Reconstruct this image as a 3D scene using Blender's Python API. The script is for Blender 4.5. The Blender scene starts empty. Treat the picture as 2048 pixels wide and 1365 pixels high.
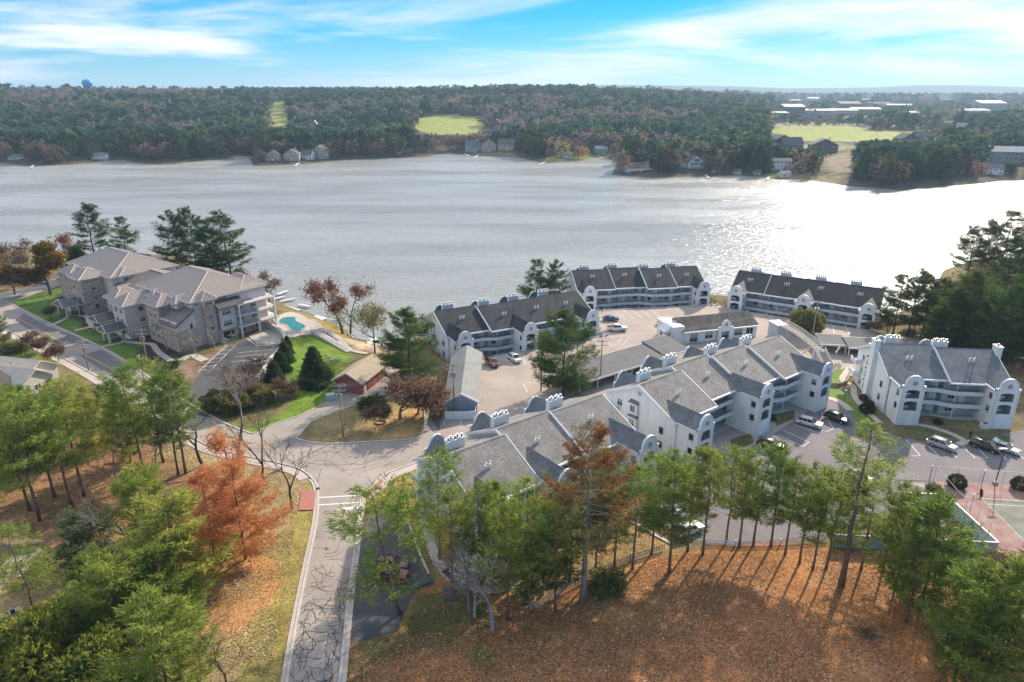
import bpy, bmesh, math, random
import numpy as np
from mathutils import Vector
rnd = random.Random(7)
R = math.radians
S = bpy.context.scene
C = S.collection

# ------------------------------------------------------------ camera, sky, sun, exposure
FPX, PITCH, CAMH = 1365.0, R(20.1), 62.0          # a 24 mm lens seen on a 2048 px wide frame
cam = bpy.data.cameras.new('camera'); cam.lens = 24.0; cam.sensor_width = 36.0
cam.clip_start = 1.0; cam.clip_end = 30000.0
camo = bpy.data.objects.new('camera', cam); C.objects.link(camo)
camo.location = (0, 0, CAMH); camo.rotation_euler = (R(90) - PITCH, 0, 0)
S.camera = camo
SUN_AZ, SUN_EL = R(35), R(29)                      # to the right of the view axis, above the lake
W = bpy.data.worlds.new('World'); S.world = W; W.use_nodes = True
def build_world():
    nt = W.node_tree; N = nt.nodes; L = nt.links; N.clear()
    out = N.new('ShaderNodeOutputWorld'); bg = N.new('ShaderNodeBackground'); bg.inputs['Strength'].default_value = 0.115
    sky = N.new('ShaderNodeTexSky'); sky.sky_type = 'NISHITA'; sky.sun_disc = False
    sky.sun_elevation = SUN_EL; sky.sun_rotation = SUN_AZ
    sky.air_density = 1.0; sky.dust_density = 0.3; sky.ozone_density = 2.5; sky.altitude = 200
    geo = N.new('ShaderNodeTexCoord'); sep = N.new('ShaderNodeSeparateXYZ'); L.new(geo.outputs['Generated'], sep.inputs[0])
    add = N.new('ShaderNodeMath'); add.operation = 'ADD'; add.inputs[1].default_value = 0.16; L.new(sep.outputs['Z'], add.inputs[0])
    mx = N.new('ShaderNodeMath'); mx.operation = 'MAXIMUM'; mx.inputs[1].default_value = 0.05; L.new(add.outputs[0], mx.inputs[0])
    dx = N.new('ShaderNodeMath'); dx.operation = 'DIVIDE'; L.new(sep.outputs['X'], dx.inputs[0]); L.new(mx.outputs[0], dx.inputs[1])
    dy = N.new('ShaderNodeMath'); dy.operation = 'DIVIDE'; L.new(sep.outputs['Y'], dy.inputs[0]); L.new(mx.outputs[0], dy.inputs[1])
    cb = N.new('ShaderNodeCombineXYZ'); L.new(dx.outputs[0], cb.inputs[0]); L.new(dy.outputs[0], cb.inputs[1])
    mp = N.new('ShaderNodeMapping'); mp.inputs['Rotation'].default_value = (0, 0, R(-28)); mp.inputs['Scale'].default_value = (0.42, 0.75, 1)
    mp.inputs['Location'].default_value = (8.8, 2.9, 0)
    L.new(cb.outputs[0], mp.inputs[0])
    n1 = N.new('ShaderNodeTexNoise'); n1.inputs['Scale'].default_value = 0.75; n1.inputs['Detail'].default_value = 10; n1.inputs['Roughness'].default_value = 0.6
    n1.inputs['Distortion'].default_value = 0.5; L.new(mp.outputs[0], n1.inputs['Vector'])
    r1 = N.new('ShaderNodeMapRange'); r1.interpolation_type = 'SMOOTHSTEP'
    r1.inputs['From Min'].default_value = 0.44; r1.inputs['From Max'].default_value = 0.62; r1.inputs['To Max'].default_value = 0.95
    L.new(n1.outputs['Fac'], r1.inputs['Value'])
    n2 = N.new('ShaderNodeTexNoise'); n2.inputs['Scale'].default_value = 1.9; n2.inputs['Detail'].default_value = 6; L.new(mp.outputs[0], n2.inputs['Vector'])
    cr = N.new('ShaderNodeMix'); cr.data_type = 'RGBA'
    cr.inputs['A'].default_value = (5.0, 5.15, 5.9, 1); cr.inputs['B'].default_value = (6.5, 6.5, 6.6, 1)
    r2 = N.new('ShaderNodeMapRange'); r2.inputs['From Min'].default_value = 0.38; r2.inputs['From Max'].default_value = 0.6; L.new(n2.outputs['Fac'], r2.inputs['Value'])
    L.new(r2.outputs[0], cr.inputs['Factor'])
    mix = N.new('ShaderNodeMix'); mix.data_type = 'RGBA'
    hs = N.new('ShaderNodeHueSaturation'); hs.inputs['Saturation'].default_value = 1.75; hs.inputs['Value'].default_value = 1.6
    gm = N.new('ShaderNodeGamma'); gm.inputs['Gamma'].default_value = 0.55; L.new(sky.outputs[0], gm.inputs['Color'])
    tn = N.new('ShaderNodeMix'); tn.data_type = 'RGBA'; tn.blend_type = 'MULTIPLY'; tn.inputs['Factor'].default_value = 1; tn.inputs['B'].default_value = (0.60, 0.86, 1.12, 1)
    L.new(gm.outputs[0], tn.inputs['A']); L.new(tn.outputs['Result'], hs.inputs['Color'])
    L.new(r1.outputs[0], mix.inputs['Factor']); L.new(hs.outputs[0], mix.inputs['A']); L.new(cr.outputs['Result'], mix.inputs['B'])
    L.new(mix.outputs['Result'], bg.inputs['Color']); L.new(bg.outputs[0], out.inputs[0])
build_world()
sun = bpy.data.lights.new('sun', 'SUN'); sun.energy = 4.1; sun.angle = R(1.2); sun.color = (1.0, 0.88, 0.72)
suno = bpy.data.objects.new('sun', sun); C.objects.link(suno)
sd = Vector((math.sin(SUN_AZ) * math.cos(SUN_EL), math.cos(SUN_AZ) * math.cos(SUN_EL), math.sin(SUN_EL)))
suno.rotation_euler = sd.to_track_quat('Z', 'Y').to_euler(); suno.location = (60, 80, 120)
S.view_settings.view_transform = 'Standard'; S.view_settings.look = 'None'; S.view_settings.gamma = 1.0
S.view_settings.exposure = 0.78
S.view_settings.use_curve_mapping = False
S.cycles.use_denoising = True
try: S.cycles.denoiser = 'OPENIMAGEDENOISE'
except Exception: pass
S.cycles.max_bounces = 6; S.cycles.diffuse_bounces = 3; S.cycles.glossy_bounces = 3; S.cycles.transmission_bounces = 3
S.cycles.transparent_max_bounces = 6; S.cycles.volume_bounces = 0; S.cycles.caustics_reflective = False; S.cycles.caustics_refractive = False
S.cycles.sample_clamp_indirect = 6.0

# ------------------------------------------------------------ survey helpers: a sight line from the camera to a level
SP, CP = math.sin(PITCH), math.cos(PITCH)
def ray(u, v):
    x = (u - 1024) / FPX; y = -(v - 682.5) / FPX
    return (x, CP + y * SP, -SP + y * CP)
def P(u, v, z=0.0):
    d = ray(u, v); t = (z - CAMH) / d[2]
    return Vector((d[0] * t, d[1] * t, z))
def PL(pts, z=0.0): return [tuple(P(u, v, z)[:2]) for u, v in pts]

# ------------------------------------------------------------ mesh builder
class MB:
    def __init__(s): s.v = []; s.f = []; s.m = []
    def face(s, pts, m=0):
        i = len(s.v); s.v += [tuple(p) for p in pts]; s.f.append(tuple(range(i, i + len(pts)))); s.m.append(m)
    def box(s, x0, x1, y0, y1, z0, z1, m=0):
        i = len(s.v)
        s.v += [(x0,y0,z0),(x1,y0,z0),(x1,y1,z0),(x0,y1,z0),(x0,y0,z1),(x1,y0,z1),(x1,y1,z1),(x0,y1,z1)]
        for q in ((0,3,2,1),(4,5,6,7),(0,1,5,4),(1,2,6,5),(2,3,7,6),(3,0,4,7)):
            s.f.append(tuple(i + k for k in q)); s.m.append(m)
    def ext(s, poly, fn, a, b, m=0):                # extrude a 2-D outline between a and b; fn places (p, q, t)
        i = len(s.v); n = len(poly)
        s.v += [fn(p, q, a) for p, q in poly] + [fn(p, q, b) for p, q in poly]
        s.f.append(tuple(range(i + n - 1, i - 1, -1))); s.m.append(m)
        s.f.append(tuple(range(i + n, i + 2 * n))); s.m.append(m)
        for k in range(n):
            l = (k + 1) % n; s.f.append((i + k, i + l, i + n + l, i + n + k)); s.m.append(m)
    def prism(s, poly, z0, z1, m=0): s.ext(poly, lambda p, q, t: (p, q, t), z0, z1, m)
    def prism_x(s, poly, x0, x1, m=0): s.ext(poly, lambda p, q, t: (t, p, q), x0, x1, m)   # outline (y, z)
    def prism_y(s, poly, y0, y1, m=0): s.ext(poly, lambda p, q, t: (p, t, q), y0, y1, m)   # outline (x, z)
    def tube(s, pts, rad, n=6, m=0, cap=True):
        pts = [Vector(p) for p in pts]
        if not hasattr(rad, '__len__'): rad = [rad] * len(pts)
        i0 = len(s.v); up = Vector((0.31, 0.17, 0.93))
        for k, p in enumerate(pts):
            d = (pts[min(k + 1, len(pts) - 1)] - pts[max(k - 1, 0)])
            d = d.normalized() if d.length > 1e-9 else Vector((0, 0, 1))
            a = d.cross(up)
            if a.length < 0.05: a = d.cross(Vector((1, 0, 0)))
            a.normalize(); b = d.cross(a)
            for j in range(n):
                t = 2 * math.pi * j / n; s.v.append(tuple(p + (a * math.cos(t) + b * math.sin(t)) * rad[k]))
        for k in range(len(pts) - 1):
            for j in range(n):
                l = (j + 1) % n; s.f.append((i0 + k*n + j, i0 + k*n + l, i0 + (k+1)*n + l, i0 + (k+1)*n + j)); s.m.append(m)
        if cap:
            s.f.append(tuple(i0 + j for j in range(n))[::-1]); s.m.append(m)
            e = i0 + (len(pts) - 1) * n; s.f.append(tuple(e + j for j in range(n))); s.m.append(m)
    def cyl(s, x, y, z0, z1, r, n=10, m=0, r1=None): s.tube([(x, y, z0), (x, y, z1)], [r, r if r1 is None else r1], n, m)
    def strip(s, line, w, z, h=0.0, m=0):            # ribbon (or low kerb when h > 0) along a plan polyline
        pts = [Vector((p[0], p[1])) for p in line]; L = []; Rr = []
        for k, p in enumerate(pts):
            d = pts[min(k + 1, len(pts) - 1)] - pts[max(k - 1, 0)]
            d = d.normalized() if d.length > 1e-9 else Vector((1, 0)); nn = Vector((-d.y, d.x))
            L.append(p + nn * w / 2); Rr.append(p - nn * w / 2)
        for k in range(len(pts) - 1):
            a, b, c, d = Rr[k], Rr[k+1], L[k+1], L[k]
            s.face([(a.x,a.y,z+h),(b.x,b.y,z+h),(c.x,c.y,z+h),(d.x,d.y,z+h)], m)
            if h > 0:
                s.face([(a.x,a.y,z-0.05),(b.x,b.y,z-0.05),(b.x,b.y,z+h),(a.x,a.y,z+h)], m)
                s.face([(c.x,c.y,z-0.05),(d.x,d.y,z-0.05),(d.x,d.y,z+h),(c.x,c.y,z+h)], m)
        if h > 0:
            for q in (0, -1):
                a, d = Rr[q], L[q]; s.face([(a.x,a.y,z-0.05),(d.x,d.y,z-0.05),(d.x,d.y,z+h),(a.x,a.y,z+h)], m)
    def mesh(s, name, mats, smooth=False, fix=False):
        me = bpy.data.meshes.new(name); me.from_pydata(s.v, [], s.f)
        for m in (mats if isinstance(mats, (list, tuple)) else [mats]): me.materials.append(m)
        if isinstance(mats, (list, tuple)) and len(mats) > 1: me.polygons.foreach_set('material_index', s.m)
        if smooth: me.polygons.foreach_set('use_smooth', [True] * len(s.f))
        if fix:
            bm = bmesh.new(); bm.from_mesh(me); bmesh.ops.recalc_face_normals(bm, faces=bm.faces); bm.to_mesh(me); bm.free()
        me.update(); return me
    def build(s, name, mats, parent=None, smooth=False, fix=True): return link(name, s.mesh(name, mats, smooth, fix), parent)
def link(name, me, parent=None, loc=None, rz=0.0, rot=None, scale=None):
    o = bpy.data.objects.new(name, me); C.objects.link(o)
    if parent is not None: o.parent = parent
    if loc is not None: o.location = loc
    if rot is not None: o.rotation_euler = rot
    elif rz: o.rotation_euler = (0, 0, rz)
    if scale is not None: o.scale = scale
    return o
def tag(o, label=None, cat=None, group=None, kind=None):
    if label: o['label'] = label
    if cat: o['category'] = cat
    if group: o['group'] = group
    if kind: o['kind'] = kind
    return o
def thing(name, label, cat, loc=(0, 0, 0), rz=0.0, group=None, scale=None):
    return tag(link(name, None, None, loc, rz, None, scale), label, cat, group)
MESHES = {}
def shared(key, fn):
    if key not in MESHES: MESHES[key] = fn()
    return MESHES[key]
def npmesh(name, V, F, mats, tint=None, smooth=False, mi=None):
    V = np.asarray(V, dtype=np.float32); F = np.asarray(F, dtype=np.int32); k = F.shape[1]
    me = bpy.data.meshes.new(name); me.vertices.add(len(V)); me.vertices.foreach_set('co', V.ravel())
    me.loops.add(F.size); me.loops.foreach_set('vertex_index', F.ravel())
    me.polygons.add(len(F)); me.polygons.foreach_set('loop_start', np.arange(0, F.size, k, dtype=np.int32))
    if smooth: me.polygons.foreach_set('use_smooth', np.ones(len(F), dtype=bool))
    for m in (mats if isinstance(mats, (list, tuple)) else [mats]): me.materials.append(m)
    if mi is not None: me.polygons.foreach_set('material_index', np.asarray(mi, dtype=np.int32))
    if tint is not None:
        t = np.asarray(tint, dtype=np.float32)
        if t.ndim == 1: a = me.attributes.new('tint', 'FLOAT', 'POINT'); a.data.foreach_set('value', t)
        else: a = me.attributes.new('tint', 'FLOAT_COLOR', 'POINT'); a.data.foreach_set('color', t.ravel())
    me.update(calc_edges=True); return me

# ------------------------------------------------------------ materials
MATS = {}
def mat(name, col, rough=0.75, var=0.12, scale=1.5, bump=0.0, bscale=None, metal=0.0, col2=None, spec=0.4, obj=False, emit=0.0, stretch=None, detail=4):
    if name in MATS: return MATS[name]
    m = bpy.data.materials.new(name); m.use_nodes = True; nt = m.node_tree; N = nt.nodes; L = nt.links
    b = N['Principled BSDF']; b.inputs['Roughness'].default_value = rough; b.inputs['Metallic'].default_value = metal
    b.inputs['Specular IOR Level'].default_value = spec
    c = (*col, 1)
    if var or col2 or bump:
        if obj: tc = N.new('ShaderNodeTexCoord'); vec = tc.outputs['Object']
        else: tc = N.new('ShaderNodeNewGeometry'); vec = tc.outputs['Position']
        if stretch:
            mp = N.new('ShaderNodeMapping'); mp.inputs['Scale'].default_value = stretch; L.new(vec, mp.inputs[0]); vec = mp.outputs[0]
        n = N.new('ShaderNodeTexNoise'); n.inputs['Scale'].default_value = scale; n.inputs['Detail'].default_value = detail; n.inputs['Roughness'].default_value = 0.62
        L.new(vec, n.inputs['Vector'])
        mr = N.new('ShaderNodeMapRange'); mr.inputs['From Min'].default_value = 0.3; mr.inputs['From Max'].default_value = 0.7; L.new(n.outputs['Fac'], mr.inputs['Value'])
        mx = N.new('ShaderNodeMix'); mx.data_type = 'RGBA'; L.new(mr.outputs[0], mx.inputs['Factor'])
        lo = tuple(max(0, k * (1 - var)) for k in col); hi = col2 if col2 else tuple(min(1, k * (1 + var)) for k in col)
        mx.inputs['A'].default_value = (*lo, 1); mx.inputs['B'].default_value = (*hi, 1)
        L.new(mx.outputs['Result'], b.inputs['Base Color'])
        if bump:
            n3 = N.new('ShaderNodeTexNoise'); n3.inputs['Scale'].default_value = bscale or scale * 8; n3.inputs['Detail'].default_value = 3; L.new(vec, n3.inputs['Vector'])
            bp = N.new('ShaderNodeBump'); bp.inputs['Strength'].default_value = bump; bp.inputs['Distance'].default_value = 0.05
            L.new(n3.outputs['Fac'], bp.inputs['Height']); L.new(bp.outputs[0], b.inputs['Normal'])
    else: b.inputs['Base Color'].default_value = c
    if emit: b.inputs['Emission Color'].default_value = c; b.inputs['Emission Strength'].default_value = emit
    MATS[name] = m; return m
def siding(name, col, pitch=0.16, rough=0.65, axis='Z', dark=0.86):     # lap boards: thin dark joint at every course
    if name in MATS: return MATS[name]
    m = mat(name, col, rough, 0.11, 0.9, stretch=(1, 1, 0.18), detail=6); nt = m.node_tree; N = nt.nodes; L = nt.links; b = N['Principled BSDF']
    g = N.new('ShaderNodeNewGeometry'); sp = N.new('ShaderNodeSeparateXYZ'); L.new(g.outputs['Position'], sp.inputs[0])
    md = N.new('ShaderNodeMath'); md.operation = 'FRACT'; dv = N.new('ShaderNodeMath'); dv.operation = 'DIVIDE'; dv.inputs[1].default_value = pitch
    L.new(sp.outputs[axis], dv.inputs[0]); L.new(dv.outputs[0], md.inputs[0])
    bp = N.new('ShaderNodeBump'); bp.inputs['Strength'].default_value = 0.5; bp.inputs['Distance'].default_value = 0.03; bp.invert = True
    L.new(md.outputs[0], bp.inputs['Height']); L.new(bp.outputs[0], b.inputs['Normal']); return m
def shingle(name, col, col2, streak=0.0):
    if name in MATS: return MATS[name]
    m = mat(name, col, 0.9, 0.1, 0.35, col2=col2, detail=6); nt = m.node_tree; N = nt.nodes; L = nt.links; b = N['Principled BSDF']
    g = N.new('ShaderNodeNewGeometry')
    v = N.new('ShaderNodeTexVoronoi'); v.inputs['Scale'].default_value = 4.5; L.new(g.outputs['Position'], v.inputs['Vector'])
    sp = N.new('ShaderNodeSeparateColor'); L.new(v.outputs['Color'], sp.inputs[0])
    mr = N.new('ShaderNodeMapRange'); mr.inputs['To Min'].default_value = 0.76; mr.inputs['To Max'].default_value = 1.22; L.new(sp.outputs[0], mr.inputs['Value'])
    mu = N.new('ShaderNodeMix'); mu.data_type = 'RGBA'; mu.blend_type = 'MULTIPLY'; mu.inputs['Factor'].default_value = 1
    src = b.inputs['Base Color'].links[0].from_socket; L.new(src, mu.inputs['A'])
    cc = N.new('ShaderNodeCombineColor')
    for k in range(3): L.new(mr.outputs[0], cc.inputs[k])
    L.new(cc.outputs[0], mu.inputs['B']); last = mu.outputs['Result']
    if streak:                                       # dark algae runs, long down the slope
        mp = N.new('ShaderNodeMapping'); mp.inputs['Scale'].default_value = (1.0, 0.12, 0.12); L.new(g.outputs['Position'], mp.inputs[0])
        n = N.new('ShaderNodeTexNoise'); n.inputs['Scale'].default_value = 0.9; n.inputs['Detail'].default_value = 5; L.new(mp.outputs[0], n.inputs['Vector'])
        r2 = N.new('ShaderNodeMapRange'); r2.inputs['From Min'].default_value = 0.35; r2.inputs['From Max'].default_value = 0.65; r2.inputs['To Min'].default_value = 1 - streak; L.new(n.outputs['Fac'], r2.inputs['Value'])
        c2 = N.new('ShaderNodeCombineColor')
        for k in range(3): L.new(r2.outputs[0], c2.inputs[k])
        m2 = N.new('ShaderNodeMix'); m2.data_type = 'RGBA'; m2.blend_type = 'MULTIPLY'; m2.inputs['Factor'].default_value = 1
        L.new(last, m2.inputs['A']); L.new(c2.outputs[0], m2.inputs['B']); last = m2.outputs['Result']
    L.new(last, b.inputs['Base Color']); return m
def leafmat(name, ca, cb, trans=0.4, hue=0.03):
    if name in MATS: return MATS[name]
    m = bpy.data.materials.new(name); m.use_nodes = True; nt = m.node_tree; N = nt.nodes; L = nt.links; N.clear()
    out = N.new('ShaderNodeOutputMaterial'); at = N.new('ShaderNodeAttribute'); at.attribute_name = 'tint'
    mx = N.new('ShaderNodeMix'); mx.data_type = 'RGBA'; mx.inputs['A'].default_value = (*ca, 1); mx.inputs['B'].default_value = (*cb, 1); L.new(at.outputs['Fac'], mx.inputs['Factor'])
    oi = N.new('ShaderNodeObjectInfo'); hs = N.new('ShaderNodeHueSaturation')
    mr = N.new('ShaderNodeMapRange'); mr.inputs['To Min'].default_value = 0.5 - hue; mr.inputs['To Max'].default_value = 0.5 + hue; L.new(oi.outputs['Random'], mr.inputs['Value'])
    mv = N.new('ShaderNodeMapRange'); mv.inputs['To Min'].default_value = 1.18; mv.inputs['To Max'].default_value = 0.82; L.new(oi.outputs['Random'], mv.inputs['Value'])
    L.new(mr.outputs[0], hs.inputs['Hue']); L.new(mv.outputs[0], hs.inputs['Value']); L.new(mx.outputs['Result'], hs.inputs['Color'])
    d = N.new('ShaderNodeBsdfDiffuse'); t = N.new('ShaderNodeBsdfTranslucent'); ms = N.new('ShaderNodeMixShader'); ms.inputs[0].default_value = trans
    L.new(hs.outputs[0], d.inputs[0]); L.new(hs.outputs[0], t.inputs[0]); L.new(d.outputs[0], ms.inputs[1]); L.new(t.outputs[0], ms.inputs[2]); L.new(ms.outputs[0], out.inputs[0])
    MATS[name] = m; return m
def glass(name='window_glass', col=(0.015, 0.02, 0.026), rough=0.08):
    m = mat(name, col, rough, 0, spec=0.8); nt = m.node_tree; N = nt.nodes; L = nt.links     # some panes have blinds half down
    oi = N.new('ShaderNodeObjectInfo'); tc = N.new('ShaderNodeTexCoord'); sp = N.new('ShaderNodeSeparateXYZ'); L.new(tc.outputs['Object'], sp.inputs[0])
    def mr(src, a, b): r = N.new('ShaderNodeMapRange'); r.inputs['From Min'].default_value = a; r.inputs['From Max'].default_value = b; L.new(src, r.inputs['Value']); return r.outputs[0]
    z = N.new('ShaderNodeMath'); z.operation = 'ADD'; L.new(sp.outputs['Z'], z.inputs[0]); L.new(mr(oi.outputs['Random'], 0.0, 2.0), z.inputs[1])
    f = N.new('ShaderNodeMath'); f.operation = 'MULTIPLY'; L.new(mr(z.outputs[0], 0.25, 0.27), f.inputs[0]); L.new(mr(oi.outputs['Random'], 0.45, 0.47), f.inputs[1])
    mx = N.new('ShaderNodeMix'); mx.data_type = 'RGBA'; mx.inputs['A'].default_value = (*col, 1); mx.inputs['B'].default_value = (0.30, 0.29, 0.27, 1); L.new(f.outputs[0], mx.inputs['Factor']); L.new(mx.outputs['Result'], N['Principled BSDF'].inputs['Base Color']); return m
M_WHITE = mat('white_trim', (0.72, 0.74, 0.76), 0.5, 0.05, 0.8)
M_SIDE = siding('pale_blue_siding', (0.72, 0.735, 0.73))
M_SIDE2 = siding('grey_blue_siding', (0.42, 0.47, 0.505))
M_TRIM = mat('pale_grey_trim', (0.68, 0.70, 0.71), 0.55, 0.06, 0.9)
M_ROOFD = shingle('dark_weathered_shingles', (0.036, 0.040, 0.046), (0.066, 0.071, 0.079), 0.4)
M_ROOFG = shingle('grey_shingles', (0.225, 0.205, 0.185), (0.305, 0.28, 0.255), 0.12)
M_ROOFB = shingle('blue_grey_shingles', (0.14, 0.155, 0.168), (0.20, 0.21, 0.222), 0.12)
M_GLASS = glass(); M_DARK = mat('hollow_shade', (0.02, 0.022, 0.026), 0.9, 0)  # near-black colour stands in for the shade inside hollows
M_RAIL = mat('dark_railing', (0.06, 0.07, 0.08), 0.5, 0)
M_CONC = mat('concrete', (0.47, 0.43, 0.39), 0.85, 0.16, 0.9, 0.25, 9)
M_KERB = mat('kerb_concrete', (0.52, 0.47, 0.42), 0.85, 0.14, 1.4, 0.2, 9)
M_PAINT = mat('white_road_paint', (0.74, 0.73, 0.70), 0.7, 0.16, 3.0)
M_YELLOW = mat('yellow_road_paint', (0.62, 0.38, 0.07), 0.7, 0.15, 3.0)
M_WOOD = mat('weathered_pole_wood', (0.30, 0.25, 0.21), 0.85, 0.2, 2.0)
M_METAL = mat('grey_metal', (0.35, 0.36, 0.37), 0.4, 0.05, 2, metal=0.6)
M_BLACK = mat('black_metal', (0.02, 0.02, 0.022), 0.4, 0)
M_BARK = mat('pine_bark', (0.16, 0.115, 0.09), 0.95, 0.3, 3.0)
M_BARKG = mat('grey_bark', (0.20, 0.175, 0.155), 0.95, 0.25, 3.0)
M_BARKD = mat('dark_bark', (0.07, 0.055, 0.045), 0.95, 0.25, 3.0)
M_BIRCH = mat('birch_bark', (0.55, 0.50, 0.47), 0.9, 0.2, 3.0)
# ------------------------------------------------------------ terrain
LAKE_Z = -4.0
near_shore = [(-900, 330), (-420, 300), (-190, 292), (-150, 282)] + PL([(150, 508), (250, 512), (345, 512), (420, 532), (480, 560), (545, 600), (610, 624), (646, 638), (698, 664), (722, 682), (760, 692), (800, 688)], LAKE_Z) + \
    [(-24, 186), (-6, 197), (16, 208), (21, 221), (40, 224), (62, 226), (76, 221), (98, 209), (112, 203)] + PL([(1790, 632), (1845, 605), (1872, 575), (1890, 540), (1930, 528), (2000, 520), (2100, 515)], LAKE_Z) + [(300, 262), (600, 250), (1500, 240)]
far_shore = PL([(-900, 330), (-500, 322), (-200, 322), (0, 326), (60, 333), (150, 329), (240, 319), (268, 326), (330, 331), (400, 322), (498, 317), (508, 333), (600, 329), (700, 320), (760, 318), (850, 314), (895, 306), (960, 312), (1040, 316), (1085, 326), (1140, 323), (1205, 315), (1238, 322), (1224, 350), (1300, 356), (1420, 353), (1480, 351), (1550, 359), (1620, 361), (1700, 373), (1800, 381), (1900, 373), (2000, 363), (2100, 360), (2400, 366), (3000, 380)], LAKE_Z) + [(1500, 420)]
lake_poly = np.array([tuple(p) for p in near_shore] + [tuple(p) for p in far_shore[::-1]])
def inside(poly, X, Y):
    poly = np.asarray(poly); res = np.zeros(X.shape, dtype=bool); n = len(poly); j = n - 1
    for i in range(n):
        xi, yi = poly[i]; xj, yj = poly[j]
        c = ((yi > Y) != (yj > Y)) & (X < (xj - xi) * (Y - yi) / (yj - yi + 1e-12) + xi); res ^= c; j = i
    return res
def edge_dist(poly, X, Y, closed=True):
    poly = np.asarray(poly); D = np.full(X.shape, 1e9); n = len(poly)
    for i in range(n if closed else n - 1):
        a = poly[i]; b = poly[(i + 1) % n]; d = b - a; l2 = max(1e-9, d @ d)
        t = np.clip(((X - a[0]) * d[0] + (Y - a[1]) * d[1]) / l2, 0, 1)
        D = np.minimum(D, (X - a[0] - t * d[0]) ** 2 + (Y - a[1] - t * d[1]) ** 2)
    return np.sqrt(D)
def sst(a, b, x): t = np.clip((x - a) / (b - a), 0, 1); return t * t * (3 - 2 * t)
def vnoise(X, Y, s, seed=0):                       # smooth value noise
    X = X / s + seed * 17.3; Y = Y / s - seed * 9.7; x0 = np.floor(X); y0 = np.floor(Y); fx = X - x0; fy = Y - y0
    fx = fx * fx * (3 - 2 * fx); fy = fy * fy * (3 - 2 * fy)
    h = lambda a, b: np.modf(np.abs(np.sin(a * 127.1 + b * 311.7 + seed) * 43758.5453))[0]
    return (h(x0, y0) * (1 - fx) + h(x0 + 1, y0) * fx) * (1 - fy) + (h(x0, y0 + 1) * (1 - fx) + h(x0 + 1, y0 + 1) * fx) * fy
PADS = []                                          # sunken building pads: (origin, heading, x0, x1, y0, y1, z)
def pad(ox, oy, hd, x0, x1, y0, y1, z): PADS.append((ox, oy, R(hd), x0, x1, y0, y1, z))
pad(-11.3, 155.5, 28, -3.5, 42.5, -0.9, 30, -3.4)
pad(23.2, 196.5, 9, -3.5, 41, -0.9, 30, -3.4)
pad(68.3, 196.5, -31, -6, 40, -0.9, 30, -3.4)
def H(X, Y):
    X = np.asarray(X, dtype=float); Y = np.asarray(Y, dtype=float)
    inl = inside(lake_poly, X, Y); d = edge_dist(lake_poly, X, Y); far = Y > 0.0 * X + 420
    az = X / np.maximum(Y, 1)
    hn = np.where(inl, -4 - np.minimum(3, 0.3 * d), np.minimum(0.0, -3.9 + 0.36 * d))
    w = np.interp(az, [-0.9, -0.55, -0.3, -0.12, 0.0, 0.15, 0.3, 0.42, 0.6], [0.95, 0.97, 0.88, 0.94, 1.04, 0.98, 0.5, 0.14, 0.12])
    hill = 35 * w * sst(720, 1600, Y) * (0.8 + 0.4 * vnoise(X, Y, 420, 3)) * (1 - 0.45 * sst(2300, 4200, Y))
    hf = np.where(inl, -4 - np.minimum(3, 0.2 * d), -3.9 + np.minimum(4.5, 0.14 * d) + 0.012 * np.minimum(d, 700) + hill + 2.5 * (vnoise(X, Y, 90, 5) - 0.5) * sst(0, 60, d))
    ridge = sst(5200, 7600, Y) * (np.interp(az, [-0.9, -0.3, -0.1, 0.05, 0.12, 0.3, 0.38, 0.5, 0.56, 0.62, 0.72, 0.85], [80, 85, 95, 118, 128, 108, 88, 96, 118, 112, 92, 105]) + 22 * (vnoise(X, Y, 900, 8) - 0.5))
    hf = np.maximum(hf, np.where(Y > 4000, ridge, -50))
    h = np.where(far, hf, hn)
    for ox, oy, a, x0, x1, y0, y1, z in PADS:
        lx = (X - ox) * math.cos(a) + (Y - oy) * math.sin(a); ly = -(X - ox) * math.sin(a) + (Y - oy) * math.cos(a)
        h = np.where((lx > x0) & (lx < x1) & (ly > y0) & (ly < y1), np.minimum(h, z), h)
    return h
def PT(u, v):                                      # where a sight line meets the land or the lake
    d = ray(u, v); t = np.linspace(40, 9000, 9000) if v < 420 else np.linspace(40, 700, 4000)
    X = d[0] * t; Y = d[1] * t; Z = CAMH + d[2] * t; h = np.maximum(H(X, Y), LAKE_Z); k = np.argmax(Z <= h)
    if Z[k] > h[k]: k = len(t) - 1
    return Vector((X[k], Y[k], float(h[k])))
def axis(fine0, fine1, step, lo, hi, g, first):
    a = list(np.arange(fine0, fine1 + 0.01, step)); s = first; x = a[-1]
    while x < hi: x += s; a.append(x); s *= g
    s = first; x = a[0]; b = []
    while x > lo: x -= s; b.append(x); s *= g
    return np.array(b[::-1] + a)
gx = axis(-165, 125, 1.45, -9000, 9000, 1.035, 5.0)
gy = np.concatenate([[-400, -150, -40, 10], np.arange(36, 236, 1.45), np.arange(238, 500, 11), np.arange(505, 800, 5.5), 805 + np.cumsum(7.0 * 1.03 ** np.arange(118))])
GX, GY = np.meshgrid(gx, gy); GZ = H(GX, GY)
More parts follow.
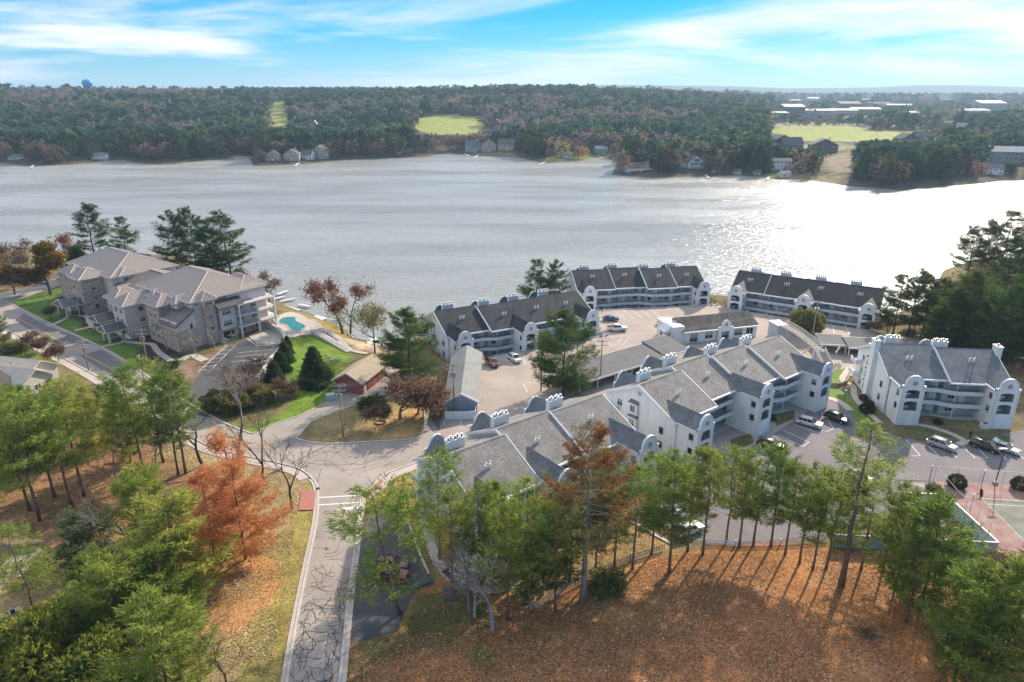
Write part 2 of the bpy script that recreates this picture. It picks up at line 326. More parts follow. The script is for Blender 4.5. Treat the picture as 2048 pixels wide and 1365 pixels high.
# colour of the ground itself by patch (linear base colours)
col = np.zeros(GX.shape + (4,), dtype=np.float32); col[..., :3] = (0.165, 0.135, 0.062); col[..., 3] = 0.6     # alpha: amount of leaf litter
jx = GX + 2.2 * (vnoise(GX, GY, 3.3, 1) - 0.5); jy = GY + 2.2 * (vnoise(GX, GY, 3.3, 2) - 0.5)
def zone(px, c, lit=0.5, z=0.0, world=False, soft=True):
    poly = np.array(px if world else PL(px, z)); k = inside(poly, jx if soft else GX, jy if soft else GY) & (GY < 430)
    col[k, :3] = c; col[k, 3] = lit
zone([(-100, 880), (200, 870), (400, 890), (470, 980), (400, 1120), (300, 1250), (-100, 1500)], (0.27, 0.155, 0.08), 0.8)
zone([(-100, 1120), (160, 1110), (420, 1180), (520, 1500), (-100, 1600)], (0.26, 0.19, 0.095), 0.7)
zone([(660, 1300), (900, 1150), (1060, 1205), (1340, 1100), (1560, 1085), (1660, 1095), (1860, 1110), (2010, 1180), (2300, 1300), (2400, 1700), (560, 1700)], (0.36, 0.165, 0.065), 0.7)
zone([(1000, 1330), (1250, 1230), (1500, 1170), (1720, 1260), (1850, 1400), (1850, 1700), (900, 1700)], (0.36, 0.165, 0.072), 0.9)
zone([(1270, 1190), (1400, 1180), (1330, 1250), (1120, 1300), (1100, 1260)], (0.40, 0.21, 0.085), 0.7)
zone([(1600, 1120), (1800, 1110), (1830, 1200), (1650, 1180)], (0.36, 0.19, 0.085), 0.6)
zone([(700, 1290), (800, 1265), (830, 1190), (950, 1180), (1010, 1230), (930, 1280), (760, 1330), (690, 1400)], (0.135, 0.115, 0.04), 0.5)
zone([(1160, 1180), (1200, 1145), (1262, 1150), (1240, 1190), (1190, 1205)], (0.10, 0.20, 0.03), 0.1)
zone([(920, 1310), (965, 1295), (985, 1325), (935, 1340)], (0.11, 0.15, 0.03), 0.3)
zone([(395, 1030), (560, 1010), (590, 1100), (560, 1180), (470, 1290), (400, 1260)], (0.42, 0.215, 0.085), 0.7)
zone([(540, 975), (640, 960), (640, 1030), (575, 1365), (560, 1700), (380, 1700), (470, 1300), (560, 1150)], (0.29, 0.235, 0.07), 0.6)
zone([(290, 890), (410, 880), (520, 920), (620, 955), (620, 1000), (560, 1070), (440, 1000)], (0.34, 0.255, 0.125), 0.9)
zone([(590, 884), (640, 830), (700, 805), (850, 790), (850, 862), (830, 880), (664, 888)], (0.25, 0.205, 0.09), 0.75)
zone([(730, 852), (790, 820), (850, 815), (850, 872), (760, 884)], (0.44, 0.28, 0.11), 0.9)
zone([(445, 852), (560, 800), (575, 700), (572, 682), (640, 662), (705, 700), (690, 740), (765, 755), (720, 800), (670, 808), (595, 838), (520, 868)], (0.145, 0.225, 0.030), 0.15)
zone([(395, 795), (440, 760), (560, 740), (590, 790), (560, 830), (470, 862), (430, 845)], (0.15, 0.14, 0.05), 0.8)
zone([(10, 602), (118, 566), (150, 590), (215, 632), (300, 690), (360, 722), (350, 760), (270, 738), (105, 652)], (0.105, 0.175, 0.030), 0.1)
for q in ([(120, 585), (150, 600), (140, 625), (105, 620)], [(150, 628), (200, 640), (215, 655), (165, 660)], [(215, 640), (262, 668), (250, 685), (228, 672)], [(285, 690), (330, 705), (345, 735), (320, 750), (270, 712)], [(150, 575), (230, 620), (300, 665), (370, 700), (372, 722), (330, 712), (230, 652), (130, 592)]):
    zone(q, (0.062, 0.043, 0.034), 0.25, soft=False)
zone([(-60, 665), (50, 672), (130, 722), (90, 760), (-60, 720)], (0.15, 0.175, 0.04), 0.4)
zone([(0, 578), (60, 565), (130, 548), (150, 552), (40, 586), (0, 594)], (0.34, 0.17, 0.05), 0.8)
zone([(330, 745), (430, 700), (470, 690), (400, 790), (370, 790)], (0.22, 0.145, 0.10), 0.6)
zone([(600, 622), (650, 636), (705, 665), (680, 672), (630, 655)], (0.28, 0.20, 0.055), 0.4, -1.5)
zone([(680, 668), (715, 676), (770, 692), (800, 690), (795, 722), (750, 726), (700, 700)], (0.46, 0.33, 0.22), 0.15, -2)
zone([(850, 915), (770, 955), (735, 995), (760, 1030), (850, 1090), (880, 1150), (930, 1180), (880, 1000)], (0.30, 0.215, 0.065), 0.5)
zone([(900, 1150), (1000, 1120), (1250, 1030), (1345, 1090), (1200, 1130), (1050, 1200)], (0.33, 0.215, 0.085), 0.7)
zone([(1180, 745), (1235, 735), (1260, 770), (1190, 790), (1110, 790), (1080, 770)], (0.30, 0.155, 0.085), 0.6)
zone([(1910, 1120), (2100, 1080), (2200, 1250), (2000, 1230)], (0.33, 0.25, 0.13), 0.8)
zone([(740, 120), (2, 2)], (0, 0, 0)) if False else None
# rough vegetation and woods floor on the right shore and the left shore
zone([(125, 200), (108, 176), (112, 150), (140, 130), (400, 130), (600, 240), (300, 255)], (0.13, 0.085, 0.05), 0.7, world=True)
# far land: woods floor, fairways, clearings
fk = GY > 430
col[fk, :3] = (0.085, 0.072, 0.05); col[fk, 3] = 0.3
FAIR = []; SIGHT = []                                          # clearings where no trees stand
def clearing(px, c, keep=True):
    poly = np.array([tuple(PT(u, v)[:2]) for u, v in px])
    if keep: FAIR.append(poly); SIGHT.append((min(q[0] for q in px), max(q[0] for q in px), max(q[1] for q in px) - 6, poly[:, 1].mean()))
    k = inside(poly, GX, GY); col[k, :3] = c; col[k, 3] = 0.1
GREEN = (0.30, 0.32, 0.085)
clearing([(530, 264), (540, 232), (541, 205), (578, 203), (574, 235), (582, 264)], GREEN)
clearing([(826, 258), (836, 236), (880, 230), (968, 234), (985, 240), (965, 255), (940, 276), (905, 276), (860, 270)], GREEN)
clearing([(1530, 262), (1560, 251), (1700, 252), (1760, 262), (1850, 262), (1880, 275), (1820, 290), (1700, 284), (1600, 282), (1540, 274)], GREEN)
clearing([(1555, 292), (1680, 286), (1720, 296), (1660, 305), (1560, 303)], (0.24, 0.22, 0.11))
clearing([(470, 313), (497, 311), (497, 318), (468, 320)], (0.42, 0.33, 0.23))
clearing([(1090, 318), (1150, 312), (1230, 300), (1240, 308), (1190, 318), (1130, 324), (1095, 325)], (0.17, 0.19, 0.05))
clearing([(930, 306), (1020, 306), (1040, 314), (960, 312)], (0.19, 0.18, 0.08))
clearing([(1530, 246), (1640, 243), (1880, 246), (1900, 256), (1700, 251), (1540, 254)], (0.30, 0.26, 0.20), False)
clearing([(1560, 226), (1830, 214), (1860, 244), (1540, 243)], (0.20, 0.17, 0.14), False)
clearing([(1500, 206), (1700, 196), (1900, 206), (1820, 214), (1560, 222)], (0.19, 0.165, 0.15), False)
clearing([(1460, 355), (1560, 345), (1680, 352), (1700, 370), (1560, 358)], (0.22, 0.20, 0.09))
clearing([(1640, 320), (1700, 300), (1720, 345), (1660, 350)], (0.24, 0.19, 0.12))
nx, ny = len(gx), len(gy); idx = np.arange(nx * ny).reshape(ny, nx)
F = np.stack([idx[:-1, :-1], idx[:-1, 1:], idx[1:, 1:], idx[1:, :-1]], -1).reshape(-1, 4)
def ground_mat():
    m = bpy.data.materials.new('ground_cover'); m.use_nodes = True; nt = m.node_tree; N = nt.nodes; L = nt.links; b = N['Principled BSDF']
    b.inputs['Roughness'].default_value = 0.95; b.inputs['Specular IOR Level'].default_value = 0.1
    at = N.new('ShaderNodeAttribute'); at.attribute_name = 'tint'; g = N.new('ShaderNodeNewGeometry')
    def noise(s, d=4, r=0.6):
        n = N.new('ShaderNodeTexNoise'); n.inputs['Scale'].default_value = s; n.inputs['Detail'].default_value = d; n.inputs['Roughness'].default_value = r; L.new(g.outputs['Position'], n.inputs['Vector']); return n.outputs['Fac']
    def rng(v, a, b_, c, d):
        r = N.new('ShaderNodeMapRange'); r.inputs['From Min'].default_value = a; r.inputs['From Max'].default_value = b_; r.inputs['To Min'].default_value = c; r.inputs['To Max'].default_value = d; L.new(v, r.inputs['Value']); return r.outputs[0]
    def mul(a, v):
        k = N.new('ShaderNodeCombineColor')
        for i in range(3): L.new(v, k.inputs[i])
        x = N.new('ShaderNodeMix'); x.data_type = 'RGBA'; x.blend_type = 'MULTIPLY'; x.inputs['Factor'].default_value = 1; L.new(a, x.inputs['A']); L.new(k.outputs[0], x.inputs['B']); return x.outputs['Result']
    c = mul(at.outputs['Color'], rng(noise(0.16, 6), 0.3, 0.7, 0.62, 1.42))
    c = mul(c, rng(noise(1.1, 5), 0.3, 0.7, 0.75, 1.25))
    c = mul(c, rng(noise(3.6, 4, 0.75), 0.34, 0.66, 0.45, 1.6))
    def speck(c, scale, thr, colr, gain):
        v = N.new('ShaderNodeTexVoronoi'); v.inputs['Scale'].default_value = scale; L.new(g.outputs['Position'], v.inputs['Vector'])
        sp = N.new('ShaderNodeSeparateColor'); L.new(v.outputs['Color'], sp.inputs[0])
        a = rng(sp.outputs[0], thr, thr + 0.05, 0, 1); dd = rng(v.outputs['Distance'], 0.30, 0.42, 1, 0)
        m1 = N.new('ShaderNodeMath'); m1.operation = 'MULTIPLY'; L.new(a, m1.inputs[0]); L.new(dd, m1.inputs[1])
        m2 = N.new('ShaderNodeMath'); m2.operation = 'MULTIPLY'; L.new(m1.outputs[0], m2.inputs[0]); L.new(at.outputs['Alpha'], m2.inputs[1])
        m3 = N.new('ShaderNodeMath'); m3.operation = 'MULTIPLY'; m3.inputs[1].default_value = gain; L.new(m2.outputs[0], m3.inputs[0])
        pat = rng(noise(0.22, 4), 0.42, 0.62, 0.15, 1.0); m4 = N.new('ShaderNodeMath'); m4.operation = 'MULTIPLY'; L.new(m3.outputs[0], m4.inputs[0]); L.new(pat, m4.inputs[1])
        x = N.new('ShaderNodeMix'); x.data_type = 'RGBA'; L.new(m4.outputs[0], x.inputs['Factor']); L.new(c, x.inputs['A']); x.inputs['B'].default_value = (*colr, 1); return x.outputs['Result']
    c = speck(c, 3.1, 0.45, (0.40, 0.24, 0.11), 0.95)
    c = speck(c, 4.3, 0.62, (0.075, 0.04, 0.022), 0.75)
    c = speck(c, 3.7, 0.72, (0.64, 0.50, 0.36), 0.95)
    L.new(c, b.inputs['Base Color'])
    bp = N.new('ShaderNodeBump'); bp.inputs['Strength'].default_value = 0.6; bp.inputs['Distance'].default_value = 0.12; L.new(noise(3.4, 4), bp.inputs['Height']); L.new(bp.outputs[0], b.inputs['Normal'])
    return m
ground = link('ground', npmesh('ground', np.stack([GX, GY, GZ], -1).reshape(-1, 3), F, ground_mat(), col.reshape(-1, 4), True))
tag(ground, kind='structure')

def water_mat(name, colr, rough, scale, strength, stretch=(1, 1, 1), rot=0.0, dist=0.3):
    m = bpy.data.materials.new(name); m.use_nodes = True; nt = m.node_tree; N = nt.nodes; L = nt.links; b = N['Principled BSDF']
    b.inputs['Base Color'].default_value = (*colr, 1); b.inputs['Roughness'].default_value = rough; b.inputs['IOR'].default_value = 1.36; b.inputs['Specular IOR Level'].default_value = 0.62
    g = N.new('ShaderNodeNewGeometry'); mp = N.new('ShaderNodeMapping'); mp.inputs['Scale'].default_value = stretch; mp.inputs['Rotation'].default_value = (0, 0, rot); L.new(g.outputs['Position'], mp.inputs[0])
    n = N.new('ShaderNodeTexNoise'); n.inputs['Scale'].default_value = scale; n.inputs['Detail'].default_value = 4; n.inputs['Roughness'].default_value = 0.55; n.inputs['Distortion'].default_value = 0.4; L.new(mp.outputs[0], n.inputs['Vector'])
    n2 = N.new('ShaderNodeTexNoise'); n2.inputs['Scale'].default_value = scale * 0.06; n2.inputs['Detail'].default_value = 3; L.new(mp.outputs[0], n2.inputs['Vector'])
    r = N.new('ShaderNodeMapRange'); r.inputs['From Min'].default_value = 0.3; r.inputs['From Max'].default_value = 0.7; r.inputs['To Min'].default_value = 0.55; r.inputs['To Max'].default_value = 1.2; L.new(n2.outputs['Fac'], r.inputs['Value'])
    mu = N.new('ShaderNodeMath'); mu.operation = 'MULTIPLY'; L.new(n.outputs['Fac'], mu.inputs[0]); L.new(r.outputs[0], mu.inputs[1])
    n3 = N.new('ShaderNodeTexNoise'); n3.inputs['Scale'].default_value = 0.011; n3.inputs['Detail'].default_value = 5; n3.inputs['Roughness'].default_value = 0.6; L.new(mp.outputs[0], n3.inputs['Vector'])      # wind lanes
    r3 = N.new('ShaderNodeMapRange'); r3.inputs['From Min'].default_value = 0.38; r3.inputs['From Max'].default_value = 0.62; r3.inputs['To Min'].default_value = rough * 0.55; r3.inputs['To Max'].default_value = rough * 1.45; L.new(n3.outputs['Fac'], r3.inputs['Value']); L.new(r3.outputs[0], b.inputs['Roughness'])
    bp = N.new('ShaderNodeBump'); bp.inputs['Strength'].default_value = strength; bp.inputs['Distance'].default_value = dist; L.new(mu.outputs[0], bp.inputs['Height']); L.new(bp.outputs[0], b.inputs['Normal'])
    return m
M_LAKE = water_mat('lake_water', (0.37, 0.365, 0.335), 0.22, 0.40, 1.0, (0.55, 1.9, 1), R(14), 1.1)
wb = MB(); wb.face([(-9000, 120, LAKE_Z), (9000, 120, LAKE_Z), (9000, 1400, LAKE_Z), (-9000, 1400, LAKE_Z)])
tag(wb.build('lake', M_LAKE, fix=False), kind='structure')

# ------------------------------------------------------------ paving
def asphalt(name, a, b_, scale=0.5, patch=0.0):
    m = mat(name, a, 0.9, 0.05, 0.11, 0.25, 14, col2=b_, detail=7); nt = m.node_tree; N = nt.nodes; L = nt.links; b = N['Principled BSDF']
    g = N.new('ShaderNodeNewGeometry'); n = N.new('ShaderNodeTexNoise'); n.inputs['Scale'].default_value = 5.0; n.inputs['Detail'].default_value = 4; L.new(g.outputs['Position'], n.inputs['Vector'])
    r = N.new('ShaderNodeMapRange'); r.inputs['From Min'].default_value = 0.3; r.inputs['From Max'].default_value = 0.7; r.inputs['To Min'].default_value = 0.82; r.inputs['To Max'].default_value = 1.16; L.new(n.outputs['Fac'], r.inputs['Value'])
    k = N.new('ShaderNodeCombineColor')
    for i in range(3): L.new(r.outputs[0], k.inputs[i])
    x = N.new('ShaderNodeMix'); x.data_type = 'RGBA'; x.blend_type = 'MULTIPLY'; x.inputs['Factor'].default_value = 1
    L.new(b.inputs['Base Color'].links[0].from_socket, x.inputs['A']); L.new(k.outputs[0], x.inputs['B']); L.new(x.outputs['Result'], b.inputs['Base Color']); return m
M_ASPH = asphalt('worn_asphalt', (0.30, 0.255, 0.22), (0.41, 0.35, 0.30))
M_ROAD = asphalt('grey_road_asphalt', (0.29, 0.245, 0.215), (0.43, 0.365, 0.315))
M_LOT = asphalt('purple_grey_asphalt', (0.165, 0.148, 0.152), (0.235, 0.205, 0.205))
M_NEWASPH = asphalt('fresh_dark_asphalt', (0.07, 0.07, 0.075), (0.11, 0.107, 0.11))
M_PINK = asphalt('pink_lot_asphalt', (0.34, 0.275, 0.235), (0.45, 0.37, 0.315))
def sheet(name, poly, z, m, z1=None):
    bm = bmesh.new(); vs = [bm.verts.new((x, y, z)) for x, y in poly]; f = bm.faces.new(vs)
    if f.normal.z < 0: f.normal_flip()
    bm.normal_update()
    if f.normal.z < 0: f.normal_flip()
    bmesh.ops.triangulate(bm, faces=[f]); me = bpy.data.meshes.new(name); bm.to_mesh(me); bm.free(); me.materials.append(m)
    return tag(link(name, me), kind='structure')
def smooth_line(pts, n=6):
    pts = [Vector((p[0], p[1])) for p in pts]; out = []
    for i in range(len(pts) - 1):
        p0, p1, p2, p3 = pts[max(i-1, 0)], pts[i], pts[i+1], pts[min(i+2, len(pts)-1)]
        for k in range(n):
            t = k / n; out.append(tuple(0.5 * ((2*p1) + (p2-p0)*t + (2*p0-5*p1+4*p2-p3)*t*t + (3*p1-p0-3*p2+p3)*t*t*t)))
    out.append(tuple(pts[-1])); return out
# lakeside car park round the apartment blocks
lot = [(-14.2, 108), (-14.2, 153.6), (-12.6, 153.9), (25.2, 174.0), (23.0, 195.2), (63.5, 201.8), (67.4, 195.6), (101, 175.5), (112, 168), (108, 143), (78, 146), (72, 136), (45, 108), (30, 112), (16, 104), (-6, 92), (-14, 95)]
sheet('car_park', lot, 0.03, M_PINK)
up_edge = [(-60, 568), (20, 607), (106, 650), (202, 694), (270, 735), (340, 785), (416, 829), (466, 854), (505, 868)]
low_edge = [(-60, 618), (0, 653), (100, 703), (200, 757), (290, 818), (400, 884), (466, 907), (545, 924), (598, 938), (625, 958), (635, 975), (636, 1012), (632, 1053), (614, 1138), (591, 1258), (574, 1365), (552, 1520)]
right_edge = [(655, 1520), (679, 1365), (697, 1196), (711, 1091), (721, 1010), (728, 992), (754, 965), (780, 945), (851, 921)]
upper = smooth_line(PL(up_edge)); lower = smooth_line(PL(low_edge)); right = smooth_line(PL(right_edge))
island = smooth_line(PL([(592, 878), (624, 886), (664, 888), (724, 885), (800, 881), (832, 878), (846, 866), (850, 845), (848, 816)]))
road_poly = upper + island + [(-14.0, 118), (-13.0, 100)] + right[::-1] + lower[::-1]
road = sheet('road', road_poly, 0.02, M_ROAD)
drive = PL([(505, 868), (560, 845), (600, 832), (665, 800), (716, 780), (745, 765), (768, 745), (775, 715), (800, 712), (800, 745), (770, 790), (716, 808), (672, 822), (620, 845), (592, 878), (560, 886)])
sheet('driveway', drive, 0.034, M_ASPH)
sheet('side_parking', PL([(714, 1062), (780, 1010), (800, 1014), (818, 1070), (846, 1150), (826, 1185), (795, 1263), (700, 1289), (704, 1200)]), 0.028, M_NEWASPH)
sheet('lower_car_park', PL([(1235, 1000), (1300, 1045), (1370, 1078), (1450, 1090), (1660, 1070), (1860, 985), (2250, 992), (2250, 830), (1990, 870), (1800, 880), (1740, 848), (1690, 780), (1640, 806), (1530, 880), (1400, 945)]), 0.044, M_LOT)
sheet('garage_lot', PL([(368, 790), (432, 712), (470, 688), (540, 668), (565, 680), (566, 694), (545, 716), (516, 756), (470, 800), (435, 838), (398, 832), (345, 788)]), 0.026, M_NEWASPH)
sheet('garage_apron', PL([(497, 672), (540, 652), (563, 672), (562, 688), (522, 690), (505, 682)]), 0.05, mat('apron_concrete', (0.50, 0.43, 0.35), 0.85, 0.12, 0.7))
sheet('cross_street', PL([(-40, 596), (60, 572), (150, 546), (185, 540), (192, 552), (120, 572), (20, 606), (-40, 640)]), 0.03, M_ROAD)
# kerbs, pavements, verge slabs
def kerb(name, line, w=0.32, h=0.13, z=0.02, m=None): b = MB(); b.strip(line, w, z, h); return tag(b.build(name, m or M_KERB, fix=False), kind='structure')
def offset(line, d):
    pts = [Vector((p[0], p[1])) for p in line]; o = []
    for k, p in enumerate(pts):
        t = pts[min(k+1, len(pts)-1)] - pts[max(k-1, 0)]; t.normalize(); o.append((p.x - t.y * d, p.y + t.x * d))
    return o
kerb('kerb', upper); kerb('kerb', lower); kerb('kerb', right); kerb('kerb', island)
kerb('kerb', PL([(505, 868), (560, 845), (600, 832), (665, 800), (716, 780), (745, 765)]), 0.25)
kerb('kerb', PL([(592, 878), (620, 845), (672, 822), (716, 808), (760, 792)]), 0.2, 0.06)
def walk(name, line, w, z=0.10, m=None): b = MB(); b.strip(line, w, z); return tag(b.build(name, m or M_CONC, fix=False), kind='structure')
M_WALK = mat('pavement_concrete', (0.50, 0.42, 0.36), 0.85, 0.12, 1.0, 0.15, 9)
walk('pavement', offset(lower[:54], -1.2), 1.7, 0.075, M_WALK)
walk('pavement', offset(lower[54:], -0.42), 0.55, 0.078, M_WALK)
walk('pavement', offset(right[-20:], -1.2), 1.9, 0.075, M_WALK)
walk('pavement', offset(right[:-20], -0.45), 0.6, 0.078, M_WALK)
M_RAMP = mat('red_brick_ramp', (0.42, 0.17, 0.13), 0.9, 0.15, 2.0)
sheet('brick_ramp', PL([(603, 982), (632, 984), (628, 1021), (597, 1022)]), 0.14, M_RAMP)
sheet('brick_ramp', PL([(728, 990), (756, 962), (768, 964), (752, 982), (733, 1000)]), 0.14, M_RAMP)
b = MB()
for p, q, w in (((636, 996), (722, 991), 0.3), ((634, 1011), (720, 1005), 0.3), ((674, 1019), (718, 1016), 0.75)): b.strip([tuple(P(*p)[:2]), tuple(P(*q)[:2])], w, 0.034)
b.build('crossing_line', M_PAINT, road, fix=False)
cl = smooth_line(PL([(-50, 593), (27, 632), (130, 688), (229, 742), (320, 800), (405, 853), (460, 873), (505, 888), (548, 897)]))
b = MB(); b.strip(offset(cl, 0.12), 0.11, 0.034); b.strip(offset(cl, -0.12), 0.11, 0.034); b.build('yellow_centre_line', M_YELLOW, road, fix=False)
# sealed cracks of the old street
rc = random.Random(5); b = MB()
def crack(p, d, n, step, w, wob):
    pts = [p]; a = d
    for k in range(n):
        a += rc.uniform(-wob, wob); q = (pts[-1][0] + math.cos(a) * step, pts[-1][1] + math.sin(a) * step)
        pts.append(q)
    return pts
roadarr = np.array(road_poly)
def keep(pts):
    k = inside(roadarr, np.array([p[0] for p in pts]), np.array([p[1] for p in pts])); o = []
    for p, f in zip(pts, k):
        if not f: break
        o.append(p)
    return o
for k in range(210):
    v = rc.uniform(1050, 1400); l = np.interp(v, [1010, 1138, 1365, 1520], [638, 618, 580, 560]); r_ = np.interp(v, [1010, 1196, 1365, 1520], [718, 693, 674, 650])
    if v < 1180 and rc.random() < 0.45: continue
    p = tuple(P(rc.uniform(l, r_) if rc.random() < 0.45 else rc.choice([l + 12, r_ - 14, r_ - 26]) + rc.uniform(-6, 6), v)[:2])
    along = rc.random() < 0.5; d = R(rc.uniform(-100, -75)) if along else R(rc.choice([0, 180]) + rc.uniform(-12, 12))
    pts = keep(crack(p, d, rc.randint(5, 13) if along else rc.randint(3, 7), 0.42, 0, 0.5))
    if len(pts) > 2: b.strip(pts, rc.uniform(0.03, 0.07), 0.0335)
for k in range(34):
    u, v = rc.choice([(650, 940), (700, 930), (720, 910), (640, 900), (770, 905), (820, 900), (560, 912), (740, 950), (480, 885), (430, 865)]); p = tuple(P(u + rc.uniform(-45, 45), v + rc.uniform(-12, 12))[:2])
    pts = keep(crack(p, rc.uniform(0, 6.28), rc.randint(6, 16), 0.55, 0, 0.3))
    if len(pts) > 2: b.strip(pts, 0.05, 0.0335)
b.build('crack_sealant', mat('crack_tar', (0.035, 0.034, 0.036), 0.7, 0), road, fix=False)
b = MB()                                            # darker patches of newer surfacing
for q in ([(48, 628), (95, 652), (150, 672), (118, 690), (60, 662), (30, 640)], [(110, 672), (150, 690), (182, 688), (140, 668)], [(160, 712), (205, 700), (262, 736), (240, 752), (200, 738)]):
    b.face([(x, y, 0.0265 + 0.0022 * len(b.f)) for x, y in PL(q)])
b.build('surface_patch', asphalt('patched_asphalt', (0.15, 0.135, 0.14), (0.20, 0.18, 0.18)), road, fix=False)
# painted bays: (lot name, list of pixel segments)
def bays(segs, w=0.13, z=0.056, m=None, name='bay_line'):
    out = []
    for s in segs:
        b = MB(); b.strip([tuple(P(u, v)[:2]) for u, v in s], w, z); out.append(tag(b.build(name, m or M_PAINT, fix=False), kind='structure'))
bays([[(1588, 850), (1638, 868)], [(1567, 862), (1618, 885)], [(1556, 870), (1605, 894)], [(1605, 894), (1618, 885)], [(1643, 825), (1667, 858)], [(1667, 858), (1653, 864), (1625, 856)], [(1510, 895), (1600, 930)], [(1812, 880), (1840, 912), (1824, 913)], [(1856, 892), (1877, 913)], [(1902, 905), (1913, 916)], [(1917, 886), (1950, 917), (1975, 918), (1952, 893)], [(1995, 900), (2013, 921)], [(2036, 908), (2060, 930)], [(1490, 905), (1555, 940)]])
bays([[(945, 722), (986, 745)], [(1010, 718), (1030, 736)], [(1045, 716), (1052, 730)], [(900, 740), (955, 722)]] + [[(u, 622 + (u - 1222) * -0.03), (u + 22, 637)] for u in (1228, 1246, 1263, 1281, 1300)] + [[(1166, 699), (1178, 708)], [(1179, 686), (1195, 698)], [(1188, 683), (1203, 695)], [(1221, 674), (1246, 691), (1258, 674), (1221, 674)], [(1236, 684), (1246, 675)], [(1207, 680), (1225, 693)], [(1047, 768), (1055, 785)]], 0.14, 0.042)
bays([[(1668, 698), (1674, 712)], [(1688, 700), (1698, 714)], [(1656, 714), (1672, 730)], [(1650, 718), (1715, 726)], [(890, 828), (888, 850)], [(924, 829), (922, 852)], [(952, 828), (952, 850)], [(1690, 650), (1698, 668)], [(1715, 655), (1722, 670)], [(1666, 652), (1668, 668)]], 0.15, 0.042)
bays([[(u, 744 - i * 0), (u + 60, 744 - 4)] for i, u in enumerate((480,))] + [[(478, 706), (545, 700)], [(470, 714), (536, 709)], [(462, 724), (528, 719)]], 0.12, 0.04)
bays([[(400 + k * 8.2, 742 - k * 8.0), (421 + k * 8.2, 740 - k * 8.0)] for k in range(7)] + [[(396, 745), (455, 690)], [(418, 745), (476, 686)]] + [[(496 + k * 8, 678 + k * 2.4), (508 + k * 8, 687 + k * 1.2)] for k in range(6)] + [[(493, 678), (515, 692), (555, 690)]], 0.16, 0.05)
# ------------------------------------------------------------ shared building parts
def frame_mesh(w, h, mull, mat_, fw=0.09, d=0.07):
    b = MB(); x = w / 2; z = h / 2
    b.box(-x - fw, x + fw, -d, 0, z, z + fw); b.box(-x - fw, x + fw, -d - 0.03, 0, -z - fw, -z); b.box(-x - fw, -x, -d, 0, -z, z); b.box(x, x + fw, -d, 0, -z, z)
    for k in range(1, mull): q = -x + w * k / mull; b.box(q - 0.03, q + 0.03, -d + 0.01, 0, -z, z)
    return b.mesh('window', mat_, fix=False)
def pane_mesh(w, h):
    b = MB(); b.box(-w / 2, w / 2, -0.025, -0.004, -h / 2, h / 2); return b.mesh('pane', M_GLASS, fix=False)
def window(parent, w, h, loc, face=0.0, mull=2, m=None):    # face: direction of the outer side, 0 = towards -y, turning counter-clockwise
    m = m or M_WHITE
    o = link('window', shared(('win', w, h, mull, m.name), lambda: frame_mesh(w, h, mull, m)), parent, loc, face)
    link('pane', shared(('pane', w, h), lambda: pane_mesh(w, h)), o); return o
def door(parent, loc, face=0.0, w=0.95, h=2.05, m=None):
    m = m or M_WHITE
    def mk():
        b = MB(); b.box(-w/2, w/2, -0.06, 0, 0, h); b.box(-w/2 - 0.08, -w/2, -0.08, 0, 0, h + 0.08); b.box(w/2, w/2 + 0.08, -0.08, 0, 0, h + 0.08); b.box(-w/2, w/2, -0.08, 0, h, h + 0.08); return b.mesh('door', m, fix=False)
    o = link('door', shared(('door', w, h, m.name), mk), parent, loc, face)
    def hm(): b = MB(); b.box(w*0.33, w*0.42, -0.13, -0.06, h*0.46, h*0.51); return b.mesh('handle', M_METAL, fix=False)
    link('handle', shared(('handle', w, h), hm), o); return o
def panel(outline, holes, t, mats, name):                    # flat wall in x-z with openings, thickness t towards +y
    bm = bmesh.new(); edges = []
    for loop in [outline] + holes:
        vs = [bm.verts.new((x, 0, z)) for x, z in loop]
        edges += [bm.edges.new((vs[i], vs[(i + 1) % len(vs)])) for i in range(len(vs))]
    bmesh.ops.triangle_fill(bm, use_beauty=True, edges=edges)
    r = bmesh.ops.extrude_face_region(bm, geom=bm.faces[:])
    bmesh.ops.translate(bm, verts=[g for g in r['geom'] if isinstance(g, bmesh.types.BMVert)], vec=(0, t, 0))
    bmesh.ops.recalc_face_normals(bm, faces=bm.faces)
    me = bpy.data.meshes.new(name); bm.to_mesh(me); bm.free(); me.materials.append(mats); return me
def arch(cx, z0, z1, w, rise, n=8):
    pts = [(cx - w/2, z0), (cx + w/2, z0), (cx + w/2, z1)]
    for k in range(1, n): a = math.pi * k / n; pts.append((cx + math.cos(a) * w/2, z1 + math.sin(a) * rise))
    pts.append((cx - w/2, z1)); return pts
def dome_outline(w, zs, r, z0=0.0, n=14):
    o = [(-w/2, z0), (w/2, z0), (w/2, zs), (r + 0.18, zs), (r, zs + 0.35)]
    for k in range(n + 1): a = math.pi * k / n; o.append((math.cos(a) * r, zs + 0.55 + math.sin(a) * r))
    return o + [(-r, zs + 0.35), (-r - 0.18, zs), (-w/2, zs)]
def disc(r, t, mats, n=20, name='medallion'):
    b = MB(); b.ext([(math.cos(2*math.pi*k/n)*r, math.sin(2*math.pi*k/n)*r) for k in range(n)], lambda p, q, s: (p, s, q), -t, 0); return b.mesh(name, mats)
def medallion(parent, loc, face=0.0, r=0.62):
    o = link('medallion', shared(('med', r), lambda: disc(r, 0.06, M_WHITE)), parent, loc, face)
    link('vent_face', shared(('medin', r), lambda: disc(r * 0.78, 0.085, mat('vent_grey', (0.30, 0.33, 0.36), 0.7, 0.1, 6))), o); return o
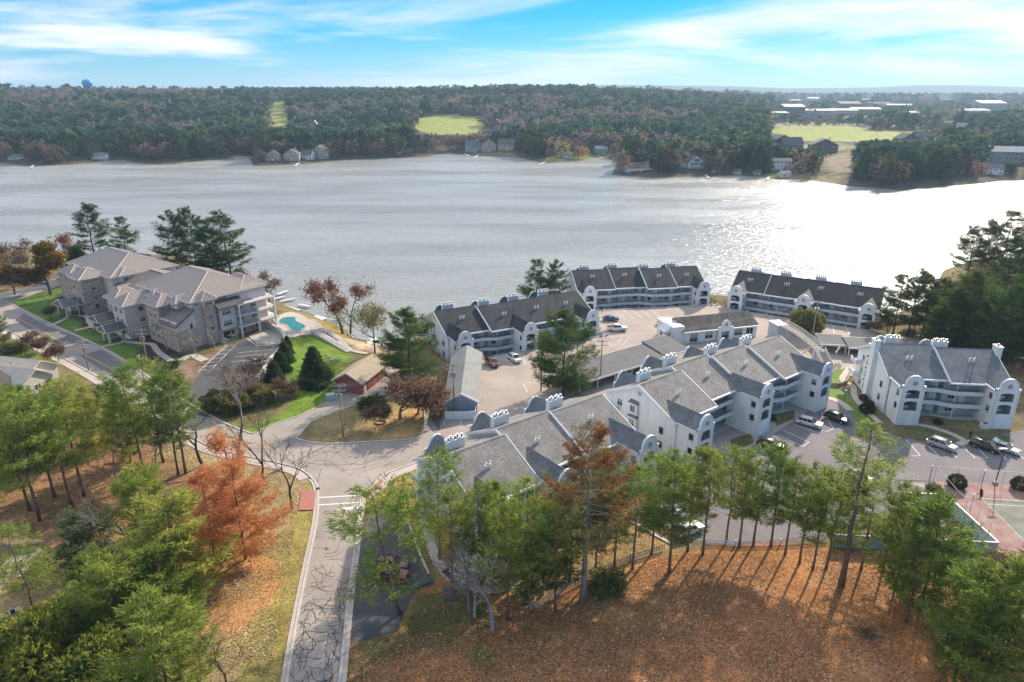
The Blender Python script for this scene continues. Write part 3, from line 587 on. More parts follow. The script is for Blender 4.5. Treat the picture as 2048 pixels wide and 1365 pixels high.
def rail(parent, pts, z, h=0.55, step=1.4, m=None, name='railing', r=0.025):
    b = MB(); m = m or M_RAIL
    for i in range(len(pts) - 1):
        p = Vector(pts[i]); q = Vector(pts[i + 1]); n = max(1, int((q - p).length / step))
        b.tube([(p.x, p.y, z + h), (q.x, q.y, z + h)], r, 4); b.tube([(p.x, p.y, z + h * 0.5), (q.x, q.y, z + h * 0.5)], r * 0.7, 4)
        for k in range(n + 1): s = p.lerp(q, k / n); b.tube([(s.x, s.y, z), (s.x, s.y, z + h)], r, 4)
    return b.build(name, m, parent, fix=False)

# ------------------------------------------------------------ lakeside apartment blocks
EZ, RZ, DP = 7.9, 12.0, 17.4                        # eave height, ridge height, eave to eave depth
def condo(label, loc, hd, bays_, towers, roofm, z0=0.0, chim=(), left_details=(), right_details=(), vents=True, stairs=False, entry=True):
    root = thing('apartment_block', label, 'building', (loc[0], loc[1], z0), R(hd), 'pale blue apartment blocks by the lake')
    n = len(bays_)
    for i, (x0, x1, e) in enumerate(bays_):
        slope = (RZ - EZ) / (DP / 2); yw = e + 2.4; yb = e + DP - 0.5; yr = e + DP / 2
        b = MB(); b.prism_x([(yw, 0), (yb, 0), (yb, EZ + 0.15), (yr, RZ - 0.12), (yw, EZ + slope * 2.4 - 0.12)], x0, x1); b.build('wall', M_SIDE2 if 0 < i < n - 1 else M_SIDE2, root)
        ends = [(x0, -1)] * (i == 0) + [(x1, 1)] * (i == n - 1)
        for xe, sg in ends:                          # pale gable wall over the end, from front eave to the back
            b = MB(); b.prism_x([(e + 0.1, 0), (yb + 0.02, 0), (yb + 0.02, EZ + 0.13), (yr, RZ - 0.13), (e + 0.1, EZ - 0.05)], xe, xe + sg * 0.18); b.build('gable_wall', M_SIDE, root)
        ov0, ov1 = (0.45 if i == 0 else 0.0), (0.45 if i == n - 1 else 0.0)
        b = MB(); b.prism_x([(e, EZ - 0.12), (yr, RZ - 0.1), (e + DP, EZ - 0.12), (e + DP, EZ + 0.12), (yr, RZ + 0.16), (e, EZ + 0.12)], x0 - ov0, x1 + ov1); r_ = b.build('roof', roofm, root)
        b = MB(); b.prism_x([(e - 0.25, EZ - 0.30), (e - 0.02, EZ - 0.22), (e - 0.02, EZ + 0.10), (e - 0.25, EZ + 0.02)], x0 - ov0, x1 + ov1); b.build('gutter', M_WHITE, r_)
        for xe, sg, o_ in ((x0, -1, ov0), (x1, 1, ov1)):  # rake boards where a bay ends or stands forward of its neighbour
            nb = bays_[i + sg] if 0 <= i + sg < n else None
            if nb is None or abs(nb[2] - e) > 0.3:
                xx = xe + sg * o_; b = MB(); b.prism_x([(e - 0.05, EZ - 0.34), (yr, RZ - 0.34), (e + DP, EZ - 0.34), (e + DP, EZ + 0.15), (yr, RZ + 0.2), (e - 0.05, EZ + 0.15)], xx - (0.16 if sg < 0 else 0.0), xx + (0.16 if sg > 0 else 0.0)); b.build('rake_board', M_TRIM, r_)
        b = MB(); b.prism_x([(yr - 0.25, RZ + 0.05), (yr, RZ + 0.22), (yr + 0.25, RZ + 0.05)], x0 - ov0, x1 + ov1); b.build('ridge_cap', M_ROOFB if roofm is not M_ROOFD else M_ROOFD, r_)
        if vents:
            vx = (x0 + x1) / 2 + rnd.uniform(-0.8, 0.8); vy = e + 4.6 + rnd.uniform(-0.5, 0.5)
            for k in range(4):
                xx = vx + k * 0.42 - 0.6; yy = vy + (k % 2) * 0.3; zz = EZ + slope * (yy - e)
                b = MB(); b.cyl(0, 0, -0.1, 0.75, 0.085, 8); b.cyl(0, 0, 0.75, 0.92, 0.15, 8); link('vent_pipe', shared('ventpipe', lambda: b.mesh('vent_pipe', M_WHITE, True)), r_, (xx, yy, zz + 0.1))
        # windows and doors behind the walkways, three storeys
        wz = [1.35, 4.15, 6.85]; span = x1 - x0
        for fl in range(3):
            for q, kind in ((0.17, 'w'), (0.36, 'd'), (0.55, 'n'), (0.74, 'w'), (0.9, 'd')):
                if abs(q - 0.36) < 0.01 and (i + fl) % 2: kind = 'n'
                xx = x0 + span * q
                if any(abs(xx - t[0]) < 2.9 for t in towers): continue
                if kind == 'w': window(root, 1.35, 1.15, (xx, yw, wz[fl]), 0, 2)
                elif kind == 'n': window(root, 0.75, 0.7, (xx, yw, wz[fl] + 0.25), 0, 2)
                else: door(root, (xx, yw, [0.1, 2.85, 5.6][fl]), 0)
    # walkways: bent fronts following the bays
    line = []
    for i, (x0, x1, e) in enumerate(bays_):
        line += [(x0 + (1.6 if i else 0.0), e + 0.35), (x1 - (1.6 if i < n - 1 else 0.0), e + 0.35)]
    back = [(p[0], p[1] + 4.4) for p in line]
    for z in (2.62, 5.37):
        o = MB()
        for k in range(len(line) - 1):
            o.prism([line[k], line[k + 1], (line[k + 1][0], line[k + 1][1] + 2.6), (line[k][0], line[k][1] + 2.6)], z - 0.02, z + 0.2)
        w = o.build('walkway', M_CONC, root)
        for k in range(len(line) - 1):
            p, q = Vector(line[k]), Vector(line[k + 1])
            if (q - p).length < 0.4: continue
            d = (q - p).normalized(); nn = Vector((d.y, -d.x)) * 0.14
            o = MB(); o.prism([tuple(p), tuple(q), tuple(q + nn), tuple(p + nn)], z - 0.22, z + 0.62); o.build('parapet', M_TRIM, w)
        rail(w, [(p[0], p[1] - 0.07) for p in line], z + 0.62, 0.45, 2.0)
    for k in range(1, len(line) - 1):                # slim posts carrying the walkways and the eave
        o = MB(); o.box(line[k][0] - 0.07, line[k][0] + 0.07, line[k][1] - 0.02, line[k][1] + 0.12, 0, EZ - 0.15); o.build('post', M_TRIM, root, fix=False)
    if entry:
        o = MB()
        for k in range(len(line) - 1): o.prism([(line[k][0], line[k][1] - 0.4), (line[k+1][0], line[k+1][1] - 0.4), (line[k+1][0], line[k+1][1] + 2.4), (line[k][0], line[k][1] + 2.4)], -0.05, 0.14)
        o.build('entrance_slab', M_CONC, root)
    # stair towers with arched parapets
    tw = 4.3
    for ti, (cx, y0, e) in enumerate(towers):
        t = link('stair_tower', shared(('tower',), lambda: panel(dome_outline(4.3, 8.35, 1.55), [arch(0, 3.15, 4.75, 2.5, 0.42), arch(0, 5.75, 7.15, 2.5, 0.42)], 0.28, M_SIDE, 'stair_tower')), root, (cx, y0, 0))
        b = MB(); dep = e + 3.0 - y0
        b.box(-tw/2 + 0.01, -tw/2 + 0.22, 0.28, dep, 0, 8.0); b.box(tw/2 - 0.22, tw/2 - 0.01, 0.28, dep, 0, 8.0); b.build('side_wall', M_SIDE, t)
        b = MB(); b.box(-tw/2 + 0.22, tw/2 - 0.22, 1.9, dep, 2.55, 2.75); b.box(-tw/2 + 0.22, tw/2 - 0.22, 1.9, dep, 5.3, 5.5)
        for fl in (0, 2.75):
            for s_ in range(8): b.box(-tw/2 + 0.3, -0.1, 1.9 - 0.2 * s_, 2.1 - 0.2 * s_, fl + 2.75 + s_ * 0.17 - 0.17, fl + 2.75 + s_ * 0.17)
        b.box(-tw/2 + 0.22, tw/2 - 0.22, dep - 0.15, dep, 0, 8.0); b.build('stair_flight', M_TRIM, t)
        for zz in (3.15, 5.75): rail(t, [(-1.2, 0.14), (1.2, 0.14)], zz, 0.85, 0.3, M_RAIL)
        b = MB(); yb2 = e - y0 + 4.3
        b.prism_y([(-tw/2 - 0.2, 7.86), (0, 9.95), (tw/2 + 0.2, 7.86), (tw/2 + 0.2, 8.06), (0, 10.2), (-tw/2 - 0.2, 8.06)], 0.24, yb2); tr = b.build('tower_roof', M_ROOFB if roofm is not M_ROOFD else M_ROOFD, t)
        b = MB(); b.box(-tw/2 - 0.28, -tw/2 - 0.2, 0.26, e - y0 + 0.2, 7.78, 8.1); b.box(tw/2 + 0.2, tw/2 + 0.28, 0.26, e - y0 + 0.2, 7.78, 8.1); b.build('gutter', M_WHITE, tr, fix=False)
        b = MB(); o_ = dome_outline(4.3, 8.35, 1.55); c_ = [(p[0] * 1.0, p[1]) for p in o_[2:]]
        for k in range(len(c_) - 1):                 # white coping along the arched top
            p, q = Vector((c_[k][0], c_[k][1])), Vector((c_[k+1][0], c_[k+1][1])); d = (q - p)
            if d.length < 0.05: continue
            d.normalize(); nn = Vector((d.y, -d.x)) * 0.12
            b.ext([tuple(p - d * 0.03), tuple(q + d * 0.03), tuple(q + d * 0.03 + nn), tuple(p - d * 0.03 + nn)], lambda a, c, s: (a, s, c), -0.08, 0.36)
        b.build('coping', M_WHITE, t)
        medallion(t, (0, -0.004, 9.0), 0, 0.62)
        for sx, fc in ((-tw/2 + 0.01, -R(90)), (tw/2 - 0.01, R(90))):
            for zz in (3.75, 6.45): window(t, 0.8, 1.05, (sx, 1.4, zz), fc, 1, mat('grey_window_trim', (0.2, 0.25, 0.29), 0.6, 0))
        for sx in (-1.9, 1.9): b = MB(); b.cyl(sx, -0.09, 0.05, 8.0, 0.055, 6); b.build('downpipe', M_WHITE, t, fix=False)
        if stairs:                                   # bridge stair from the car park down to the lower floor
            b = MB()
            for s_ in range(9): b.box(tw/2 + 0.2, tw/2 + 1.9, -1.6 + s_ * 0.45, -1.15 + s_ * 0.45, 3.2 - s_ * 0.34, 3.38 - s_ * 0.34)
            st = b.build('outside_stair', M_CONC, root, fix=False); st.location = (cx, y0, 0)
            b = MB()
            for xx in (tw/2 + 0.15, tw/2 + 1.95): b.prism_x([(-1.7, 2.9), (2.9, 0.0), (2.9, 1.0), (-1.7, 4.3)], xx - 0.06, xx + 0.06)
            s2 = b.build('stair_side', M_TRIM, st)
    # lakeside chimneys on cross gables
    for cx, e in chim:
        yr = e + DP / 2; b = MB()
        b.prism_y([(-2.3, 8.4), (0, 10.8), (2.3, 8.4), (2.3, 8.6), (0, 11.05), (-2.3, 8.6)], yr - 0.3, e + DP - 0.2); d = b.build('dormer_roof', M_ROOFB if roofm is not M_ROOFD else M_ROOFD, root); d.location.x = cx
        g = link('dormer_parapet', shared('dparapet', lambda: panel(dome_outline(4.4, 9.0, 1.35, 6.0), [], 0.45, M_WHITE, 'dormer_parapet')), root, (cx, e + DP - 0.25, 0))
        b = MB(); b.box(-1.5, 1.5, -0.5, 0.5, 9.0, 12.4); b.box(-1.58, 1.58, -0.58, 0.58, 12.3, 12.48); c_ = b.build('chimney', M_SIDE, root); c_.location = (cx, yr + 3.3, 0)
        for k in range(5):
            xx = -1.2 + 0.6 * k; zz = 12.48
            def fp():
                q = MB(); q.cyl(0, 0, 0, 0.3, 0.15, 10, 0); q.cyl(0, 0, 0.3, 0.35, 0.24, 10, 1); q.cyl(0, 0, 0.35, 0.48, 0.17, 10, 0); q.cyl(0, 0, 0.48, 0.53, 0.26, 10, 1); return q.mesh('flue_pot', [M_BLACK, M_WHITE])
            link('flue_pot', shared('flue', fp), c_, (xx, (k % 2) * 0.3 - 0.15, zz))
    # gable end features
    for side, det in ((-1, left_details), (1, right_details)):
        x0, x1, e = bays_[0] if side < 0 else bays_[-1]; xe = (x0 - 0.18) if side < 0 else (x1 + 0.18); fc = -R(90) if side < 0 else R(90)
        if 'med' in det: medallion(root, (xe, e + DP / 2, 10.4), fc, 0.6)
        if 'bays' in det or 'bays3' in det:
            for zz in ((2.0, 4.75, 7.4) if 'bays3' in det else (4.4, 7.2)):
                o = MB(); o.box(-1.05, 1.05, -0.55, 0, -1.05, 1.05); o.box(-1.1, 1.1, -0.62, 0, -1.15, -1.03); bw = link('bay_window', shared('baywin', lambda: o.mesh('bay_window', M_SIDE)), root, (xe, e + DP * 0.56, zz), fc)
                def hd_(): q = MB(); q.face([(-1.12, -0.64, 1.05), (1.12, -0.64, 1.05), (0.9, 0, 1.55), (-0.9, 0, 1.55)]); q.face([(-1.12, -0.64, 1.05), (-0.9, 0, 1.55), (-1.12, 0, 1.05)]); q.face([(1.12, -0.64, 1.05), (1.12, 0, 1.05), (0.9, 0, 1.55)]); q.box(-1.14, 1.14, -0.66, 0, 1.0, 1.06); return q.mesh('bay_roof', M_ROOFB)
                link('bay_roof', shared('bayroof', hd_), bw); window(bw, 1.1, 1.35, (0, -0.55, -0.05), 0, 2)
        if 'wins' in det:
            for yy, zz in ((e + 13.4, 7.0), (e + 13.4, 4.2), (e + 13.4, 1.4)): window(root, 1.2, 1.25, (xe, yy, zz), fc, 2)
            for yy, zz in ((e + 3.2, 5.2), (e + 3.2, 2.4)): window(root, 0.8, 1.2, (xe, yy, zz), fc, 1, MATS['grey_window_trim'])
        if 'balc' in det:
            for zz in (2.6, 5.35):
                o = MB(); xa, xb = (xe - 1.5, xe) if side < 0 else (xe, xe + 1.5); o.box(xa, xb, e + DP - 4.0, e + DP - 0.6, zz, zz + 0.2); bc = o.build('balcony', M_TRIM, root)
                o = MB(); xo = xa if side < 0 else xb - 0.1; o.box(xo, xo + 0.1, e + DP - 4.0, e + DP - 0.6, zz + 0.2, zz + 1.0); o.box(xa, xb, e + DP - 4.0, e + DP - 3.9, zz + 0.2, zz + 1.0); o.build('balcony_parapet', M_TRIM, bc, fix=False)
        if 'stack' in det:
            o = MB(); w_ = 1.0; xa, xb = (xe - w_, xe) if side < 0 else (xe, xe + w_); o.box(xa, xb, e + 7.0, e + 8.9, 0, 13.2); o.box(xa - 0.1, xb + 0.1, e + 6.9, e + 9.0, 13.0, 13.3); ck = o.build('chimney_stack', M_SIDE, root)
            o = MB(); o.cyl((xa + xb) / 2, e + 7.95, 13.3, 13.7, 0.2, 8); o.build('flue_pot', M_BLACK, ck)
    return root
condo('large pale blue apartment block with grey shingle roof in the middle of the complex', (32.2, 103.2), 37.7,
      [(-0.8, 10.3, 4.7), (10.3, 21.0, 6.9), (21.0, 31.6, 5.4), (31.6, 42.4, 4.2)], [(1.4, 0.2, 4.7), (21.2, 1.3, 5.4), (40.2, 0.0, 4.2)], M_ROOFG, 0, [(3.6, 4.7), (13.6, 6.9), (24.6, 5.4), (35.0, 4.2)], ('med', 'bays', 'wins', 'balc'), ('med', 'wins'))
condo('pale blue apartment block beside the road junction, half hidden by the foreground pines', tuple(Vector((21.9, 96.6)) - Vector((math.cos(R(37.7)), math.sin(R(37.7)))) * 30.0), 37.7,
      [(-0.6, 10.3, 3.4), (10.3, 21.0, 5.6), (21.0, 32.4, 4.9)], [(1.6, -0.6, 3.4), (13.0, 0.4, 5.6), (30.2, 0.0, 4.9)], M_ROOFG, 0, [(3.2, 3.4), (13.4, 5.6), (24.6, 4.9)], ('med', 'wins', 'balc'), ('med', 'wins'))
condo('pale blue apartment block with outside chimney stack nearest the right edge', (77.2, 121.0), -6.0,
      [(-1.6, 9.2, 5.1), (9.2, 20.2, 3.7)], [(0.7, 0.1, 5.1), (18.0, 0.3, 3.7)], M_ROOFB, 0, [(2.6, 5.1), (11.6, 3.7)], ('med', 'bays3', 'balc', 'stack', 'wins'), ('stack', 'med'))
condo('apartment block with streaked black roof behind the white and dark red parked cars', (-11.3, 155.5), 28.0,
      [(-2.0, 9.2, 5.6), (9.2, 19.2, 4.2), (19.2, 29.6, 4.5), (29.6, 40.2, 4.7)], [(0.2, 0.4, 5.6), (17.6, -1.2, 4.2), (37.4, 0.2, 4.7)], M_ROOFD, -3.2, [(2.8, 5.6), (12.6, 4.2), (21.8, 4.5), (31.5, 4.7)], ('med', 'wins', 'bays'), ('med', 'wins'), stairs=True, entry=True)
condo('apartment block with streaked black roof facing the blue car and white pickup', (23.2, 196.5), 9.0,
      [(-2.0, 9.6, 5.0), (9.6, 19.6, 5.8), (19.6, 29.2, 3.8), (29.2, 38.6, 4.6)], [(0.2, 0.2, 5.0), (36.4, 0.2, 4.6)], M_ROOFD, -3.2, [(2.5, 5.0), (12.0, 5.8), (22.0, 3.8), (31.5, 4.6)], ('med', 'wins'), ('med', 'wins'), stairs=True)
condo('apartment block with plain black roof on the shore beyond the footbridge', (68.3, 196.5), -31.0,
      [(-3.6, 6.0, 4.6), (6.0, 16.0, 4.2), (16.0, 26.0, 4.5), (26.0, 36.6, 4.2)], [(-1.4, 0.2, 4.6), (17.6, 0.2, 4.5), (34.4, 0.2, 4.2)], mat('plain_black_shingles', (0.03, 0.031, 0.035), 0.85, 0.2, 0.5, 0.2, 6), -3.2, [(0.6, 4.6), (9.6, 4.2), (19.6, 4.5), (29.4, 4.2)], ('med', 'wins'), ('med', 'wins'), stairs=True)

# ------------------------------------------------------------ stone and lavender condominium by the street
M_LAV = siding('lavender_grey_siding', (0.66, 0.55, 0.50), 0.2); M_TAUPE = siding('taupe_siding', (0.40, 0.32, 0.28), 0.2)
def stone_mat(name, a, b_, c_):
    m = mat(name, a, 0.9, 0.1, 1.0); nt = m.node_tree; N = nt.nodes; L = nt.links; bs = N['Principled BSDF']
    g = N.new('ShaderNodeNewGeometry'); mp = N.new('ShaderNodeMapping'); mp.inputs['Scale'].default_value = (1.5, 1.5, 4.2); L.new(g.outputs['Position'], mp.inputs[0])
    v = N.new('ShaderNodeTexVoronoi'); v.inputs['Scale'].default_value = 1.0; v.inputs['Randomness'].default_value = 0.8; L.new(mp.outputs[0], v.inputs['Vector'])
    sp = N.new('ShaderNodeSeparateColor'); L.new(v.outputs['Color'], sp.inputs[0]); cr = N.new('ShaderNodeValToRGB')
    cr.color_ramp.elements[0].color = (*a, 1); cr.color_ramp.elements[1].color = (*c_, 1); e = cr.color_ramp.elements.new(0.5); e.color = (*b_, 1)
    L.new(sp.outputs[0], cr.inputs[0]); L.new(cr.outputs[0], bs.inputs['Base Color'])
    v2 = N.new('ShaderNodeTexVoronoi'); v2.feature = 'DISTANCE_TO_EDGE'; v2.inputs['Randomness'].default_value = 0.8; L.new(mp.outputs[0], v2.inputs['Vector'])
    bp = N.new('ShaderNodeBump'); bp.inputs['Strength'].default_value = 0.7; bp.inputs['Distance'].default_value = 0.05
    r = N.new('ShaderNodeMapRange'); r.inputs['From Max'].default_value = 0.12; L.new(v2.outputs['Distance'], r.inputs['Value']); L.new(r.outputs[0], bp.inputs['Height']); L.new(bp.outputs[0], bs.inputs['Normal']); return m
M_STONE = stone_mat('ledge_stone', (0.38, 0.26, 0.20), (0.58, 0.43, 0.34), (0.70, 0.56, 0.45))
M_SEAM = mat('standing_seam_roof', (0.29, 0.23, 0.19), 0.45, 0.06, 0.4, spec=0.5); M_RIB = mat('roof_seam', (0.60, 0.50, 0.43), 0.4, 0.05, 1)  # seams coloured lighter than the panels: sunlight on the ribs put into colour
M_BROWNR = shingle('brown_shingles', (0.19, 0.15, 0.13), (0.26, 0.21, 0.185), 0.1)
AX = math.atan2(0.618, -0.786)
stone = thing('stone_condominium', 'long stone and lavender condominium with ribbed tan metal roofs beside the street', 'building', (-83.7, 160.8, 0), 0)
def L2(a, b_): return (-0.786 * a + 0.618 * b_, 0.618 * a + 0.786 * b_)       # street axis a, lake axis b
FA, FB = math.atan2(-0.618, 0.786) + R(90), math.atan2(-0.786, -0.618) + R(90)   # facing of the end wall and of the street front
def block(name, a0, a1, b0, b1, z0, z1, m, parent=stone):
    o = MB(); o.prism([L2(a0, b0), L2(a0, b1), L2(a1, b1), L2(a1, b0)], z0, z1); return o.build(name, m, parent)
def hip(a0, a1, b0, b1, z, h, ov=0.7, ridge='a', run=None, parent=stone, m=None, ribs=True):
    m = m or M_SEAM; a0 -= ov; a1 += ov; b0 -= ov; b1 += ov; o = MB(); rb = MB()
    if ridge == 'a':
        k = run if run is not None else min((b1 - b0) / 2, (a1 - a0) / 2); mb = (b0 + b1) / 2; r0, r1 = (a0 + k, mb), (a1 - k, mb)
    else:
        k = run if run is not None else min((a1 - a0) / 2, (b1 - b0) / 2); ma = (a0 + a1) / 2; r0, r1 = (ma, b0 + k), (ma, b1 - k)
    c = [(a0, b0), (a1, b0), (a1, b1), (a0, b1)]
    if ridge == 'a': fs = [[(c[0], z), (c[1], z), (r1, z+h), (r0, z+h)], [(c[1], z), (c[2], z), (r1, z+h)], [(c[2], z), (c[3], z), (r0, z+h), (r1, z+h)], [(c[3], z), (c[0], z), (r0, z+h)]]
    else: fs = [[(c[0], z), (c[1], z), (r0, z+h)], [(c[1], z), (c[2], z), (r1, z+h), (r0, z+h)], [(c[2], z), (c[3], z), (r1, z+h)], [(c[3], z), (c[0], z), (r0, z+h), (r1, z+h)]]
    def w3(p, zz): x, y = L2(*p); return Vector((x, y, zz))
    for f in fs:
        P3 = [w3(*q) for q in f]; o.face(P3)
        if not ribs: continue
        e = P3[1] - P3[0]; ln = e.length; e = e / ln; nrm = e.cross(P3[-1] - P3[0]).normalized()
        if nrm.z < 0: nrm = -nrm
        up = nrm.cross(e);  up = up if up.z > 0 else -up
        loc = [((q - P3[0]).dot(e), (q - P3[0]).dot(up)) for q in P3]
        s = 0.45
        while s < ln - 0.2:                          # a raised seam up the slope until it meets a hip or the ridge
            t = 1e9
            for i in range(1, len(loc)):
                p, q = loc[i], loc[(i + 1) % len(loc)]
                if (p[0] - s) * (q[0] - s) <= 0 and abs(p[0] - q[0]) > 1e-6: tt = p[1] + (q[1] - p[1]) * (s - p[0]) / (q[0] - p[0]); t = min(t, tt) if tt > 0.05 else t
            if t < 1e8 and t > 0.2:
                A = P3[0] + e * s; B = A + up * (t - 0.03)
                for d1, d2, n1, n2 in ((-0.075, 0.075, 0.09, 0.09), (-0.075, -0.075, 0.0, 0.09), (0.075, 0.075, 0.09, 0.0)): rb.face([A + e*d1 + nrm*n1, A + e*d2 + nrm*n2, B + e*d2 + nrm*n2, B + e*d1 + nrm*n1])
            s += 0.62
    o.face([w3(q, z - 0.02) for q in c[::-1]])
    r_ = o.build('roof', m, parent)
    if ribs and rb.f: tag(rb.build('roof_seam', M_RIB, r_, fix=False), kind='stuff')
    f_ = MB()
    for i in range(4):
        p, q = Vector(c[i]), Vector(c[(i + 1) % 4]); d = (q - p).normalized(); nn = Vector((d.y, -d.x)) * 0.12
        f_.prism([L2(*p), L2(*q), L2(*(q + nn)), L2(*(p + nn))], z - 0.28, z + 0.04)
    f_.build('fascia', mat('tan_fascia', (0.56, 0.51, 0.48), 0.6, 0.05, 1), r_)
    for i, (p, q) in enumerate([(c[0], r0), (c[3], r0 if ridge == 'a' else r1), (c[1], r1 if ridge == 'a' else r0), (c[2], r1), (r0, r1)]):
        if (Vector(p) - Vector(q)).length < 0.1: continue
        t_ = MB(); t_.tube([w3(p, z + 0.04 if i < 4 else z + h + 0.02), w3(q, z + h + 0.04)], 0.13, 5); t_.build('hip_cap', M_RIB, r_)
    return r_
M_SWIN = mat('off_white_frame', (0.70, 0.66, 0.63), 0.5, 0.04, 1)
def swin(a, b_, z, w, h, face, mull=3): x, y = L2(a, b_); return window(stone, w, h, (x, y, z), face, mull, M_SWIN)
block('wall', 0.6, 28, 5, 26, 0, 12, M_LAV); hip(0.6, 28, 5, 25.5, 12, 4.6, run=9.5)
block('stone_wall', 0, 8, 0, 5.2, 0, 5.4, M_STONE); block('upper_wall', 0.03, 8, 0.03, 5.2, 5.4, 7.6, M_LAV)
o = MB(); o.face([(*L2(-0.6, -0.6), 6.9), (*L2(8.2, -0.6), 6.9), (*L2(8.2, 5.2), 10.4), (*L2(-0.6, 5.2), 10.4)]); o.face([(*L2(-0.6, -0.6), 6.6), (*L2(-0.6, 5.2), 10.1), (*L2(8.2, 5.2), 10.1), (*L2(8.2, -0.6), 6.6)]); o.build('shed_roof', M_BROWNR, stone)
o = MB(); o.face([(*L2(0.05, 0.02), 7.5), (*L2(0.05, 5), 7.5), (*L2(0.05, 5), 10.0), (*L2(0.05, 0.02), 7.0)]); o.build('gable_infill', M_LAV, stone, fix=False)
block('stone_turret', -0.5, 1.2, 7.4, 10.6, 0, 10.6, M_STONE); block('turret_top', -0.52, 1.2, 7.38, 10.62, 10.6, 12.0, M_LAV); hip(-0.5, 2.5, 7.4, 10.6, 12, 1.9, 0.6, run=1.6)
block('bay_wall', -0.9, 1, 11.2, 15.6, 3.0, 9.4, M_LAV); block('garage_wall', -0.7, 1, 10.6, 15.8, 0, 3.0, M_STONE)
o = MB(); o.face([(*L2(-1.9, 10.6), 9.2), (*L2(0.6, 10.6), 10.9), (*L2(0.6, 18), 10.9), (*L2(-1.9, 18), 9.2)]); o.face([(*L2(-1.9, 10.6), 9.0), (*L2(-1.9, 18), 9.0), (*L2(0.6, 18), 10.6), (*L2(0.6, 10.6), 10.6)]); o.build('shed_roof', mat('dark_seam_roof', (0.10, 0.09, 0.088), 0.5, 0.1, 1), stone)
x, y = L2(-0.72, 13.2); o = MB(); o.box(-1.5, 1.5, -0.03, 0, 0, 2.4); link('garage_opening_shade', o.mesh('garage_opening_shade', M_DARK), stone, (x, y, 0.05), FA)  # flat plate on a solid wall; the garage's inner shade is its colour
block('corner_block', 1.6, 12, 19.5, 26.5, 9.2, 12.4, M_LAV); hip(1.4, 12, 19.5, 26.4, 12.4, 2.4, 0.6, 'a')
for a, b_, z, w, h, mu in ((0.6, 9, 11.3, 0, 0, 0), (-0.52, 9.0, 11.2, 2.0, 1.1, 4), (0.58, 13.4, 11.2, 2.4, 1.1, 4), (-0.5, 9.0, 7.6, 1.2, 0.9, 2), (-0.5, 9.0, 4.2, 1.2, 0.9, 2), (-0.9, 13.2, 7.7, 2.3, 1.4, 4), (-0.9, 13.2, 4.7, 2.3, 1.4, 4), (0.0, 3.9, 6.0, 0.6, 1.4, 1), (0.0, 3.9, 3.2, 0.6, 1.2, 1), (0.6, 17.6, 7.6, 1.6, 1.4, 2), (0.6, 17.6, 4.6, 1.6, 1.4, 2), (0.6, 22.0, 7.6, 1.8, 1.4, 2), (0.6, 22.0, 4.6, 1.8, 1.4, 2), (0.6, 18, 1.5, 1.8, 1.5, 2), (0.6, 22.5, 1.5, 1.4, 1.1, 2), (0.6, 6.2, 11.2, 1.2, 0.7, 3)):
    if w: swin(a, b_, z, w, h, FA, mu)
for b_ in (20.6, 22.6, 24.6): swin(1.6, b_, 10.9, 1.1, 2.2, FA, 2)
for a in (2.0, 5.0): swin(a, 5.0, 11.2, 1.3, 0.7, FB, 3)
for fl, z in enumerate((3.1, 6.1, 9.1)):             # lake corner balconies on posts
    o = MB(); bb = 27.6 - fl * 0.5; o.prism([L2(-2.2, 15.8), L2(-2.2, bb), L2(0.7, bb + 0.8), L2(4.5, bb + 0.8), L2(4.5, 26.4), L2(0.5, 26), L2(0.5, 15.8)], z - 0.3, z); bc = o.build('balcony', M_SWIN, stone)
    rail(bc, [L2(-2.1, 15.9), L2(-2.1, bb - 0.1), L2(0.7, bb + 0.7), L2(4.4, bb + 0.7)], z, 1.0, 0.55, mat('bronze_rail', (0.10, 0.085, 0.075), 0.5, 0))
for a, b_ in ((-2.0, 16.2), (-2.0, 21.5), (-2.0, 26.6), (3.5, 27.6)): o = MB(); x, y = L2(a, b_); o.box(x - 0.22, x + 0.22, y - 0.22, y + 0.22, 0, 9.0); o.build('balcony_post', M_SWIN, stone, fix=False)
block('ground_storey', 0.58, 10, 16, 26.05, 0, 3.0, M_STONE)
# street front: stone bays, turrets with small hips, porches
for a0, a1, b0, z1, hh, mm in ((9, 16, 0.4, 10.4, 2.2, M_STONE), (20, 27, -3.4, 9.2, 2.4, M_LAV), (52, 60, -1.2, 10.6, 2.2, M_STONE), (66, 73, 1.5, 9.6, 2.0, M_STONE), (30, 36, -1.2, 8.6, 2.0, M_TAUPE)):
    block('front_bay', a0, a1, b0, 6.0, 0, z1, mm); hip(a0, a1, b0, 6.5, z1, hh, 0.6, 'b' if (a1 - a0) < (6.5 - b0) else 'a')
    for z in (2.0, 4.8, 7.6):
        if z + 0.8 < z1:
            for q in (0.3, 0.7): swin(a0 + (a1 - a0) * q, b0, z, 1.1, 1.3, FB, 2)
    for z in (2.0, 4.8, 7.6):
        if z + 0.8 < z1: swin(a0, (b0 + 5) / 2, z, 1.1, 1.3, FA, 2)
for a0, a1, z in ((16.4, 19.6, 10.9), (4.5, 7.8, 11.4), (61, 65, 10.0), (38, 43, 8.0)):
    block('dormer_wall', a0, a1, 3.2, 8, z - 1.6, z, M_LAV); hip(a0, a1, 3.2, 9.5, z, 1.5, 0.5, 'b', 1.6); swin((a0 + a1) / 2, 3.2, z - 0.8, 1.2, 0.7, FB, 3)
block('middle_wall', 28, 46, 5.5, 24, 0, 8.6, M_TAUPE); hip(28.0, 46, 5.5, 24, 8.6, 3.6, 0.6, 'a', 5.0, m=M_BROWNR, ribs=False)
block('wall', 46, 76, 5, 24, 0, 11, M_LAV); hip(46, 76, 5, 24, 11, 4.4, 0.7, 'a', 9)
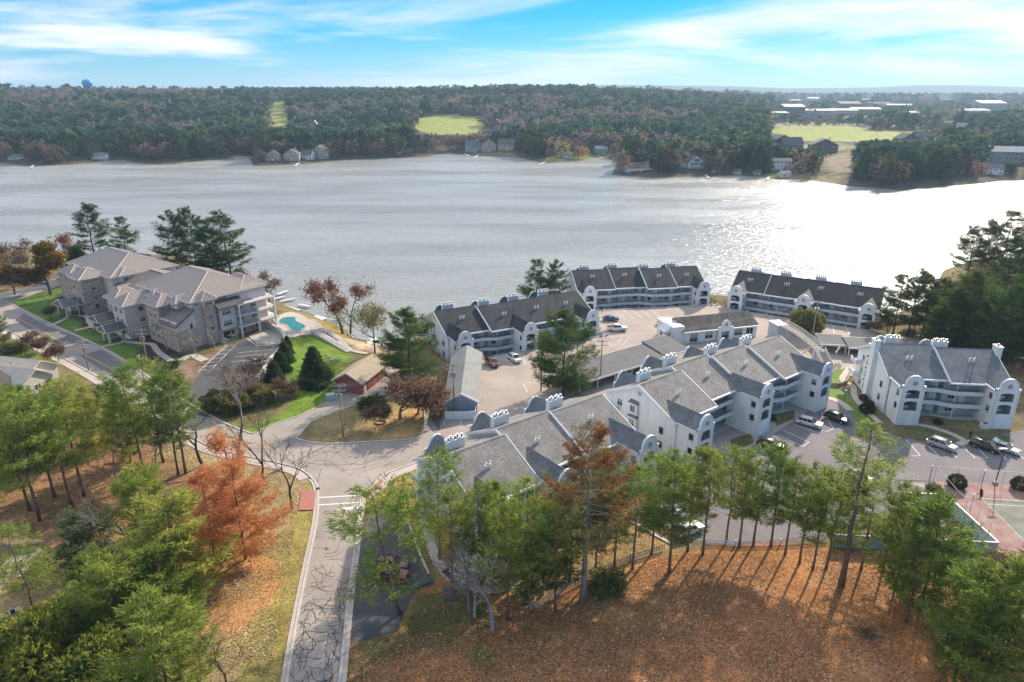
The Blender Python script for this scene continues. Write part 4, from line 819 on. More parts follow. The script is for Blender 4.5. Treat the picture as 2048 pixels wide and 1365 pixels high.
block('upper_room', 44.5, 48, 7, 12, 8.8, 11.3, M_LAV); hip(44.5, 50, 7, 12, 11.3, 1.6, 0.6, 'a')
for b_ in (8.3, 10.6): swin(44.5, b_, 10.2, 1.3, 1.2, FA, 2)
for a in (5, 6): swin(a * 9.0, 5.0 if a > 5 else 5.5, 9.2 if a > 5 else 6.6, 1.6, 1.0, FB, 3)
for b_, z in ((16, 9.6), (20, 9.6), (20, 6.6)): swin(46, b_, z, 1.6, 1.2, FA, 3)
for a0, a1, b0, b1, z in ((53, 60, -6.5, -1.3, 3.4), (31, 37, -6.0, -1.3, 3.2), (20.5, 25, -8.4, -3.5, 3.2)):   # entrance porches
    pr = hip(a0, a1, b0, b1, z, 1.5, 0.5, 'b', 0.5, m=MATS['dark_seam_roof'], ribs=False)
    for a in (a0 + 0.5, a1 - 0.5): o = MB(); x, y = L2(a, b0 + 0.5); o.box(x - 0.2, x + 0.2, y - 0.2, y + 0.2, 0, z); o.build('porch_post', M_SWIN, stone, fix=False)
    x, y = L2((a0 + a1) / 2, b1); door(stone, (x, y, 0.05), FB, 1.2, 2.2, mat('brown_door', (0.12, 0.07, 0.05), 0.5, 0.1, 3))
block('side_wing', 73, 79, 2, 8, 0, 7, M_STONE); hip(73, 79, 2, 8, 7, 1.6, 0.6, 'a', m=M_BROWNR, ribs=False)

# ------------------------------------------------------------ generic gabled house
def house(label, loc, hd, w, d, hw, hr, wall, roof, cat='house', name='house', wins=True, over=0.5, group=None, chimney=False, gable_front=False, scale=1.0, floors=1, deck=False, trim=None, front_glass=False):
    root = thing(name, label, cat, loc, hd, group)
    b = MB()
    if gable_front: b.prism_y([(-w/2, 0), (w/2, 0), (w/2, hw), (0, hw + hr), (-w/2, hw)], 0, d)
    else: b.prism_x([(0, 0), (d, 0), (d, hw), (d/2, hw + hr), (0, hw)], -w/2, w/2)
    b.build('wall', wall, root)
    b = MB(); t = 0.25; s = hr / ((w if gable_front else d) / 2)
    if gable_front: b.prism_y([(-w/2 - over, hw - over*s), (0, hw + hr), (w/2 + over, hw - over*s), (w/2 + over, hw - over*s + t), (0, hw + hr + t*1.2), (-w/2 - over, hw - over*s + t)], -over, d + over)
    else: b.prism_x([(-over, hw - over*s), (d/2, hw + hr), (d + over, hw - over*s), (d + over, hw - over*s + t), (d/2, hw + hr + t*1.2), (-over, hw - over*s + t)], -w/2 - over, w/2 + over)
    r_ = b.build('roof', roof, root)
    if chimney: b = MB(); b.box(w*0.2, w*0.2 + 1.0, d*0.55, d*0.55 + 1.0, hw, hw + hr + 1.2); b.build('chimney', trim or M_STONE, r_)
    if wins:
        n = max(2, int(w / 3.0)); fh = hw / floors
        for f in range(floors):
            for k in range(n):
                x = -w/2 + w * (k + 0.5) / n
                if f == 0 and k == n // 2: door(root, (x, 0, 0.05), 0, 1.0, 2.1, trim or M_WHITE)
                else: window(root, min(1.6, w/n*0.55), min(1.4, fh*0.5), (x, 0, fh*f + fh*0.55), 0, 2, trim)
            window(root, 1.2, min(1.3, fh*0.5), (-w/2, d*0.5, fh*f + fh*0.55), -R(90), 2, trim); window(root, 1.2, min(1.3, fh*0.5), (w/2, d*0.5, fh*f + fh*0.55), R(90), 2, trim)
        if gable_front and hr > 2.2: window(root, 1.4, 1.2, (0, 0, hw + hr*0.3), 0, 2, trim)
    if front_glass:
        for k in range(3):
            for zz in (0.35, 0.75): window(root, w*0.2, hw*0.3, (-w*0.24 + k*w*0.24, 0, hw*zz + 0.4), 0, 2, trim)
        window(root, w*0.3, hr*0.4, (0, 0, hw + hr*0.32), 0, 2, trim)
    if deck:
        b = MB(); b.box(-w*0.55, w*0.55, -3.0, -0.05, 2.2, 2.45); dk = b.build('deck', M_WHITE, root); rail(dk, [(-w*0.54, -0.2), (-w*0.54, -2.9), (w*0.54, -2.9), (w*0.54, -0.2)], 2.45, 1.0, 0.8, M_WHITE)
        for x in (-w*0.5, 0, w*0.5): b = MB(); b.box(x - 0.12, x + 0.12, -2.9, -2.66, -1.5, 2.2); b.build('deck_post', M_WHITE, root, fix=False)
    return root
# long blue garage with bin enclosure
g = thing('long_garage', 'long low pale blue garage with grey gable roof in the car park', 'garage', (-10.3, 126.0, 0), R(1.0))
b = MB(); b.prism_y([(-3.2, 0), (3.2, 0), (3.2, 2.9), (0, 4.6), (-3.2, 2.9)], 0, 27); b.build('wall', siding('mid_blue_siding', (0.27, 0.35, 0.41)), g)
b = MB(); b.prism_y([(-3.7, 2.62), (0, 4.62), (3.7, 2.62), (3.7, 2.84), (0, 4.86), (-3.7, 2.84)], -0.5, 27.5); r_ = b.build('roof', mat('green_grey_shingles', (0.25, 0.25, 0.235), 0.9, 0.15, 0.6, 0.3, 5), g)
b = MB(); b.prism_y([(-3.72, 2.5), (0, 4.5), (3.72, 2.5), (3.72, 2.86), (0, 4.9), (-3.72, 2.86)], -0.6, -0.45); b.build('rake_board', M_WHITE, r_)
medallion(g, (0, -0.004, 3.7), 0, 0.42)
for y in (3.5, 8.5, 13.5, 18.5, 23.5): o = MB(); o.box(-0.06, 0, -1.25, 1.25, 0, 2.2); q = o.build('garage_door', M_TRIM, g); q.location = (3.26, y, 0.02)
e_ = thing('bin_enclosure', 'pale grey slatted bin enclosure in front of the blue garage', 'enclosure', (-10.3, 123.4, 0), R(1))
for x0, x1, y0, y1 in ((-3.0, 3.0, 0, 0.1), (-3.0, -2.9, 0.1, 2.4), (2.9, 3.0, 0.1, 2.4)):
    o = MB(); o.box(x0, x1, y0, y1, 0.05, 1.85); o.build('panel', M_TRIM, e_)
for x in (-3.05, -1.0, 1.0, 3.05): o = MB(); o.box(x - 0.08, x + 0.08, -0.06, 0.0, 0, 1.95); o.build('post', M_WHITE, e_, fix=False)
o = MB(); o.box(-0.25, 0.25, -0.08, -0.02, 1.0, 1.5); o.build('notice_plate', M_WHITE, e_)
bn = thing('red_bin', 'small red lidded bin at the corner of the bin enclosure', 'bin', (-6.7, 123.6, 0.03))
b = MB(); b.prism([(-0.4, -0.35), (0.4, -0.35), (0.45, 0.4), (-0.45, 0.4)], 0, 1.25); b.build('body', mat('red_plastic', (0.5, 0.04, 0.05), 0.4, 0.05, 2), bn)
b = MB(); b.prism_x([(-0.42, 1.25), (0.46, 1.25), (0.46, 1.4), (-0.42, 1.3)], -0.48, 0.48); b.build('lid', mat('red_plastic', (0.5, 0.04, 0.05)), bn)
# red brick garage
M_BRICK = siding('red_brick', (0.30, 0.095, 0.075), 0.11)
bg = thing('brick_garage', 'red brick double garage with tan gable roof by the driveway', 'garage', (-32.5, 135.4, 0), R(73 - 90))
Lg, Wg = 11.0, 6.6
b = MB(); b.prism_y([(-Wg, 0), (0, 0), (0, 2.9), (-Wg/2, 4.7), (-Wg, 2.9)], 0, Lg); b.build('wall', M_BRICK, bg)
b = MB(); b.prism_y([(-Wg - 0.6, 2.6), (-Wg/2, 4.72), (0.6, 2.6), (0.6, 2.82), (-Wg/2, 4.96), (-Wg - 0.6, 2.82)], -0.5, Lg + 0.5); r_ = b.build('roof', mat('tan_shingles', (0.38, 0.31, 0.22), 0.9, 0.14, 0.8, 0.3, 6), bg)
b = MB(); b.prism_y([(-Wg - 0.62, 2.5), (-Wg/2, 4.6), (0.62, 2.5), (0.62, 2.84), (-Wg/2, 5.0), (-Wg - 0.62, 2.84)], -0.6, -0.46); b.build('rake_board', mat('cream_trim', (0.6, 0.55, 0.48), 0.6, 0.05), r_)
for y0, y1 in ((2.4, 5.8), (7.0, 9.6)): o = MB(); o.box(0, 0.06, y0, y1, 0.02, 2.3); o.build('garage_door', mat('dark_red_door', (0.22, 0.07, 0.06), 0.6, 0.1, 2), bg)
door(bg, (0, 1.2, 0.03), R(90), 0.9, 2.0, MATS['cream_trim']); window(bg, 1.2, 0.9, (-Wg + 2.2, 0, 1.5), 0, 2)
# office
of = thing('office_building', 'single storey white-blue office with arched pediment over its door', 'building', (41.4, 166.4, 0), R(15.5))
LO, DO = 25.2, 8.6
b = MB(); b.prism_x([(0, 0), (DO, 0), (DO, 3.3), (DO * 0.55, 5.4), (0, 3.3)], 3.4, LO); b.build('wall', M_SIDE, of)
b = MB(); b.prism_x([(-0.5, 3.05), (DO * 0.55, 5.5), (DO + 0.5, 3.05), (DO + 0.5, 3.3), (DO * 0.55, 5.76), (-0.5, 3.3)], 3.1, LO + 0.3); r_ = b.build('roof', shingle('weathered_brown_shingles', (0.075, 0.068, 0.064), (0.14, 0.13, 0.12), 0.4), of)
b = MB(); b.prism_x([(-0.7, 3.0), (-0.5, 3.0), (-0.5, 3.34), (-0.7, 3.28)], 3.1, LO + 0.3); b.build('gutter', M_WHITE, r_)
b = MB(); b.box(0, 3.4, 0.2, DO - 0.3, 0, 4.0); b.build('end_room', M_SIDE, of); b = MB(); b.box(-0.15, 3.55, 0.05, DO - 0.15, 4.0, 4.75); b.box(0.15, 3.25, 0.35, DO - 0.45, 4.3, 4.76, 0); b.build('roof_parapet', M_WHITE, of)
pd = link('pediment', panel(dome_outline(4.4, 3.9, 1.3, 0.0), [[(-1.2, 0.05), (1.2, 0.05), (1.2, 2.6), (-1.2, 2.6)]], 0.35, M_SIDE, 'pediment'), of, (15.2, -0.9, 0))
b = MB(); b.box(-2.15, -1.95, 0.35, 0.95, 0, 3.9); b.box(1.95, 2.15, 0.35, 0.95, 0, 3.9); b.prism_y([(-2.1, 3.5), (0, 5.0), (2.1, 3.5)], 0.36, 4.0); b.build('entrance_porch', M_SIDE, of)
medallion(of, (15.2, -0.91, 4.55), 0, 0.6)
link('pane', shared(('pane', 2.3, 2.5), lambda: pane_mesh(2.3, 2.5)), link('entrance_doors', frame_mesh(2.3, 2.5, 3, mat('dark_frame', (0.05, 0.05, 0.055), 0.5, 0)), of, (15.2, -0.02, 1.35)))
for x, w in ((6.4, 2.2), (10.8, 2.2), (19.6, 2.2), (23.0, 2.0)): window(of, w, 1.7 if x > 7 else 2.2, (x, 0, 1.75 if x > 7 else 1.4), 0, 2)
for y in (1.6, 3.6, 5.6): window(of, 1.0, 2.0, (0, y, 1.7), -R(90), 1, MATS['dark_frame'])
for y in (1.6, 4.6): window(of, 1.0, 1.4, (LO, y, 1.7), R(90), 2)
# carports: roof on posts
def carport(label, loc, hd, L_, D_, zf, zb, m, x0=0.0):
    root = thing('carport', label, 'carport', loc, R(hd), 'low carport roofs in the car park')
    b = MB(); b.prism_x([(0, zf), (D_, zb), (D_, zb + 0.22), (0, zf + 0.22)], x0, L_); r_ = b.build('roof', m, root)
    b = MB(); b.prism_x([(-0.12, zf - 0.15), (0, zf - 0.15), (0, zf + 0.24), (-0.12, zf + 0.24)], x0, L_); b.prism_x([(D_, zb - 0.12), (D_ + 0.12, zb - 0.12), (D_ + 0.12, zb + 0.24), (D_, zb + 0.24)], x0, L_); b.build('fascia', M_TRIM, r_)
    n = int((L_ - x0) / 5)
    for k in range(n + 1):
        for y, z in ((0.25, zf), (D_ - 0.25, zb)): o = MB(); x = x0 + 0.3 + (L_ - x0 - 0.6) * k / n; o.box(x - 0.09, x + 0.09, y - 0.09, y + 0.09, 0, z + 0.05); o.build('post', M_TRIM, root, fix=False)
    b = MB(); b.box(x0, L_, D_ - 0.12, D_ - 0.02, 0, zb - 0.02); b.build('back_wall', M_SIDE2, root); return root
M_CARP = mat('grey_felt_roof', (0.155, 0.15, 0.148), 0.9, 0.14, 0.4, 0.3, 5)
carport('long grey carport roof beside the tall pine and behind the large block', (14.6, 135.6, 0), 35.5, 27.0, 7.6, 2.3, 3.5, M_CARP)
carport('short grey carport roof between the long carport and the office', (14.6 + 27.2 * math.cos(R(35.5)), 135.6 + 27.2 * math.sin(R(35.5)), 0), 35.5, 8.5, 8.2, 2.5, 3.9, M_CARP)
for k, (u, v, L_, nm) in enumerate(((1634, 704, 6.5, 'left of two'), (1690, 712, 13.5, 'right of two'))):
    p = P(u, v); carport('dark carport roof near the footbridge steps, ' + nm, (p.x, p.y - 1, 0), -10, L_, 6.4, 2.3 + 0.12 * k, 2.9 + 0.12 * k, M_CARP)
# footbridge with abutment and steps
br = thing('footbridge', 'white arched steel footbridge with railings', 'bridge', (0, 0, 0))
A, B = P(1566, 652, 4.2), P(1640, 702, 3.2); A = Vector((A.x, A.y, 4.4)); B = Vector((B.x, B.y, 3.3)); dv = B - A; sd_ = Vector((dv.y, -dv.x, 0)).normalized() * 0.85
def arcpt(t, off=0.0, s=0): q = A.lerp(B, t); q.z += 0.9 * 4 * t * (1 - t) * 0.55 + off; return q + sd_ * s
b = MB(); n = 14
for k in range(n):
    p0, p1 = arcpt(k / n), arcpt((k + 1) / n); b.face([p0 - sd_, p0 + sd_, p1 + sd_, p1 - sd_]); b.face([p0 + sd_ - Vector((0, 0, .2)), p0 - sd_ - Vector((0, 0, .2)), p1 - sd_ - Vector((0, 0, .2)), p1 + sd_ - Vector((0, 0, .2))])
b.build('deck', M_CONC, br, fix=False)
M_CREAM = mat('cream_steel', (0.72, 0.66, 0.56), 0.5, 0.06, 2)
for s in (-1, 1):
    b = MB(); b.tube([arcpt(k / n, 1.25, s) for k in range(n + 1)], 0.09, 5); b.tube([arcpt(k / n, -0.1, s) for k in range(n + 1)], 0.13, 5); b.tube([arcpt(k / n, 0.55, s) for k in range(n + 1)], 0.04, 4)
    for k in range(n): b.tube([arcpt(k / n, -0.1, s), arcpt((k + 1) / n, 1.25, s)], 0.045, 4); b.tube([arcpt((k + 1) / n, -0.1, s), arcpt(k / n, 1.25, s)], 0.045, 4); b.tube([arcpt(k / n, -0.1, s), arcpt(k / n, 1.25, s)], 0.06, 4)
    b.build('truss_railing', M_CREAM, br, fix=False)
ab = thing('bridge_abutment', 'blue-grey abutment tower at the high end of the footbridge', 'abutment', (A.x, A.y, 0), math.atan2(dv.y, dv.x))
b = MB(); b.box(-4.2, 0.1, -1.5, 1.5, 0, 4.25); b.build('wall', M_SIDE2, ab); b = MB(); b.box(-4.4, 0.2, -1.65, 1.65, 4.25, 4.4); b.build('cap', M_WHITE, ab); rail(ab, [(-4.2, -1.5), (0, -1.5)], 4.4, 1.1, 0.5, M_WHITE)
st = thing('bridge_steps', 'grey steps coming down from the low end of the footbridge', 'steps', (B.x, B.y, 0), math.atan2(dv.y, dv.x))
b = MB()
for k in range(10): b.box(0.1 + k * 0.42, 0.52 + k * 0.42, -1.1, 1.1, 0, 3.2 - k * 0.32)
b.build('tread_stack', M_CONC, st, fix=False)
for y in (-1.2, 1.2): b = MB(); b.prism_y([(0.1, 3.2), (4.4, 0.1), (4.4, 1.0), (0.1, 4.2)], y - 0.06, y + 0.06); b.build('stringer', M_CREAM, st)
b = MB(); b.box(-1.0, 0.1, -1.3, 1.3, 0, 3.2); b.build('landing', M_SIDE2, st)
# houses on this shore at the left
M_TANR = mat('tan_roof', (0.60, 0.50, 0.39), 0.9, 0.12, 0.6, 0.3, 5); M_SLATE = mat('slate_roof', (0.085, 0.08, 0.083), 0.9, 0.2, 0.6, 0.3, 5); M_CREAMW = siding('cream_siding', (0.55, 0.5, 0.43))
p = P(20, 800)
hl = thing('street_house', 'tan-roofed house with dark rear gables at the left edge', 'house', (-112.0, 133.0, 0), R(-14))
for x0, x1, y0, y1, z, h, m, rd in ((-14, 4.5, 5.5, 13.5, 3.2, 2.4, M_TANR, 'x'), (-4, 8, 1.0, 9.0, 3.0, 2.6, M_TANR, 'x'), (-14, -3, -5, 5.6, 3.1, 3.0, M_SLATE, 'y'), (-4, 6, -6.5, 2.2, 3.0, 3.0, M_SLATE, 'y')):
    o = MB(); ov = 0.6
    if rd == 'x': o.prism_x([(y0 - ov, z - .2), ((y0 + y1)/2, z + h), (y1 + ov, z - .2), (y1 + ov, z), ((y0 + y1)/2, z + h + .25), (y0 - ov, z)], x0 - ov, x1 + ov)
    else: o.prism_y([(x0 - ov, z - .2), ((x0 + x1)/2, z + h), (x1 + ov, z - .2), (x1 + ov, z), ((x0 + x1)/2, z + h + .25), (x0 - ov, z)], y0 - ov, y1 + ov)
    o.build('roof', m, hl); o = MB()
    if rd == 'x': o.prism_x([(y0, 0), (y1, 0), (y1, z), ((y0 + y1)/2, z + h - .1), (y0, z)], x0, x1)
    else: o.prism_y([(x0, 0), (x1, 0), (x1, z), ((x0 + x1)/2, z + h - .1), (x0, z)], y0, y1)
    o.build('wall', M_CREAMW, hl)
for x in (-2.0, 0.2): o = MB(); o.cyl(x, 8.2, 3.4, 5.2, 0.14, 8); o.build('roof_pipe', M_BLACK, hl)
window(hl, 1.4, 1.2, (8, 5, 1.7), R(90)); window(hl, 1.4, 1.2, (6, -2, 1.7), R(90)); window(hl, 1.2, 1.0, (1, -6.5, 1.8), 0)
p = P(18, 1165)
house('brown-roofed cottage corner with white trim at the lower left edge', (p.x - 3.6, p.y - 1.0, 0), R(-15), 7, 7, 2.8, 1.8, M_CREAMW, mat('brown_roof', (0.16, 0.10, 0.08), 0.9, 0.15, 0.8, 0.3, 5), name='cottage')
p = P(300, 512); pv = PT(300, 530)
lh = thing('lakeside_house', 'dark brown hip-roofed house on the shore behind the stone condominium', 'house', (-128, 228, -1.0), R(-24))
for x0, x1, y0, y1, z, h in ((-16, 6, 0, 11, 6.2, 3.6), (2, 18, -2.5, 9, 5.6, 3.2)):
    o = MB(); o.box(x0, x1, y0, y1, -2, z); o.build('wall', M_TAUPE, lh); o = MB(); ov = 0.8; k = (y1 - y0) / 2; c = [(x0-ov, y0-ov, z), (x1+ov, y0-ov, z), (x1+ov, y1+ov, z), (x0-ov, y1+ov, z)]; r0, r1 = (x0 + k, (y0+y1)/2, z + h), (x1 - k, (y0+y1)/2, z + h)
    o.face([c[0], c[1], r1, r0]); o.face([c[1], c[2], r1]); o.face([c[2], c[3], r0, r1]); o.face([c[3], c[0], r0]); o.face(c[::-1]); o.build('roof', M_BROWNR, lh)
for x in (4, 8, 12, 16): window(lh, 1.8, 1.5, (x, -2.5, 3.6), 0)
for y in (1, 5): window(lh, 1.6, 1.5, (18, y, 3.6), R(90)); window(lh, 1.6, 1.5, (18, y, 0.8), R(90))
o = MB(); o.box(18, 22, -2, 8, 2.0, 2.2); dk = o.build('deck', M_WHITE, lh); rail(dk, [(22, -2), (22, 8)], 2.2, 1.0, 1.0, M_RAIL)
# ------------------------------------------------------------ vegetation builders (meshes shared by the copies)
def rot_basis(d):
    d = d / np.linalg.norm(d); a = np.cross(d, [0.3, 0.2, 0.93]); a /= max(1e-6, np.linalg.norm(a)); return d, a, np.cross(d, a)
def tufts(C_, D_, rs, n, L_, w, spread, jit=0.35):
    """needle or leaf sprays: n narrow blades round each centre C_ pointing along D_"""
    m = len(C_); C3 = np.repeat(C_, n, 0); D3 = np.repeat(D_, n, 0) + rs.normal(0, spread, (m * n, 3)); D3 /= np.linalg.norm(D3, axis=1)[:, None] + 1e-9
    S_ = np.cross(D3, rs.normal(0, 1, (m * n, 3))); S_ /= np.linalg.norm(S_, axis=1)[:, None] + 1e-9
    ln = L_ * rs.uniform(0.6, 1.3, (m * n, 1)); C3 = C3 + rs.normal(0, jit * L_, (m * n, 3))
    a = C3 - S_ * w; b = C3 + S_ * w; c = C3 + D3 * ln + S_ * w * 0.5; d = C3 + D3 * ln - S_ * w * 0.5
    V = np.stack([a, b, c, d], 1).reshape(-1, 3); F = np.arange(len(V)).reshape(-1, 4); t = np.repeat(np.clip(np.repeat(rs.uniform(0, 1, m), n) * 0.7 + rs.uniform(0, 0.3, m * n), 0, 1), 4)
    return V, F, t
def pine_mesh(seed, Hh, start, rad, dens=1.0, bare=0.0, top=1.0, blade=0.42, w=0.045, lean=0.02, droop=0.0, gap=0.0, r0=None):
    rs = np.random.RandomState(seed); tb = MB(); n = 9; r0 = r0 or Hh * 0.0078 + 0.03
    lx, ly = rs.normal(0, lean, 2); wob = rs.normal(0, 0.01 * Hh, (n, 2)); wob[0] = 0
    ax = [(lx * Hh * (k / (n-1)) ** 1.5 + wob[k][0] * k / n, ly * Hh * (k / (n-1)) ** 1.5 + wob[k][1] * k / n, Hh * k / (n - 1)) for k in range(n)]
    tb.tube(ax, [r0 * (1.25 if k == 0 else 1) * (1 - 0.93 * (k / (n-1))) + 0.012 for k in range(n)], 7)
    axn = np.array(ax); cs, ds = [], []; z = start * Hh
    while z < Hh * 0.995:
        zr = (z / Hh - start) / (1 - start); base = np.array([np.interp(z, axn[:, 2], axn[:, i]) for i in range(3)])
        prof = np.interp(zr, [0, 0.12, 0.35, 0.6, 0.85, 1.0], [0.55, 0.85, 1.0, 0.82, 0.45 * top, 0.10])
        for k in range(rs.randint(3, 6)):
            if rs.rand() < gap: continue
            az = rs.uniform(0, 6.283); L_ = rad * prof * rs.uniform(0.32, 1.22)
            el = np.interp(zr, [0, 0.4, 0.8, 1], [-0.12 - droop, 0.08, 0.45, 0.95]) + rs.normal(0, 0.12); m = 5
            pts = []
            for q in range(m + 1):
                s = q / m; e2 = el + 0.30 * s * s; pts.append(base + np.array([math.cos(az) * math.cos(e2), math.sin(az) * math.cos(e2), math.sin(e2)]) * L_ * s)
            br = max(0.012, r0 * 0.22 * (1 - 0.6 * zr)); tb.tube(pts, [br * (1 - 0.8 * q / m) for q in range(m + 1)], 3, cap=False)
            if rs.rand() < bare: continue
            P_ = np.array(pts); nt = max(3, int(L_ * 9.5 * dens))
            s = rs.uniform(0.28, 1.02, nt) ** 0.8; c = np.stack([np.interp(s, np.linspace(0, 1, m + 1), P_[:, i]) for i in range(3)], 1)
            side = np.array([-math.sin(az), math.cos(az), 0]); off = rs.normal(0, 0.20 * L_, nt) * (0.45 + 0.55 * (1 - np.abs(s - 0.6)))
            c = c + side * off[:, None] + np.array([0, 0, 1]) * rs.normal(0.05, 0.10, nt)[:, None]
            out = np.array([math.cos(az), math.sin(az), 0.35]); d = out + side * np.sign(off)[:, None] * 0.7 * rs.rand(nt)[:, None]
            cs.append(c); ds.append(d)
        z += Hh * 0.023 + rs.uniform(0.08, 0.32)
    for k in range(int(start * Hh * 0.9)):               # dead snags below the crown
        zz = rs.uniform(0.25, 1.0) * start * Hh; az = rs.uniform(0, 6.28); base = np.array([np.interp(zz, axn[:, 2], axn[:, i]) for i in range(3)]); L_ = rs.uniform(0.5, 1.9)
        tb.tube([base, base + np.array([math.cos(az) * L_, math.sin(az) * L_, rs.uniform(-0.3, 0.2)])], [0.03, 0.01], 3, cap=False)
    C_, D_ = np.concatenate(cs), np.concatenate(ds); V, F_, t = tufts(C_, D_, rs, 5, blade, w, 0.55)
    zr = np.clip((V[:, 2] / Hh - start) / (1 - start), 0, 1)
    return tb, (V, F_, t)
def branchy(seed, Hh, spread=0.75, depth=5, r0=None, fork=0.28, n0=3, leaf=0, up=0.55, droopy=0.0):
    rs = np.random.RandomState(seed); tb = MB(); tips = []; r0 = r0 or Hh * 0.013 + 0.04
    def grow(p, d, L_, r, lev):
        m = 3; pts = [p]; dd = d.copy()
        for q in range(m):
            dd = dd + rs.normal(0, 0.10, 3) + np.array([0, 0, 0.06 - droopy * (depth - lev) * 0.05]); dd /= np.linalg.norm(dd); pts.append(pts[-1] + dd * L_ / m)
        tb.tube(pts, [r * (1 - 0.42 * q / m) for q in range(m + 1)], 5 if lev >= depth - 1 else 3, cap=False)
        if lev <= 2: tips.extend([pts[-1], pts[-2], pts[1]])
        if lev == 0: return
        k = rs.randint(2, 4) + (1 if lev <= 2 else 0)
        for j in range(k):
            s = 1.0 if j == 0 else rs.uniform(0.45, 1.0); i0 = min(m - 1, int(s * m)); q = pts[i0] + (pts[i0 + 1] - pts[i0]) * (s * m - i0) if s < 1 else pts[-1]
            nd = dd + rs.normal(0, spread, 3) * (0.45 if j == 0 else 1.0); nd[2] = abs(nd[2]) * 0.6 + up * 0.5 * rs.rand(); nd /= np.linalg.norm(nd)
            grow(q, nd, L_ * rs.uniform(0.6, 0.82), max(0.017, r * rs.uniform(0.5, 0.66)), lev - 1)
    grow(np.zeros(3), np.array([rs.normal(0, 0.04), rs.normal(0, 0.04), 1.0]), Hh * fork, r0, depth)
    T = np.array(tips); zmax = max(v[2] for v in tb.v); sc = Hh / zmax; tb.v = [(x * sc, y * sc, z * sc) for x, y, z in tb.v]
    return tb, T * sc
def leaves_at(T, seed, n, size, spread=0.5, per=3):
    rs = np.random.RandomState(seed); c = T[rs.randint(0, len(T), n)] + rs.normal(0, spread, (n, 3)); d = rs.normal(0, 1, (n, 3)); return tufts(c, d, rs, per, size, size * 0.42, 0.6, 0.5)
def blob_leaves(seed, n, rx, ry, rz, size, z0=0.0, shell=0.55, lump=0.25, per=2):
    rs = np.random.RandomState(seed); d = rs.normal(0, 1, (n, 3)); d /= np.linalg.norm(d, axis=1)[:, None]; r = rs.uniform(shell, 1, n) ** 0.7
    lob = 1 + lump * np.sin(d[:, 0] * 5 + seed) * np.cos(d[:, 1] * 4 - seed) + lump * 0.6 * np.sin(d[:, 2] * 7 + d[:, 0] * 3)
    c = d * (r * lob)[:, None] * np.array([rx, ry, rz]); c[:, 2] += z0; k = c[:, 2] > 0.05; c = c[k]; return tufts(c, d[k] + [0, 0, 0.3], rs, per, size, size * 0.38, 0.6, 0.3)
def cone_leaves(seed, n, Hh, rad, size, z0=0.4, power=0.9, per=3, inner=0.35):
    rs = np.random.RandomState(seed); z = rs.uniform(0, 1, n) ** 1.35; az = rs.uniform(0, 6.283, n)
    rr = rad * (1 - z) ** power * (1 + 0.16 * np.sin(z * 46 + seed)) * (1 + 0.14 * np.sin(az * 3 + z * 9)) * rs.uniform(inner, 1.05, n) ** 0.6; d = np.stack([np.cos(az), np.sin(az), rs.uniform(-0.1, 0.5, n)], 1)
    c = np.stack([np.cos(az) * rr, np.sin(az) * rr, z0 + z * (Hh - z0)], 1); return tufts(c, d, rs, per, size, size * 0.2, 0.5, 0.3)
def merge(*parts):
    V, F_, t = [], [], []; o = 0
    for v, f, q in parts: V.append(v); F_.append(f + o); t.append(q); o += len(v)
    return np.concatenate(V), np.concatenate(F_), np.concatenate(t)
L_PINE = leafmat('pine_needles', (0.115, 0.175, 0.042), (0.31, 0.39, 0.085), 0.58)
L_PINEL = leafmat('light_pine_needles', (0.18, 0.24, 0.055), (0.42, 0.48, 0.115), 0.58)
L_PINED = leafmat('dark_pine_needles', (0.045, 0.078, 0.034), (0.12, 0.17, 0.058), 0.45)
L_BRONZE = leafmat('bronze_needles', (0.16, 0.075, 0.03), (0.36, 0.20, 0.06), 0.4, 0.01)
L_YGREEN = leafmat('yellow_green_scale_leaves', (0.135, 0.17, 0.032), (0.32, 0.35, 0.075), 0.5)
L_ORANGE = leafmat('orange_larch_needles', (0.46, 0.19, 0.075), (0.78, 0.40, 0.18), 0.6, 0.012)
L_RUST = leafmat('rust_oak_leaves', (0.14, 0.055, 0.03), (0.30, 0.14, 0.075), 0.4, 0.02)
L_BROWN = leafmat('brown_dry_leaves', (0.14, 0.085, 0.055), (0.30, 0.20, 0.125), 0.4, 0.02)
L_MULTI = leafmat('turning_maple_leaves', (0.10, 0.115, 0.02), (0.36, 0.15, 0.03), 0.42, 0.02)
L_BOX = leafmat('clipped_shrub_leaves', (0.040, 0.052, 0.024), (0.095, 0.10, 0.05), 0.3)
L_OLIVE = leafmat('olive_leaves', (0.14, 0.14, 0.05), (0.30, 0.28, 0.11), 0.45)
L_GREYG = leafmat('grey_green_needles', (0.10, 0.135, 0.06), (0.22, 0.27, 0.12), 0.48)
PROTO = {}
def proto(key, trunk, leaves, bark, leafm):
    tm = trunk.mesh('trunk', bark, True) if trunk is not None else None
    lm = npmesh('crown', leaves[0], leaves[1], leafm, leaves[2]) if leaves is not None else None
    PROTO[key] = (tm, lm)
for k in range(5):                                   # slender grown-up pines with bare lower trunks, 20 m
    t, l = pine_mesh(11 + k, 20.0, 0.30 + 0.05 * (k % 3), 4.4 + 0.6 * (k % 2), 0.8, 0.08, 1.1, gap=0.15); proto(('pine', k), t, l, M_BARK, L_PINEL if k % 2 else L_PINE)
for k in range(3):                                   # broad open pines by the water
    t, l = pine_mesh(31 + k, 20.0, 0.20, 4.6, 1.25, 0.03, 1.25, gap=0.10, droop=-0.05); proto(('lakepine', k), t, l, M_BARKD, L_PINED)
for k in range(2):
    t, l = pine_mesh(41 + k, 20.0, 0.10, 5.2, 1.15, 0.02, 1.1, blade=0.5); proto(('bigpine', k), t, l, M_BARK, L_PINE if k else L_PINEL)
